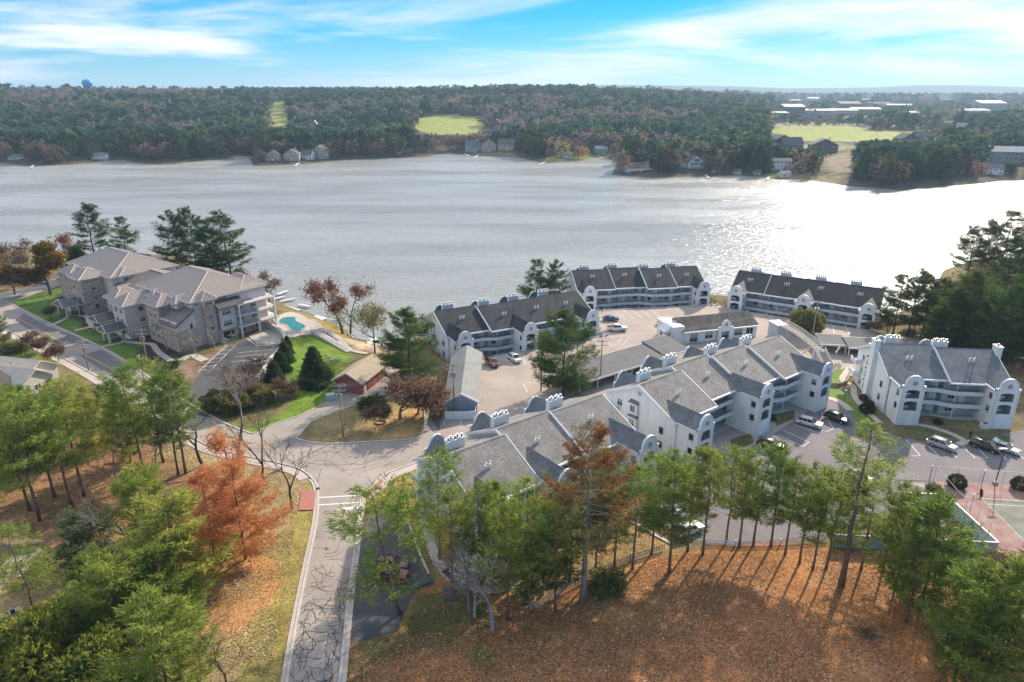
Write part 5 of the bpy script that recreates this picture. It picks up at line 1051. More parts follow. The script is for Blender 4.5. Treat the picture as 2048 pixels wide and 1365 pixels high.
t, l = pine_mesh(43, 20.0, 0.08, 5.2, 1.5, 0.02, 1.15, blade=0.48, gap=0.08); proto(('bigpine', 2), t, l, M_BARKD, leafmat('deep_green_needles', (0.062, 0.105, 0.036), (0.165, 0.23, 0.065), 0.45))
t, l = pine_mesh(51, 24.0, 0.50, 4.3, 0.8, 0.10, 1.15, gap=0.1, lean=0.05, r0=0.34); proto(('tallpine', 0), t, l, M_BARK, L_PINEL)
t, l = pine_mesh(53, 24.0, 0.34, 5.4, 1.3, 0.22, 1.2, gap=0.02, lean=0.01, r0=0.36)
zt = l[0][:, 2]; PROTO[('dyingpine', 0)] = (t.mesh('trunk', M_BARKG, True), None)
fz = l[1]; up_ = (zt[fz[:, 0]] > 14.0) & (np.sin(l[0][fz[:, 0], 0] * 1.3 + 0.6) > -0.15)
PROTO[('dyingpine', 0)] = (t.mesh('trunk', mat('pale_dead_bark', (0.27, 0.225, 0.19), 0.95, 0.25, 3), True), npmesh('crown', l[0], l[1], [L_OLIVE, L_BRONZE], l[2], mi=up_.astype(int)))
for k in range(3):                                   # low dense young pines
    t, l = pine_mesh(61 + k, 11.0, 0.06, 4.3, 1.35, 0.0, 1.15, blade=0.42, w=0.045, gap=0.12); proto(('youngpine', k), t, l, M_BARK, [L_PINEL, L_PINE, L_GREYG][k])
for k in range(2): proto(('spruce', k), MB_ if False else (lambda b: (b.tube([(0, 0, 0), (0, 0, 9)], [0.2, 0.03], 6), b)[1])(MB()), cone_leaves(71 + k, 3600, 9.0, 3.3, 0.42, 0.3, 0.8), M_BARKD, L_PINED)
for k in range(2):
    t, l = pine_mesh(81 + k, 11.0, 0.10, 4.0, 1.5, 0.0, 0.9, blade=0.34, w=0.028, gap=0.05, lean=0.01); proto(('larch', k), t, l, M_BARKD, L_ORANGE)
t, T = branchy(91, 7.5, 0.5, 5, None, 0.3, up=0.9); proto(('sparselarch', 0), t, leaves_at(T, 6, 700, 0.20, 0.5), M_BARKD, L_ORANGE)
for k in range(4): t, T = branchy(101 + k, 12.0, 0.55, 5, 0.21, 0.30); proto(('bare', k), t, None, [M_BARKD, M_BARKG, M_BARKD, M_BARKG][k], None)
for k in range(2): t, T = branchy(111 + k, 9.0, 0.30, 4, 0.2, 0.34, up=1.5); proto(('birch', k), t, None, M_BIRCH, None)
for k in range(2): t, T = branchy(121 + k, 7.0, 0.5, 6, 0.065, 0.16, up=1.0); proto(('twiggy', k), t, None, mat('pale_twigs', (0.34, 0.295, 0.27), 0.9, 0.2, 3), None)
for k in range(2): t, T = branchy(131 + k, 15.0, 0.62, 5, 0.30, 0.33); proto(('oak', k), t, leaves_at(T, 7 + k, 1300, 0.30, 0.85), M_BARKD, L_RUST)
t, T = branchy(141, 13.0, 0.6, 5, 0.2, 0.3); proto(('thinoak', 0), t, leaves_at(T, 9, 1200, 0.28, 0.9), M_BARKD, L_OLIVE)
t, T = branchy(143, 14.0, 0.7, 5, 0.28, 0.25); proto(('maple', 0), t, merge(leaves_at(T, 10, 5200, 0.5, 0.8)), M_BARKD, L_MULTI)
for k in range(2): t, T = branchy(151 + k, 6.0, 0.8, 5, 0.10, 0.2, droopy=0.2); proto(('brownbush', k), t, leaves_at(T, 11 + k, 1900, 0.25, 0.5), M_BARKG, L_BROWN)
for k in range(2): t, T = branchy(155 + k, 7.0, 0.75, 6, 0.12, 0.2); proto(('greytwigs', k), t, leaves_at(T, 13 + k, 500, 0.22, 0.4), M_BARKG, L_BROWN)
proto(('roundshrub', 0), None, blob_leaves(161, 900, 0.9, 0.9, 0.75, 0.16, 0.65, 0.8, 0.05), None, L_BOX)
proto(('shrub', 0), None, blob_leaves(163, 900, 1.5, 1.4, 1.0, 0.26, 0.8, 0.5, 0.2), None, L_OLIVE)
proto(('darkshrub', 0), None, blob_leaves(165, 1200, 1.6, 1.5, 1.1, 0.26, 0.9, 0.5, 0.25), None, L_PINED)
proto(('bigshrub', 0), None, blob_leaves(167, 4200, 3.4, 3.2, 3.0, 0.34, 2.7, 0.6, 0.2), None, L_OLIVE)
for k in range(2): proto(('juniper', k), None, merge(blob_leaves(171 + k, 7500, 5.0, 4.2, 3.6, 0.30, 2.6, 0.5, 0.32, 3), cone_leaves(173 + k, 1500, 6.5, 2.5, 0.4, 1.5)), None, L_YGREEN)
for k in range(2): proto(('arborvitae', k), None, cone_leaves(181 + k, 2000, 4.6, 1.25, 0.26, 0.05, 0.55, 3, 0.6), None, L_PINED)
SCALE0 = {'pine': 20, 'lakepine': 20, 'bigpine': 20, 'tallpine': 24, 'dyingpine': 24, 'youngpine': 11, 'spruce': 9, 'larch': 11, 'sparselarch': 7.5, 'bare': 12, 'birch': 9, 'twiggy': 7, 'oak': 15, 'thinoak': 13, 'maple': 14, 'brownbush': 6, 'greytwigs': 7, 'roundshrub': 1.4, 'shrub': 1.8, 'darkshrub': 2, 'bigshrub': 5.7, 'juniper': 6.3, 'arborvitae': 4.6}
NAMES = {'pine': ('pine_tree', 'tree'), 'lakepine': ('pine_tree', 'tree'), 'bigpine': ('pine_tree', 'tree'), 'tallpine': ('pine_tree', 'tree'), 'dyingpine': ('pine_tree', 'tree'), 'youngpine': ('pine_tree', 'tree'), 'spruce': ('spruce_tree', 'tree'), 'larch': ('larch_tree', 'tree'), 'sparselarch': ('larch_tree', 'tree'), 'bare': ('bare_tree', 'tree'), 'birch': ('birch_tree', 'tree'), 'twiggy': ('bare_shrub', 'shrub'), 'oak': ('oak_tree', 'tree'), 'thinoak': ('oak_tree', 'tree'), 'maple': ('maple_tree', 'tree'), 'brownbush': ('dry_shrub', 'shrub'), 'greytwigs': ('dry_shrub', 'shrub'), 'roundshrub': ('clipped_shrub', 'shrub'), 'shrub': ('shrub', 'shrub'), 'darkshrub': ('shrub', 'shrub'), 'bigshrub': ('shrub', 'shrub'), 'juniper': ('juniper_tree', 'tree'), 'arborvitae': ('arborvitae', 'shrub')}
ROT = [0]
def plant(kind, k, u, v, h, label, group=None, z=None, wid=1.0, rz=None, at=None):
    tm, lm = PROTO[(kind, k)]; p = at if at is not None else PT(u, v)
    if z is not None and at is None: p = P(u, v, z)
    s = h / SCALE0[kind]; nm, cat = NAMES[kind]; ROT[0] += 2.399
    root = thing(nm, label, cat, (p.x, p.y, p.z - 0.05), ROT[0] if rz is None else rz, group, (s * wid, s * wid, s))
    if tm: link('trunk' if lm or kind in ('bare', 'birch') else 'stems', tm, root)
    if lm: link('crown' if tm else 'foliage', lm, root)
    return root
G1 = 'slender pines along the picket fence'
# belt of pines between the cleared slope and the lower car park
rows = [('dyingpine', 0, 1165, 1200, 24.5, 'tallest half-dead pine with bronze needles and pale bare branches'), ('tallpine', 0, 1682, 1171, 24.5, 'tall leaning pine with thick trunk, biggest in the belt of trees'),
 ('pine', 0, 1016, 1242, 17.5, 'pine with green crown standing just left of the grey twiggy shrubs end by the fence'), ('pine', 1, 1052, 1182, 17.0, 'green pine on the golden grass above the left end of the picket fence'), ('pine', 2, 1110, 1224, 16.0, 'pine with short crown just left of the half-dead pine'),
 ('pine', 3, 1228, 1141, 16.5, 'slim pine just right of the half-dead pine'), ('pine', 1, 1303, 1108, 16.0, 'slim pine left of the white car below the block'),
 ('pine', 0, 1338, 1144, 18.5, 'pine with long pale bare trunk in front of the white car'), ('pine', 4, 1375, 1102, 16.5, 'pine directly in front of the white car'), ('pine', 2, 1405, 1111, 17.0, 'pine just right of the white car'),
 ('pine', 1, 1452, 1087, 15.5, 'first pine right of the gap beside the white car'), ('pine', 3, 1506, 1092, 16.5, 'pine in front of the dark car with white roof'),
 ('pine', 0, 1541, 1095, 16.5, 'pine in the middle of the belt with dark thin trunk'), ('pine', 4, 1598, 1128, 16.0, 'pine left of the blue fence panels'),
 ('pine', 1, 1652, 1138, 15.5, 'pine in front of the left end of the blue fence panels'), ('pine', 3, 1721, 1143, 16.0, 'pine just right of the tall leaning pine'),
 ('pine', 0, 1765, 1143, 14.0, 'lower pine with two pale patches of blue fence behind it'), ('pine', 4, 1791, 1171, 14.5, 'pine between the blue fence and the thick dark pine'), ('youngpine', 1, 1840, 1215, 15.5, 'thick dark pine covering the corner of the blue fence'),
 ('pine', 2, 1811, 1245, 13.5, 'leaning pine with twin thin trunks near the blue fence corner'), ('youngpine', 0, 1911, 1343, 13.0, 'young pine at the lower right with brushwood before it'), ('youngpine', 1, 1990, 1372, 15.5, 'dense pine filling the lower right corner'), ('youngpine', 2, 2070, 1290, 14.0, 'pine cut by the right edge below the tennis court'),
 ('pine', 2, 905, 1165, 15.0, 'pine hiding the street end of the block beside the junction'), ('pine', 4, 960, 1178, 16.0, 'bright pine in front of the middle of the half hidden block'), ('pine', 1, 880, 1120, 17.0, 'pine in front of the left gable of the half hidden block'), ('youngpine', 2, 1085, 1190, 10.5, 'low grey-green pine beside the golden grass'),
 ('pine', 0, 1190, 1150, 16.0, 'pine standing behind the half-dead pine'), ('pine', 4, 1140, 1165, 15.0, 'pine close behind the left side of the half-dead pine'), ('pine', 1, 1265, 1138, 16.0, 'second slim pine right of the half-dead pine'), ('bigpine', 0, 1000, 1150, 14.5, 'broad bright pine before the middle tower of the half hidden block'), ('pine', 0, 1478, 1095, 16.0, 'pine just left of the middle of the belt'), ('pine', 1, 1625, 1140, 15.5, 'pine standing left of the tall leaning pine'), ('pine', 2, 1570, 1110, 15.0, 'thin pine between the belt middle and the blue fence'), ]
lp_ = plant('pine', 3, 800, 1228, 19.0, 'leaning pine spreading over the street and two dark red cars', 'pines in front of the apartment blocks', wid=1.45, rz=0.0); lp_.rotation_euler = (0.03, -0.17, 0.0)
for r_ in rows: plant(*r_[:5], r_[5], 'pines in front of the apartment blocks', wid=1.12)
# left woodland
GL = 'pines of the wood on the left'
rows = [('pine', 0, 60, 1022, 19.7, 'left pine of the pair of trunks at the left edge'), ('pine', 1, 80, 1042, 20.9, 'right pine of the pair of trunks at the left edge'), ('pine', 2, 145, 1016, 19.7, 'pine with straight trunk in the leaf-strewn clearing'), ('pine', 4, 110, 995, 18.6, 'thin pine behind the pair of trunks'),
 ('pine', 3, 168, 992, 20.3, 'pine with forked base at the edge of the brown clearing'), ('bigpine', 0, 190, 905, 13.0, 'broad light green pine beside the tan-roofed house'), ('bigpine', 1, 262, 925, 13.4, 'broad dark pine left of the bronze tip'), ('pine', 3, 286, 936, 19.1, 'pine with slim dark trunk left of the bare trees'),
 ('pine', 1, 327, 925, 19.7, 'pine with bronze tip among green crowns'), ('pine', 0, 357, 950, 18.6, 'left of two thin pines close to the street bend'), ('pine', 4, 372, 948, 20.3, 'right of two thin pines close to the street bend'), ('bigpine', 0, 70, 905, 13.0, 'spreading pine behind the trunks at the left edge'), ('bigpine', 1, 0, 950, 19.7, 'pine cut off by the left edge above the clearing'), ('youngpine', 0, -30, 1010, 15.1, 'light green pine bough at the left edge'), ('bigpine', 0, 225, 880, 11.1, 'bushy light pine reaching over the street'),
 ('bigpine', 1, 130, 880, 12.1, 'dark pine in the second row behind the clearing'), ('youngpine', 0, 300, 1080, 11.6, 'soft green pine left of the orange larches'), ('youngpine', 0, 372, 1190, 14.5, 'big bushy bright green pine beside the orange larches'), ('youngpine', 1, 330, 1265, 11.6, 'dark green pine in the shaded hollow'), ('youngpine', 0, 250, 1300, 12.2, 'bright green pine at the bottom left centre'),
 ('youngpine', 2, 190, 1150, 9.9, 'grey-green pine with dead branches above the brown oak'), ('pine', 1, 75, 1245, 13.9, 'slim light green pine beside the cottage patio'), ('youngpine', 1, 200, 1235, 9.3, 'green pine in the middle of the lower left thicket'), ('youngpine', 0, 340, 1400, 12.8, 'green pine at the bottom edge beside bare branches')]
for r_ in rows: plant(*r_[:5], r_[5], GL, wid=1.2)
plant('juniper', 0, 95, 1365, 8.5, 'big yellow-green juniper filling the bottom left corner'); plant('juniper', 1, 195, 1420, 7.0, 'smaller yellow-green juniper at the bottom edge')
plant('larch', 0, 492, 1118, 14.8, 'right of two bright orange larches', wid=1.15); plant('larch', 1, 430, 1120, 14.2, 'left of two bright orange larches', wid=1.1); plant('sparselarch', 0, 455, 942, 8.5, 'sparse orange larch by the pavement'); plant('sparselarch', 0, 470, 985, 7.0, 'short orange larch behind the two big ones')
plant('oak', 0, 270, 1190, 8.0, 'brown-leaved oak in the lower left thicket', wid=1.3)
for i, r_ in enumerate([('bare', 0, 405, 932, 14.0, 'bare tree by the pavement left of the orange larches'), ('bare', 2, 528, 968, 15.0, 'twin-stemmed dark bare tree beside the street'), ('bare', 2, 584, 1022, 14.0, 'bare tree nearest the red brick ramp'), ('bare', 3, 478, 915, 16.5, 'tallest bare tree behind the twin-stemmed one'), ('bare', 3, 268, 1120, 13.0, 'crooked grey bare tree in front of the pines'), ('bare', 1, 240, 985, 9.5, 'pale bare tree at the edge of the clearing'), ('bare', 1, 405, 1345, 10.5, 'grey bare tree at the bottom left of the street'), ('bare', 2, 455, 1405, 10.0, 'dark bare tree at the bottom edge by the street'), ('bare', 3, 300, 985, 9.0, 'thin bare sapling beside the bare tree in the clearing'),
  ('bare', 3, 985, 1262, 12.0, 'grey bare sapling among the fence pines'), ('bare', 1, 940, 1225, 13.0, 'pale bare tree in front of the half hidden block'), ('bare', 1, 1000, 1190, 11.0, 'second pale bare tree before the half hidden block')]): plant(*r_[:5], r_[5], 'bare trees near the street')
plant('twiggy', 0, 985, 1262, 11.0, 'tall pale twiggy shrub at the foot of the half hidden block', wid=1.3); plant('twiggy', 1, 950, 1235, 10.0, 'pale twiggy shrub left of the tall one', wid=1.3)
# street side, garages and lawn
plant('bare', 3, 492, 820, 11.5, 'grey bare tree over the driveway island', wid=1.2); plant('greytwigs', 0, 470, 800, 8.0, 'grey twiggy tree before the parked silver car', wid=1.25); plant('greytwigs', 1, 500, 772, 7.5, 'pale leafless tree on the edge of the garage lot', wid=1.2); plant('bigshrub', 0, 470, 822, 4.6, 'dense olive shrub under the grey bare trees', wid=1.2); plant('bigshrub', 0, 520, 806, 4.0, 'olive shrub right of the dense one', wid=1.2); plant('brownbush', 0, 556, 795, 4.2, 'tan dry shrub at the edge of the bright lawn', wid=1.2)
plant('bigshrub', 0, 430, 820, 4.0, 'olive shrub next to the garage lot entrance', wid=1.0)
plant('arborvitae', 0, 577, 708, 4.6, 'dark columnar arborvitae at the curved wall'); plant('arborvitae', 1, 571, 725, 5.0, 'second dark arborvitae below the columnar one', wid=1.4); plant('arborvitae', 0, 562, 745, 5.0, 'third dark arborvitae along the curved wall', wid=1.5); plant('arborvitae', 1, 550, 762, 4.6, 'last arborvitae of the row by the curved wall', wid=1.5)
plant('spruce', 0, 632, 770, 9.0, 'dark round spruce on the bright lawn', wid=1.15)
plant('bigpine', 2, 822, 775, 18.0, 'big dark pine between the brick garage and the blue garage', wid=1.5); plant('brownbush', 0, 800, 838, 8.0, 'large brown twiggy bush on the island', wid=1.35); plant('brownbush', 1, 835, 830, 7.5, 'brown bush beside the blue garage', wid=1.2); plant('darkshrub', 0, 745, 815, 2.0, 'dark low juniper by the driveway', wid=1.8); plant('brownbush', 1, 770, 845, 4.5, 'small brown bush at the front of the island', wid=1.3)
plant('bigpine', 2, 1126, 792, 19.0, 'big broad pine in the car park before the long carport', wid=1.5)
plant('lakepine', 1, 1062, 622, 16.5, 'dark pine on the shore behind the black-roofed block', at=Vector((7.5, 206, -3.6)), wid=1.5); plant('lakepine', 2, 1080, 615, 16.0, 'second dark pine on the shore behind the black-roofed block', at=Vector((13.5, 209, -3.6)), wid=1.35)
plant('oak', 0, 686, 668, 15.0, 'rust-leaved oak on the shore, left of two'); plant('oak', 1, 701, 668, 14.0, 'rust-leaved oak leaning right on the shore'); plant('thinoak', 0, 750, 707, 13.5, 'thin olive-leaved oak on the sandy beach')
plant('bigshrub', 0, 1612, 668, 6.5, 'round dark brown-green tree behind the footbridge', wid=1.15)
# stone condominium surroundings
for i, (u, v, h, s_) in enumerate(((160, 634, 9, 'first from the left'), (198, 620, 9, 'second from the left'), (218, 614, 9, 'third from the left'), (268, 648, 9, 'fourth from the left'), (285, 655, 9, 'fifth from the left'), (348, 700, 8.5, 'last, by the end wall'))): plant('birch', i % 2, u, v, h, 'slender white birch before the stone condominium, ' + s_, 'birches before the stone condominium', wid=0.9)
for i, (u, v, h, s_) in enumerate(((335, 700, 8.5, 'at the corner of the end wall'), (395, 715, 7.0, 'below the garage door'), (430, 700, 6.0, 'in front of the stone turret'), (455, 715, 6.5, 'beside the striped walkway'))): plant('twiggy', i % 2, u, v, h, 'pale leafless shrub ' + s_ + ' of the stone condominium', 'leafless shrubs by the stone condominium', wid=1.1)
plant('brownbush', 1, 112, 640, 4.0, 'dark leafless shrub on the front lawn near the pole')
for i, (u, v, h, s_) in enumerate(((30, 590, 13, 'at the left edge'), (-10, 560, 13, 'beyond the cross street, farthest left'), (60, 545, 12, 'beyond the cross street'), (10, 540, 11, 'close to the water on the left'))): plant('greytwigs', i % 2, u, v, h, 'brown leafless tree ' + s_, 'leafless trees at the left edge', wid=1.2)
plant('maple', 0, 102, 590, 15.0, 'broad maple turning green to orange by the cross street', wid=1.15); plant('oak', 1, 140, 545, 13.0, 'red-brown oak behind the turning maple', wid=1.1)
for i, r_ in enumerate([('lakepine', 0, 196, 548, 24.5, 'tallest lakeside pine behind the stone condominium on the left', 1.1), ('lakepine', 1, 258, 532, 18.0, 'smaller lakeside pine right of the tallest one', 1.0), ('spruce', 0, 165, 560, 11.5, 'dark spruce in front of the tallest lakeside pine', 1.0), ('lakepine', 2, 362, 560, 23.5, 'left pine of the lakeside group of four', 0.95), ('lakepine', 0, 398, 558, 24.5, 'second pine of the lakeside group of four', 0.95), ('lakepine', 1, 425, 572, 22.0, 'third pine of the lakeside group of four', 1.05), ('lakepine', 2, 465, 570, 25.0, 'right pine of the lakeside group of four', 1.15), ('spruce', 1, 410, 580, 10.0, 'dark spruce at the foot of the lakeside group', 1.2)]): plant(*r_[:5], r_[5], 'lakeside pines behind the stone condominium', wid=r_[6] * 1.42)
plant('oak', 0, 515, 602, 9.5, 'small red-leaved oak at the corner of the balconies', wid=1.0); plant('greytwigs', 1, 540, 606, 10.0, 'leafless tree on the shore beyond the balconies')
for i, (u, v) in enumerate(((120, 640), (60, 690), (25, 720))): pass
plant('youngpine', 2, 0, 690, 9.0, 'dark pine at the left edge across the street'); plant('brownbush', 0, 66, 702, 5.0, 'reddish bare shrub on the corner lawn', wid=1.2); plant('brownbush', 1, 118, 722, 4.5, 'pink-brown bare shrub beside the pavement', wid=1.1); plant('shrub', 0, 30, 704, 2.4, 'olive shrub beside the tan-roofed house', wid=1.5)
# right shore wood
rows = [('lakepine', 1, 1785, 672, 16.5, 'pine with open crown right of the shore block, first of the row'), ('lakepine', 0, 1815, 672, 18.0, 'tallest pine of the open row before the glare'), ('lakepine', 2, 1845, 665, 15.5, 'third pine of the open row before the glare'), ('lakepine', 0, 1872, 660, 14.5, 'pine at the right end of the open row'), ('bigpine', 2, 1925, 690, 19.2, 'big dark pine behind the right block'), ('lakepine', 2, 1932, 562, 19.0, 'pine at the tip of the wooded point'), ('lakepine', 0, 1955, 562, 21.0, 'second pine on the wooded point'), ('lakepine', 1, 1990, 566, 24.0, 'tallest pine on the wooded point'), ('lakepine', 2, 2035, 572, 22.0, 'pine at the right edge of the wooded point'), ('lakepine', 1, 2075, 590, 22.0, 'pine half cut by the right edge on the point'),
 ('bigpine', 2, 2000, 720, 18.7, 'broad green pine behind the chimney of the right block'), ('bigpine', 2, 2060, 730, 19.8, 'green pine cut by the right edge behind the right block'), ('bigpine', 2, 1965, 705, 14.3, 'lower pine between the two big pines on the right'), ('bigpine', 2, 2100, 650, 19.8, 'pine beyond the right edge'), ('bigpine', 2, 1895, 690, 14.9, 'pine just left of the big dark pine'), ('bigpine', 2, 1945, 660, 16.5, 'pine in the second row right of the big dark pine'), ('lakepine', 0, 1985, 640, 18.0, 'tall dark pine in the middle of the right slope'), ('bigpine', 2, 2030, 690, 18.7, 'dense pine near the right edge above the chimney'), ('lakepine', 1, 2020, 610, 19.0, 'dark pine below the wooded point'), ('lakepine', 2, 2060, 630, 20.0, 'dark pine cut by the right edge on the slope'), ('bigpine', 2, 1870, 700, 12.1, 'low pine at the back of the right block')]
for r_ in rows: plant(*r_[:5], r_[5], 'pines on the right shore', wid=1.5)
for i, (u, v, h, s_) in enumerate(((1960, 610, 12, 'below the wooded point'), (2005, 625, 10, 'right of the middle of the slope'), (1930, 625, 12, 'left on the slope'), (2040, 650, 10, 'at the right edge'), (1985, 655, 12, 'low on the slope'))): plant('greytwigs', i % 2, u, v, h, 'mauve leafless tree on the right shore slope, ' + s_, 'leafless trees on the right shore', wid=1.7)
plant('maple', 0, 2025, 660, 10.0, 'orange-tinted tree on the right shore slope')
for i, (u, v, s_) in enumerate(((1775, 668, 'left'), (1830, 664, 'middle'), (1880, 662, 'right'))): plant('brownbush', i % 2, u, v, 3.5, 'brown undergrowth bush below the open row of pines, ' + s_, 'undergrowth on the right shore', wid=1.8)
# shrubs by the right block, car park and tennis court
for u, v, h, w_, s_, kd in ((1737, 815, 1.5, 1.0, 'round clipped shrub at the corner of the path', 'roundshrub'), (1726, 800, 1.2, 1.0, 'small dark red-brown shrub by the right block wall', 'roundshrub'), (1733, 825, 1.9, 1.1, 'biggest round shrub beside the right block', 'roundshrub'), (1875, 848, 0.9, 1.4, 'low shrub at the entrance of the right block', 'roundshrub'), (1912, 975, 2.1, 1.0, 'big clipped shrub by the car park edge near the court', 'roundshrub'), (2038, 978, 2.0, 1.0, 'clipped shrub at the right edge by the court', 'roundshrub'), (1866, 985, 1.4, 1.0, 'yellowish round shrub behind the blue fence', 'shrub'), (1322, 650, 1.6, 1.0, 'clipped shrub at the corner of the office', 'roundshrub'), (1500, 822, 1.2, 1.5, 'shrub in the bed before the large block', 'darkshrub'), (1535, 838, 1.1, 1.8, 'low shrub bed by the middle stair tower', 'darkshrub'), (345, 735, 1.4, 1.4, 'dark clipped shrub by the stepped path', 'darkshrub'), (1215, 1175, 2.0, 1.5, 'bright green bush on the slope below the fence', 'shrub')): plant(kd, 0, u, v, h, s_, wid=w_)
for u, v, h, s_ in ((1985, 1160, 3.0, 'left'), (2040, 1175, 3.5, 'right')): plant('brownbush', 0, u, v, h, 'tan dry brush below the blue fence corner, ' + s_, wid=1.7)
def litter(name, zones, seed, label):                 # fallen leaves and needles lying on the ground, far too many to count
    r3 = np.random.RandomState(seed); Vs, Cs = [], []
    for px, n, pal in zones:
        poly = np.array(PL(px)); lo, hi = poly.min(0), poly.max(0); p = r3.uniform(lo, hi, (n * 3, 2)); p = p[inside(poly, p[:, 0], p[:, 1])][:n]; d_ = vnoise(p[:, 0], p[:, 1], 5.0, seed); p = p[r3.rand(len(p)) < np.clip(2.2 * d_ - 0.45, 0.05, 1)]; m = len(p)
        a = r3.uniform(0, 6.283, m); s_ = r3.uniform(0.03, 0.085, m) * (1 + 0.7 * (r3.rand(m) < 0.08)); z = H(p[:, 0], p[:, 1]) + 0.03; ux, uy = np.cos(a) * s_, np.sin(a) * s_; tl = r3.uniform(-0.03, 0.06, (m, 4))
        q = np.stack([np.stack([p[:, 0] + sx * ux - sy * uy * 0.7, p[:, 1] + sx * uy + sy * ux * 0.7, z + np.abs(tl[:, i])], -1) for i, (sx, sy) in enumerate(((-1, -1), (1, -1), (1, 1), (-1, 1)))], 1); Vs.append(q.reshape(-1, 3))
        c = np.array(pal)[r3.randint(0, len(pal), m)] * r3.uniform(0.7, 1.3, (m, 1)); Cs.append(np.repeat(np.concatenate([c, np.ones((m, 1))], 1), 4, 0))
    V = np.concatenate(Vs); m = bpy.data.materials.new('leaf_litter'); m.use_nodes = True; at = m.node_tree.nodes.new('ShaderNodeAttribute'); at.attribute_name = 'tint'; b_ = m.node_tree.nodes['Principled BSDF']; b_.inputs['Roughness'].default_value = 0.9; b_.inputs['Specular IOR Level'].default_value = 0.1; m.node_tree.links.new(at.outputs['Color'], b_.inputs['Base Color'])
    tag(link(name, npmesh(name, V, np.arange(len(V)).reshape(-1, 4), m, np.concatenate(Cs))), label, 'leaves', kind='stuff')
RUST = [(0.34, 0.15, 0.06), (0.44, 0.22, 0.09), (0.22, 0.10, 0.045), (0.55, 0.38, 0.24), (0.16, 0.08, 0.04), (0.40, 0.18, 0.07), (0.36, 0.16, 0.06)]; TANL = [(0.46, 0.34, 0.17), (0.30, 0.21, 0.09), (0.56, 0.44, 0.27), (0.20, 0.15, 0.06), (0.24, 0.22, 0.07)]
litter('leaf_litter', [([(700, 1300), (1060, 1215), (1340, 1110), (1660, 1100), (1860, 1120), (2048, 1230), (2048, 1400), (690, 1400)], 70000, RUST), ([(-20, 900), (300, 900), (420, 960), (380, 1120), (-20, 1180)], 14000, RUST), ([(400, 1100), (590, 1060), (540, 1365), (380, 1380)], 16000, TANL), ([(290, 890), (410, 885), (520, 925), (620, 960), (615, 1010), (560, 1060), (440, 1000)], 9000, TANL), ([(600, 880), (700, 812), (845, 800), (845, 862), (664, 884)], 9000, TANL + RUST[:2]), ([(900, 1150), (1250, 1035), (1340, 1090), (1050, 1195)], 7000, TANL)], 4, 'fallen leaves and pine needles strewn over the slopes and verges')
bp_ = thing('brush_pile', 'dark pile of cut branches on the cleared slope', 'brush pile', tuple(P(1735, 1270))); rs = np.random.RandomState(3); b = MB()
for k in range(90): a = rs.uniform(0, 6.28); p0 = np.array([rs.normal(0, 0.8), rs.normal(0, 0.7), rs.uniform(0, 0.5)]); L_ = rs.uniform(0.4, 1.2); b.tube([p0, p0 + np.array([math.cos(a) * L_, math.sin(a) * L_, rs.uniform(-0.1, 0.3)])], [0.03, 0.012], 3, cap=False)
tag(b.build('branches', M_BARKD, bp_, fix=False), kind='stuff')
# ------------------------------------------------------------ vehicles
M_TYRE = mat('tyre_rubber', (0.018, 0.018, 0.018), 0.8, 0); M_RIM = mat('alloy_rim', (0.5, 0.5, 0.52), 0.3, 0, metal=0.7); M_CGLASS = mat('car_glass', (0.012, 0.015, 0.018), 0.05, 0, spec=0.9)
M_HEAD = mat('headlight', (0.75, 0.77, 0.8), 0.15, 0, spec=0.8); M_TAIL = mat('tail_light', (0.35, 0.01, 0.01), 0.25, 0)
def carpaint(name, c): 
    m = mat(name, c, 0.28, 0.04, 1.5, spec=0.6, obj=True); m.node_tree.nodes['Principled BSDF'].inputs['Coat Weight'].default_value = 0.5; return m
SHAPES = {  # side outline of the lower body, cabin outline, length centre, width, wheel radius, axle positions
 'suv': dict(body=[(-2.35, .35), (-2.4, .75), (-2.35, 1.0), (-1.0, 1.08), (2.2, 1.08), (2.38, .95), (2.4, .5), (2.3, .35)], cab=[(-1.25, 1.06), (-0.45, 1.66), (1.75, 1.68), (2.28, 1.06)], w=0.95, r=0.37, ax=(-1.45, 1.42)),
 'sedan': dict(body=[(-2.3, .3), (-2.38, .6), (-2.3, .82), (-0.9, .93), (1.6, .96), (2.3, .9), (2.36, .55), (2.25, .3)], cab=[(-1.05, .92), (-0.15, 1.42), (1.05, 1.43), (1.85, .95)], w=0.91, r=0.33, ax=(-1.42, 1.38)),
 'pickup': dict(body=[(-2.85, .45), (-2.92, .85), (-2.85, 1.12), (-1.25, 1.2), (2.85, 1.2), (2.88, .8), (2.8, .5)], cab=[(-1.35, 1.18), (-0.7, 1.85), (0.95, 1.86), (1.15, 1.18)], w=1.0, r=0.41, ax=(-1.85, 1.75)),
 'van': dict(body=[(-2.45, .35), (-2.52, .75), (-2.4, .98), (-1.3, 1.08), (2.4, 1.1), (2.48, .9), (2.46, .4)], cab=[(-1.6, 1.06), (-0.75, 1.7), (2.05, 1.72), (2.42, 1.08)], w=0.99, r=0.36, ax=(-1.55, 1.5))}
def bevelled(b, name, m, off=0.07, seg=2):
    me = b.mesh(name, m, fix=True); bm = bmesh.new(); bm.from_mesh(me); bmesh.ops.remove_doubles(bm, verts=bm.verts, dist=1e-4); bmesh.ops.bevel(bm, geom=bm.edges[:], offset=off, segments=seg, affect='EDGES', profile=0.6); bm.to_mesh(me); bm.free(); me.polygons.foreach_set('use_smooth', [True] * len(me.polygons)); return me
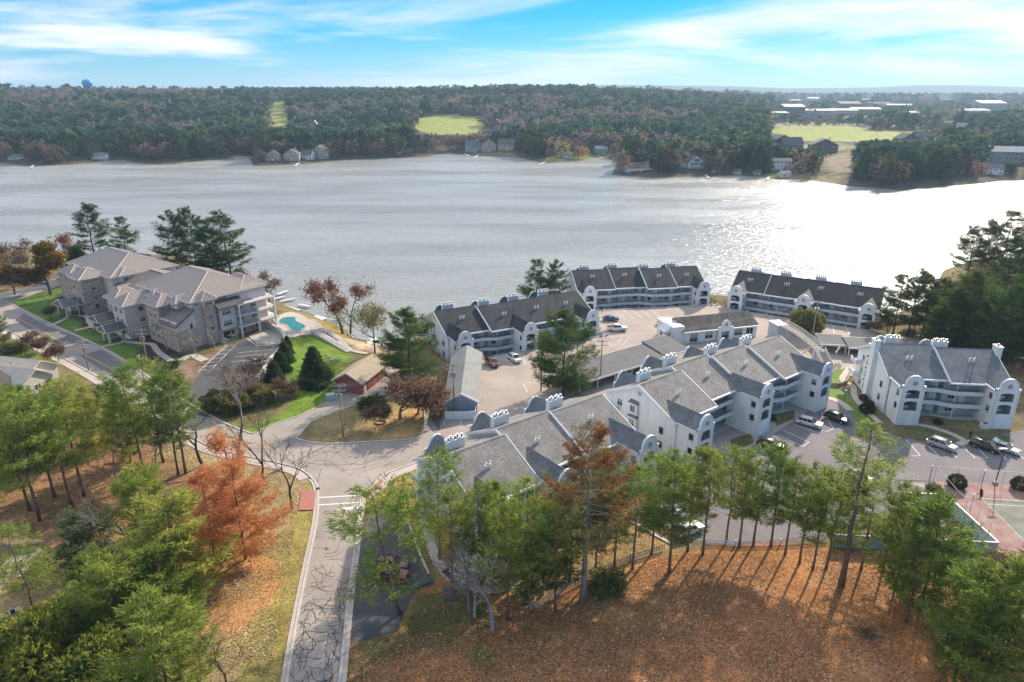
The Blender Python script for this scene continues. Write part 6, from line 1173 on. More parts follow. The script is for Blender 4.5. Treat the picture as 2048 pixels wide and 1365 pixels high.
def vehicle(kind, label, col, u, v, hd, z=0.05, openb=False, at=None, cat=None):
    s = SHAPES[kind]; p = at or P(u, v, 0); root = thing({'suv': 'parked_car', 'sedan': 'parked_car', 'pickup': 'pickup_truck', 'van': 'parked_van'}[kind], label, cat or ('pickup' if kind == 'pickup' else 'van' if kind == 'van' else 'car'), (p.x, p.y, z), R(hd), 'vehicles parked round the apartment blocks')
    m = carpaint('paint_' + '_'.join(str(int(c * 100)) for c in col), col); w = s['w']
    b = MB(); b.prism_y(s['body'], -w, w); link('body', bevelled(b, 'body', m, 0.09), root)
    cb = s['cab']; k = 0.80; zt = cb[1][1]; z0 = cb[0][1]
    def cv(sx, i): x, zz = cb[i]; return (x, sx * w * (0.93 if i in (0, 3) else k), zz)
    b = MB(); L_ = [cv(-1, i) for i in range(4)]; Rr = [cv(1, i) for i in range(4)]
    b.face(L_[::-1]); b.face(Rr)
    for i in range(3): b.face([L_[i], Rr[i], Rr[i+1], L_[i+1]])
    gl = b.build('windows', M_CGLASS, root)
    b = MB(); x0, x1 = cb[1][0] + 0.02, cb[2][0] - 0.02; b.box(x0, x1, -w * k - 0.01, w * k + 0.01, zt - 0.05, zt + 0.035); link('roof', bevelled(b, 'roof', m, 0.03, 1), root)
    b = MB()
    for sx in (-1, 1):                               # pillars
        for i, j in ((0, 1), (3, 2)): b.tube([Vector(cv(sx, i)), Vector(cv(sx, j))], 0.055, 4)
        for t in ((0.38, 0.72) if kind != 'pickup' else (0.5, 0.97)): xa = cb[0][0] + (cb[3][0] - cb[0][0]) * (0.15 + 0.75 * t); xb = x0 + (x1 - x0) * t; b.tube([(xa, sx * (w * 0.935), z0), (xb, sx * (w * k + 0.012), zt - 0.02)], 0.045, 4)
    b.build('pillars', m, root, fix=False)
    r_ = s['r']
    def wm(): q = MB(); q.tube([(0, -0.12, 0), (0, 0.12, 0)], r_, 16); return q.mesh('wheel', M_TYRE)
    def rm(): q = MB(); q.tube([(0, -0.13, 0), (0, 0.13, 0)], r_ * 0.62, 12); return q.mesh('rim', M_RIM)
    for xa in s['ax']:
        for sx in (-1, 1):
            wh = link('wheel', shared(('wheel', kind), wm), root, (xa, sx * (w - 0.10), r_)); link('rim', shared(('rim', kind), rm), wh)
    zl = s['body'][1][1]; xf, xb = s['body'][1][0], s['body'][-2][0]
    for sx in (-1, 1):
        b = MB(); b.box(xf + 0.0, xf + 0.16, sx * w * 0.72 - 0.2, sx * w * 0.72 + 0.2, zl - 0.06, zl + 0.1); b.build('headlight', M_HEAD, root)
        b = MB(); b.box(xb - 0.14, xb + 0.03, sx * w * 0.82 - 0.12, sx * w * 0.82 + 0.12, zl, zl + 0.26); b.build('tail_light', M_TAIL, root)
        b = MB(); b.box(cb[0][0] + 0.25, cb[0][0] + 0.42, sx * (w + 0.08) - 0.1, sx * (w + 0.08) + 0.1, z0 + 0.02, z0 + 0.2); b.build('wing_mirror', m, root)
    if kind in ('suv', 'van'):
        for sx in (-1, 1): b = MB(); b.tube([(x0 + 0.2, sx * w * 0.7, zt + 0.09), (x1 - 0.1, sx * w * 0.7, zt + 0.09)], 0.025, 4); b.build('roof_rail', M_BLACK, root)
    if kind == 'pickup':
        b = MB(); b.box(1.3, 2.7, -w + 0.12, w - 0.12, 0.75, 1.215); b.build('load_bed', M_DARK, root)  # solid slab, coloured near-black for the shade inside the bed
    if openb:
        b = MB(); b.prism_y([(x1 + 0.1, zt), (x1 + 0.95, zt + 0.35), (x1 + 1.0, zt + 0.28), (x1 + 0.15, zt - 0.08)], -w * 0.82, w * 0.82); b.build('open_tailgate', m, root); b = MB(); b.box(xb - 0.03, xb + 0.02, -w * 0.7, w * 0.7, 0.55, 1.05); b.build('boot_opening_shade', M_DARK, root)  # boot hollow is a thin plate with its shade painted on
    return root
WHITE_, SILV, BLK, BLUE_, MAR = (0.75, 0.75, 0.74), (0.42, 0.43, 0.44), (0.015, 0.016, 0.018), (0.02, 0.05, 0.13), (0.13, 0.015, 0.02)
vehicle('suv', 'white sport utility car with roof rails in the bay before the large block', (0.72, 0.71, 0.68), 1618, 852, 142)
vehicle('suv', 'black car with sun on its roof beside the lawn path', BLK, 1672, 842, 128)
vehicle('suv', 'black car with pale roof half hidden by pine tops below the large block', (0.03, 0.031, 0.033), 1540, 896, 146)
vehicle('suv', 'silver car parked alone before the right block', SILV, 1883, 896, 128)
vehicle('van', 'black van beside the silver car with open boot', BLK, 1969, 899, 128)
vehicle('sedan', 'silver car with its boot open near the lamp post', (0.5, 0.52, 0.52), 2008, 902, 128, openb=True)
vehicle('suv', 'white car behind the pine trunks by the fence', (0.7, 0.7, 0.7), 1376, 1066, 205)
vehicle('sedan', 'white car hidden behind the crown of the tall leaning pine', WHITE_, 1718, 958, 120)
vehicle('suv', 'dark red car in the bay by the black-roofed block', MAR, 984, 731, 118, 0.05)
vehicle('suv', 'white car next to the dark red one', WHITE_, 1029, 722, 118, 0.05)
vehicle('sedan', 'dark blue car beside the rock wall', BLUE_, 1221, 642, 182)
vehicle('pickup', 'white pickup truck in the pink car park', (0.78, 0.77, 0.75), 1233, 662, 180)
vehicle('sedan', 'silver car in the lot below the stone condominium', (0.5, 0.5, 0.5), 515, 730, 185)
vehicle('suv', 'dark red car under the leaning pine, nearer of two', (0.22, 0.02, 0.03), 782, 1158, 172)
vehicle('suv', 'darker red car under the leaning pine, farther of two', (0.10, 0.018, 0.022), 784, 1137, 174)
vehicle('suv', 'black car parked by the far end of the cross street', BLK, 78, 562, 200)
vehicle('sedan', 'white car glimpsed behind the pines on the lower car park', (0.65, 0.65, 0.64), 1335, 1030, 205)

# ------------------------------------------------------------ poles, wires, lamps, signs
def util_pole(label, u, v, h, arm=0.0, trans=False, lean=0.0, base=None, rz=0.0):
    p = base or PT(u, v); t = thing('utility_pole', label, 'pole', (p.x, p.y, p.z), rz, 'wooden utility poles'); t.rotation_euler.y = lean
    b = MB(); b.tube([(0, 0, 0), (0, 0, h)], [0.17, 0.11], 8); b.build('pole', M_WOOD, t, True)
    for zz in (h - 0.35, h - 1.3)[:2 if arm else 1]:
        b = MB(); b.box(-1.25, 1.25, -0.19, -0.1, zz - 0.06, zz + 0.06); ca = b.build('crossarm', M_WOOD, t)
        for x in (-1.1, -0.4, 0.4, 1.1): b = MB(); b.cyl(x, -0.14, zz + 0.06, zz + 0.24, 0.05, 6); b.build('insulator', M_WHITE, ca)
    if trans:
        for x in (-0.38, 0.38): b = MB(); b.cyl(x, -0.1, h - 2.9, h - 1.9, 0.22, 10); b.build('transformer', M_METAL, t)
    return t, Vector((p.x, p.y, p.z + h))
poles = {}
for nm, a in dict(
    junction=('utility pole with transformer on the island beside the driveway', 687, 875, 11.0, 1, True), bins=('utility pole beside the long blue garage', 909, 832, 11.5, 1, True),
    carpark=('pale utility pole left of the broad car park pine', 1082, 783, 9.5, 0, False), carport=('utility pole at the end of the long carport', 1200, 772, 11.0, 1, False),
    street=('utility pole by the pavement below the front lawns', 178, 742, 7.8, 1, True), lawn=('utility pole on the dark lawn before the stone condominium', 297, 736, 9.8, 1, True), lawn2=('utility pole on the bright lawn near the cross street', 102, 640, 9.8, 0, False),
    shore=('utility pole standing behind the footbridge', 1622, 690, 12.0, 0, True)).items(): poles[nm] = util_pole(*a)[1]
def wires(label, A, B, sag=0.8, n=3, r=0.022):
    t = thing('power_line', label, 'wires', (0, 0, 0), 0, 'overhead power lines'); d = (B - A); s = Vector((-d.y, d.x, 0)).normalized()
    for k in range(n):
        b = MB(); o = s * (k - (n - 1) / 2) * 0.75; b.tube([A.lerp(B, q / 12) + o - Vector((0, 0, sag * 4 * (q / 12) * (1 - q / 12) + 0.15)) for q in range(13)], r, 3, cap=False); b.build('wire', mat('wire_grey', (0.12, 0.12, 0.125), 0.5, 0), t, fix=False)
wires('power lines from the driveway pole to the blue garage pole', poles['junction'], poles['bins']); wires('power lines from the driveway pole up to the lawn pole', poles['junction'], poles['lawn'], 1.6); wires('power lines between the two lawn poles', poles['lawn'], poles['lawn2'], 1.0)
wires('power lines from the blue garage pole to the carport pole', poles['bins'], poles['carport'], 1.4, 2); wires('power lines from the carport pole to the pole behind the footbridge', poles['carport'], poles['shore'], 1.2, 2); wires('power lines crossing the street below the front lawns', poles['street'], poles['lawn'], 0.7, 3)
wires('power lines running on from the bright lawn pole', poles['lawn2'], poles['lawn2'] + Vector((-40, 34, 0)), 1.0, 2)
lp = thing('lamp_post', 'tall black lamp post leaning over the tennis court corner', 'lamp post', tuple(P(1990, 968)))
b = MB(); b.box(-0.3, 0.3, -0.3, 0.3, 0, 0.5); b.build('base', M_CONC, lp); b = MB(); b.tube([(0, 0, 0.5), (0, 0, 6.6)], [0.1, 0.075], 8); b.build('pole', M_BLACK, lp, True); b = MB(); b.box(-0.9, 0.35, -0.2, 0.2, 6.55, 6.72); b.build('lamp_head', M_BLACK, lp)
def globe(label, u, v, h=2.6):
    t = thing('globe_lamp', label, 'lamp', tuple(P(u, v)), 0, 'white globe lamps'); b = MB(); b.cyl(0, 0, 0, h, 0.06, 6); b.build('pole', M_BLACK, t, True)
    bm = bmesh.new(); bmesh.ops.create_icosphere(bm, subdivisions=2, radius=0.24); me = bpy.data.meshes.new('globe'); bm.to_mesh(me); bm.free(); me.materials.append(mat('white_globe', (0.8, 0.8, 0.78), 0.3, 0)); link('globe', me, t, (0, 0, h + 0.2))
globe('globe lamp by the tennis court gate', 1962, 972); globe('globe lamp at the corner of the court', 1858, 962); globe('globe lamp beside the path below the half hidden block', 985, 1192); globe('globe lamp on the golden grass behind the fence', 1210, 1110, 2.2); globe('globe lamp on the lawn path between the blocks', 1688, 805)
def sign(label, u, v, h, w, sh, m, rz=0.0, posts=1, cat='sign'):
    t = thing('sign', label, cat, tuple(PT(u, v)), rz); 
    for x in ([0] if posts == 1 else [-w * 0.42, w * 0.42]): b = MB(); b.cyl(x, 0, 0, h, 0.04 if posts == 1 else 0.07, 6); b.build('post', M_METAL, t)
    b = MB(); b.box(-w/2, w/2, -0.09, -0.045, h - sh, h); b.build('sign_board', m, t); return t
sign('small white roadside sign on the dark lawn', 281, 728, 2.4, 0.6, 0.7, M_WHITE, R(35)); sign('small white yard sign near the cross street', 56, 606, 0.9, 0.9, 0.6, M_WHITE, R(30))
sg = sign('cream entrance signboard on two posts before the stone condominium', 258, 686, 2.2, 3.2, 1.0, MATS['cream_trim'], R(-38), 2); sign('small purple and white yard sign by the signboard', 263, 692, 0.8, 0.9, 0.6, mat('purple_sign', (0.28, 0.22, 0.42), 0.6, 0.3, 4), R(-20)); sign('thin signpost on the grass verge left of the street', 552, 1277, 2.2, 0.12, 0.4, M_METAL)
hy = thing('storm_drain', 'small black storm drain inlet at the crossing kerb', 'drain', tuple(P(636, 979))); b = MB(); b.box(-0.25, 0.25, -0.25, 0.25, 0, 0.22); b.build('body', M_BLACK, hy)
# picket fence on the slope, two runs
def fence(label, pts, h=1.1, m=None, name='picket_fence', gap=0.28):
    t = thing(name, label, 'fence', (0, 0, 0)); m = m or mat('grey_wood', (0.33, 0.28, 0.24), 0.85, 0.15, 3)
    def pk(): q = MB(); q.box(-0.05, 0.05, -0.015, 0.015, 0.05, h); return q.mesh('picket', m, fix=False)
    tot = 0
    for i in range(len(pts) - 1):
        A, B = pts[i], pts[i + 1]; d = B - A; a = math.atan2(d.y, d.x); n = int(d.length / gap)
        b = MB(); b.tube([A + Vector((0, 0, h * 0.8)), B + Vector((0, 0, h * 0.8))], 0.05, 4); b.tube([A + Vector((0, 0, h * 0.3)), B + Vector((0, 0, h * 0.3))], 0.05, 4); b.build('rail', m, t, fix=False)
        for k in range(n):
            if tot < 290: link('picket', shared(('picket', h, m.name), pk), t, A.lerp(B, (k + 0.5) / n), a); tot += 1
        b = MB(); b.box(-0.08, 0.08, -0.08, 0.08, 0, h + 0.1); o = b.build('post', m, t); o.location = A
    return t
fence('grey wooden picket fence along the foot of the fence pines', [P(1060, 1222), P(1120, 1190), P(1190, 1152), P(1260, 1122), P(1330, 1100)])
fence('white picket fence at the edge of the lower car park', [P(1410, 1088), P(1470, 1092), P(1560, 1090), P(1655, 1084)], 0.9, M_WHITE)
# blue panel fence of the yard beside the court
bf = thing('panel_fence', 'pale blue board fence with white cap round the yard beside the court', 'fence', (0, 0, 0))
runs = [P(1662, 1094), P(1990, 1110), P(1886, 1012), P(1800, 1008)]
for i in range(3):
    A, B = runs[i], runs[i + 1]; d = B - A; n = max(1, round(d.length / 2.4)); a = math.atan2(d.y, d.x); L_ = d.length / n
    for k in range(n):
        b = MB(); b.box(0.02, L_ - 0.02, -0.05, 0.05, 0, 2.05); o = b.build('fence_panel', M_SIDE2 if i else siding('blue_fence_boards', (0.37, 0.45, 0.50), 0.5, 0.7, 'X'), bf); o.location = A + d * (k / n); o.rotation_euler = (0, 0, a)
    b = MB(); b.box(-0.06, d.length + 0.06, -0.1, 0.1, 2.05, 2.17); o = b.build('fence_cap', M_WHITE, bf); o.location = A; o.rotation_euler = (0, 0, a)
# tennis court
sheet('court_apron', PL([(1862, 962), (2300, 985), (2420, 1170), (2004, 1100), (1892, 1002)]), 0.06, mat('court_red', (0.30, 0.145, 0.125), 0.9, 0.18, 0.5, 0.2, 8, col2=(0.40, 0.27, 0.23)))
sheet('court', PL([(1963, 998), (2280, 1018), (2420, 1150), (2100, 1136), (2048, 1087)]), 0.066, mat('court_green', (0.19, 0.19, 0.145), 0.9, 0.2, 0.5, 0.2, 8, col2=(0.28, 0.26, 0.21)))
bays([[(2105, 1140), (1963, 998), (2250, 1016)], [(1976, 1009), (2250, 1027)]], 0.09, 0.072, M_PAINT, 'court_line')
cf = thing('chain_link_fence', 'tall open wire fence frame round the tennis court', 'fence', (0, 0, 0)); fp = [P(2250, 990), P(2048, 978), P(1866, 964), P(1905, 1012), P(1950, 1055), P(2000, 1105)]
b = MB(); b.tube([p + Vector((0, 0, 3.0)) for p in fp], 0.035, 5); b.build('top_rail', M_PAINT, cf, fix=False)
for i in range(len(fp) - 1):
    n = max(1, round((fp[i+1] - fp[i]).length / 3.2))
    for k in range(n): q = fp[i].lerp(fp[i+1], k / n); b = MB(); b.cyl(0, 0, 0, 3.0, 0.035, 5); o = b.build('post', M_METAL, cf); o.location = q
hoop = thing('basketball_hoop', 'black round-backed hoop on a post by the court', 'hoop', tuple(P(1940, 1020))); b = MB(); b.cyl(0, 0, 0, 2.9, 0.06, 6); b.tube([(0, 0, 2.8), (1.2, 0.3, 3.0)], 0.05, 5); b.build('post', M_METAL, hoop)
q = link('backboard', disc(0.75, 0.06, M_BLACK, 20, 'backboard'), hoop, (1.25, 0.3, 2.9), R(70)); b = MB(); b.tube([(0.2 * math.cos(a) + 0.25, 0.2 * math.sin(a), 0) for a in np.linspace(0, 6.283, 11)], 0.02, 4, cap=False); o = b.build('rim', mat('orange_rim', (0.6, 0.15, 0.03), 0.5, 0), hoop); o.location = (1.3, 0.3, 2.6)
bays([[(1778, 960), (1870, 964), (2060, 976), (2250, 988)]], 0.3, 0.05, mat('dark_kerb', (0.07, 0.065, 0.065), 0.9, 0.1), 'dark_edging')
sheet('gravel_strip', PL([(1780, 964), (2250, 992), (2260, 1003), (1880, 982)]), 0.052, mat('pinkish_gravel', (0.40, 0.33, 0.29), 0.95, 0.2, 3, 0.4, 12))
# lawns and paths round the right blocks
M_LAWN = mat('mown_lawn', (0.105, 0.185, 0.022), 0.95, 0.22, 0.7, 0.5, 8, col2=(0.19, 0.26, 0.04)); M_LAWND = mat('dark_olive_turf', (0.095, 0.105, 0.035), 0.95, 0.25, 0.7, 0.5, 8, col2=(0.17, 0.15, 0.06))  # the second turf is a dark olive, browner than the mown lawn
sheet('lawn', PL([(1652, 745), (1690, 738), (1694, 760), (1680, 776), (1702, 800), (1742, 848), (1722, 852), (1690, 815), (1656, 792), (1646, 770)]), 0.09, M_LAWN)
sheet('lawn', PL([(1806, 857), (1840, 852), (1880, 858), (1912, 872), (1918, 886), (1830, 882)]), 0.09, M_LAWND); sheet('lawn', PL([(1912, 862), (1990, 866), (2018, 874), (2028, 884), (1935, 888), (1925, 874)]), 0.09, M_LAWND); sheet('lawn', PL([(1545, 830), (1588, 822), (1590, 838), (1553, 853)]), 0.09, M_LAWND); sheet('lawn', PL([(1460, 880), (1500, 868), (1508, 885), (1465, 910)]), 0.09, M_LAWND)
def path(pts, w, z=0.115, m=None, n=5): return walk('path', smooth_line(PL(pts), n), w, z, m or M_WALK)
path([(1700, 735), (1684, 760), (1705, 772), (1712, 800), (1760, 848)], 1.3); path([(1835, 850), (1870, 858), (1905, 870), (1932, 884)], 1.3); path([(1650, 795), (1680, 805), (1700, 822)], 1.6)
rw = thing('stone_planter', 'low curved stone retaining wall on the lawn between two blocks', 'wall', (0, 0, 0)); b = MB(); b.strip(smooth_line(PL([(1658, 772), (1676, 774), (1692, 768), (1697, 752)])), 0.4, 0.05, 0.9); b.build('wall', stone_mat('tan_block', (0.25, 0.2, 0.13), (0.36, 0.29, 0.19), (0.42, 0.35, 0.25)), rw, fix=False)
ws = thing('entrance_steps', 'concrete steps leading from the car park to the right block', 'steps', tuple(P(1934, 884)), R(120))
for k in range(6): b = MB(); b.box(-0.7, 0.7, -0.2, 0.2, 0, 0.2); o = b.build('step', M_CONC, ws); o.location = (0, 0.3 + k * 0.5, 0.02 + k * 0.015)
# paths round the half hidden block
path([(848, 1000), (846, 1030), (858, 1075), (876, 1125), (905, 1160)], 1.5); path([(890, 1140), (940, 1175), (1000, 1180), (1060, 1150), (1110, 1125)], 1.4); path([(806, 1018), (822, 1060), (840, 1110), (858, 1150)], 0.35, 0.2, M_KERB); path([(1250, 1035), (1290, 1060), (1345, 1090)], 0.5, 0.16, M_KERB)
for lb, u, v, n, hd in (('dark timber steps from the side parking up to the block path', 838, 1168, 7, 25), ('timber steps below the half hidden block', 898, 1188, 5, 100)):
    t = thing('timber_steps', lb, 'steps', tuple(P(u, v)), R(hd))
    for k in range(n): b = MB(); b.box(-0.25, 0.2, -0.8, 0.8, 0, 0.18 + k * 0.06); o = b.build('step', mat('dark_timber', (0.10, 0.10, 0.105), 0.9, 0.2, 2), t); o.location = (-1.2 + k * 0.45, 0, 0.0)
dk = thing('terrace', 'white-blue raised terrace at the foot of the half hidden block', 'terrace', tuple(P(960, 1135)), R(38)); b = MB(); b.box(-4, 4, -1.6, 1.6, 0, 1.1); b.build('base', M_SIDE, dk); rail(dk, [(-4, -1.6), (4, -1.6), (4, 1.6)], 1.1, 0.9, 0.6, M_WHITE)
# stone condominium grounds: winding walk, pool, ramp, wall
path([(96, 654), (120, 644), (138, 632), (132, 612), (112, 600)], 1.3, 0.12); path([(138, 632), (172, 634), (178, 644), (182, 654), (150, 662)], 1.4, 0.121); path([(182, 654), (212, 660), (240, 668), (248, 684), (205, 694)], 1.4, 0.122); path([(248, 684), (285, 688), (305, 690), (318, 706), (345, 724)], 1.5, 0.123); path([(240, 668), (290, 664), (300, 672)], 1.2, 0.124); path([(172, 634), (180, 612)], 1.2, 0.125)
for k in range(6):
    p = P(322 + k * 6, 712 + k * 4.2); t_ = MB(); t_.box(-0.85, 0.85, -0.28, 0.28, 0, 0.2); o = tag(t_.build('path_step', M_CONC), kind='structure'); o.location = (p.x, p.y, 0.1); o.rotation_euler = (0, 0, R(-20))
path([(362, 722), (385, 712), (410, 722)], 2.2, 0.08, MATS['apron_concrete'])
cwall = thing('curved_wall', 'cream curved retaining wall round the garage lot', 'wall', (0, 0, 0)); b = MB(); b.strip(smooth_line(PL([(533, 656), (548, 660), (566, 674), (572, 692), (560, 708), (545, 724), (528, 748), (516, 766)])), 0.75, 0.0, 1.5); b.build('wall', mat('cream_concrete', (0.58, 0.51, 0.44), 0.85, 0.12, 0.8, 0.2, 6), cwall, fix=False)
M_DECK = mat('pool_deck', (0.52, 0.44, 0.36), 0.85, 0.1, 0.8, 0.15, 8)
pool_deck = smooth_line(PL([(548, 640), (575, 626), (600, 630), (625, 646), (645, 660), (638, 668), (600, 672), (583, 676), (570, 668), (556, 656), (548, 640)]))
sheet('pool_terrace', pool_deck[:-1], 0.16, M_DECK); b = MB(); b.strip(pool_deck, 0.3, 0.0, 0.18); tag(b.build('pool_edging', M_KERB, fix=False), kind='structure')
pl = thing('swimming_pool', 'kidney-shaped pool with teal water beside the lake', 'pool', (0, 0, 0)); pp = smooth_line(PL([(556, 644), (566, 637), (590, 636), (594, 644), (612, 653), (606, 660), (592, 664), (580, 660), (573, 652), (560, 648), (556, 644)]))
bm = bmesh.new(); f = bm.faces.new([bm.verts.new((x, y, 0.20)) for x, y in pp[:-1]]); bmesh.ops.triangulate(bm, faces=[f]); bmesh.ops.recalc_face_normals(bm, faces=bm.faces); me = bpy.data.meshes.new('water'); bm.to_mesh(me); bm.free(); me.materials.append(mat('teal_pool_cover', (0.01, 0.20, 0.21), 0.4, 0.2, 0.7)); link('water', me, pl)
b = MB(); b.strip(pp, 0.35, 0.19, 0.06); b.build('coping', M_CONC, pl, fix=False)
pf = thing('pool_railing', 'thin metal railing round the pool terrace', 'railing', (0, 0, 0)); rail(pf, [tuple(P(u, v)[:2]) for u, v in ((583, 677), (600, 673), (640, 669), (648, 660), (625, 644), (600, 629))], 0.17, 1.2, 1.3, M_METAL, 'rail_frame')
rmp = thing('access_ramp', 'long concrete ramp with handrails down to the beach', 'ramp', (0, 0, 0)); A, B = P(628, 666), P(700, 704); d = (B - A); s_ = Vector((-d.y, d.x, 0)).normalized() * 1.0
b = MB(); q = [A - s_, B - s_, B + s_, A + s_]; zz = [0.9, 0.15, 0.15, 0.9]; b.face([(p.x, p.y, h) for p, h in zip(q, zz)]); 
for i in range(4): p, r2 = q[i], q[(i+1) % 4]; b.face([(p.x, p.y, 0), (r2.x, r2.y, 0), (r2.x, r2.y, zz[(i+1) % 4]), (p.x, p.y, zz[i])])
b.build('slab', M_CONC, rmp)
for sg_ in (-1, 1):
    b = MB(); 
    for hh in (1.0, 0.55): b.tube([A + s_ * sg_ + Vector((0, 0, 0.9 + hh)), B + s_ * sg_ + Vector((0, 0, 0.15 + hh))], 0.04, 4)
    for k in range(9): pt = A.lerp(B, k / 8) + s_ * sg_; b.tube([pt + Vector((0, 0, 0.9 - 0.75 * k / 8)), pt + Vector((0, 0, 1.9 - 0.75 * k / 8))], 0.04, 4)
    b.build('handrail', mat('galvanised', (0.55, 0.55, 0.55), 0.4, 0, metal=0.5), rmp, fix=False)
path([(622, 640), (650, 660), (675, 675), (700, 700), (735, 708)], 1.4, 0.14)
# docks and piers
def dock(label, segs, w=1.6, z=-3.45, m=None):
    t = thing('dock', label, 'dock', (0, 0, 0), 0, 'docks along the near shore')
    for A, B in segs:
        A = P(*A, z); B = P(*B, z); b = MB(); b.strip([A[:2], B[:2]], w, z, 0.22); b.build('deck_section', m or mat('pale_dock', (0.66, 0.63, 0.58), 0.8, 0.08, 1), t, fix=False)
        n = max(2, int((B - A).length / 4))
        for k in range(n + 1): q = A.lerp(B, k / n); b = MB(); b.cyl(q.x, q.y, -6, z + 0.1, 0.07, 5); b.build('pile', M_METAL, t)
dock('white floating dock beside the sandy beach', [((745, 678), (770, 700)), ((735, 688), (758, 684)), ((770, 690), (800, 676))], 2.2); dock('long pier off the pool terrace', [((565, 612), (600, 622)), ((560, 604), (590, 598)), ((598, 610), (620, 614))], 1.2); dock('boat lift frames near the balconies', [((555, 590), (575, 582)), ((545, 600), (568, 594))], 1.3); dock('white jetty along the shore path', [((628, 634), (650, 640))], 2.4)
# rock wall beside the blue car, riprap, rock boulders
rk = random.Random(9)
def boulder_mesh(seed):
    bm = bmesh.new(); bmesh.ops.create_icosphere(bm, subdivisions=2, radius=1); r2 = random.Random(seed)
    for v_ in bm.verts: v_.co *= 0.75 + 0.35 * r2.random()
    for v_ in bm.verts: v_.co.z *= 0.62
    me = bpy.data.meshes.new('boulder'); bm.to_mesh(me); bm.free(); me.materials.append(mat('pale_rock', (0.42, 0.36, 0.30), 0.95, 0.25, 1.2, 0.5, 6, obj=True)); return me
BM_ = [boulder_mesh(k) for k in range(4)]
def boulders(label, pts, group, s0=0.35, s1=0.7):
    for k, p in enumerate(pts): tag(link('boulder', BM_[k % 4], None, (p.x, p.y, p.z + 0.1), rk.uniform(0, 6), None, (rk.uniform(s0, s1),) * 3), label, 'rock', group)
boulders('pale boulder of the rock wall between the black-roofed block and the pickup', [Vector((24.6 - 0.1 * k + rk.uniform(-0.5, 0.5), 174.5 + k * 0.9, rk.uniform(-0.3, 0.2))) for k in range(22)], 'rock wall boulders', 0.5, 0.9)
boulders('pale shore rock near the beach dock', [PT(695 + k * 2.6 + rk.uniform(-1, 1), 672 + k * 0.9 + rk.uniform(-3, 3)) for k in range(16)], 'shore rocks by the beach', 0.3, 0.6)
boulders('white stone in the little rock patch on the bright lawn', [P(652 + k * 2.2 + rk.uniform(-2, 2), 713 + k * 0.7 + rk.uniform(-4, 4)) for k in range(14)], 'white stones on the lawn', 0.25, 0.4)
rwall = thing('retaining_wall', 'tan timber retaining wall between the black-roofed block and the pickup', 'wall', (0, 0, 0)); b = MB(); b.strip([(24.9, 174.2), (23.4, 184), (22.6, 195)], 0.4, -3.4, 3.4); b.build('wall', mat('tan_timber', (0.36, 0.29, 0.21), 0.9, 0.2, 1.5), rwall, fix=False)
for (ox, oy, hd, x0, x1) in ((-11.3, 155.5, 28, -3.5, 42.0), (23.2, 196.5, 9, -2, 41), (68.3, 196.5, -31, -6, 40)):    # edge walls of the sunken yards
    a = R(hd); f2 = lambda x, y: (ox + x * math.cos(a) - y * math.sin(a), oy + x * math.sin(a) + y * math.cos(a)); b = MB(); b.strip([f2(x0, -1.0), f2(x1, -1.0)], 0.35, -3.4, 3.62); tag(b.build('yard_wall', M_CONC, fix=False), kind='structure')
# backyard patio with table
sheet('patio', PL([(0, 1230), (40, 1213), (52, 1235), (45, 1262), (15, 1280), (-30, 1285), (-30, 1240)]), 0.06, MATS['apron_concrete'])
pt = thing('patio_table', 'round dark metal patio table with chairs at the lower left', 'table', tuple(P(26, 1245))); b = MB(); b.cyl(0, 0, 0.7, 0.75, 0.7, 16); b.build('table_top', M_RAIL, pt); b = MB(); b.cyl(0, 0, 0, 0.7, 0.06, 6); b.build('leg', M_RAIL, pt)
for k in range(4):
    a = k * 1.57 + 0.5; c = thing('patio_chair', 'dark metal patio chair at the round table', 'chair', tuple(P(26, 1245) + Vector((math.cos(a) * 1.0, math.sin(a) * 1.0, 0.06))), a, 'patio chairs'); b = MB(); b.box(-0.25, 0.25, -0.25, 0.25, 0.42, 0.46); b.build('seat', M_RAIL, c); b = MB(); b.box(0.22, 0.26, -0.25, 0.25, 0.46, 0.95); b.build('backrest', M_RAIL, c)
    for x in (-0.22, 0.22):
        for y in (-0.22, 0.22): b = MB(); b.box(x - 0.02, x + 0.02, y - 0.02, y + 0.02, 0, 0.42); b.build('leg', M_RAIL, c)
mh = thing('manhole_ring', 'low brick ring in the leaves of the island', 'planter', tuple(P(760, 846))); b = MB(); b.tube([(1.1 * math.cos(a), 0.9 * math.sin(a), 0.12) for a in np.linspace(0, 6.2832, 15)], 0.14, 5, cap=False); b.build('ring', mat('brown_brick', (0.25, 0.16, 0.11), 0.9, 0.2, 4), mh)
ub = thing('utility_box', 'pale green metal utility box on the lawn by the brick garage', 'utility box', tuple(P(662, 800)), R(20)); b = MB(); b.box(-0.9, 0.9, -0.6, 0.6, 0, 1.3); b.build('cabinet', mat('pale_green_metal', (0.45, 0.5, 0.47), 0.6, 0.05, 2), ub); b = MB(); b.box(-0.95, 0.95, -0.65, 0.65, 1.3, 1.38); b.build('lid', MATS['pale_green_metal'], ub)
ac = thing('air_conditioner', 'white box air conditioner on the turf by the right block', 'air conditioner', tuple(P(1968, 856)), R(-6)); b = MB(); b.box(-0.7, 0.7, -0.6, 0.6, 0, 1.0); b.build('housing', M_TRIM, ac); b = MB(); b.cyl(0, 0, 1.0, 1.06, 0.45, 12); b.build('fan_grille', M_RAIL, ac)
bq = P(1672, 738)
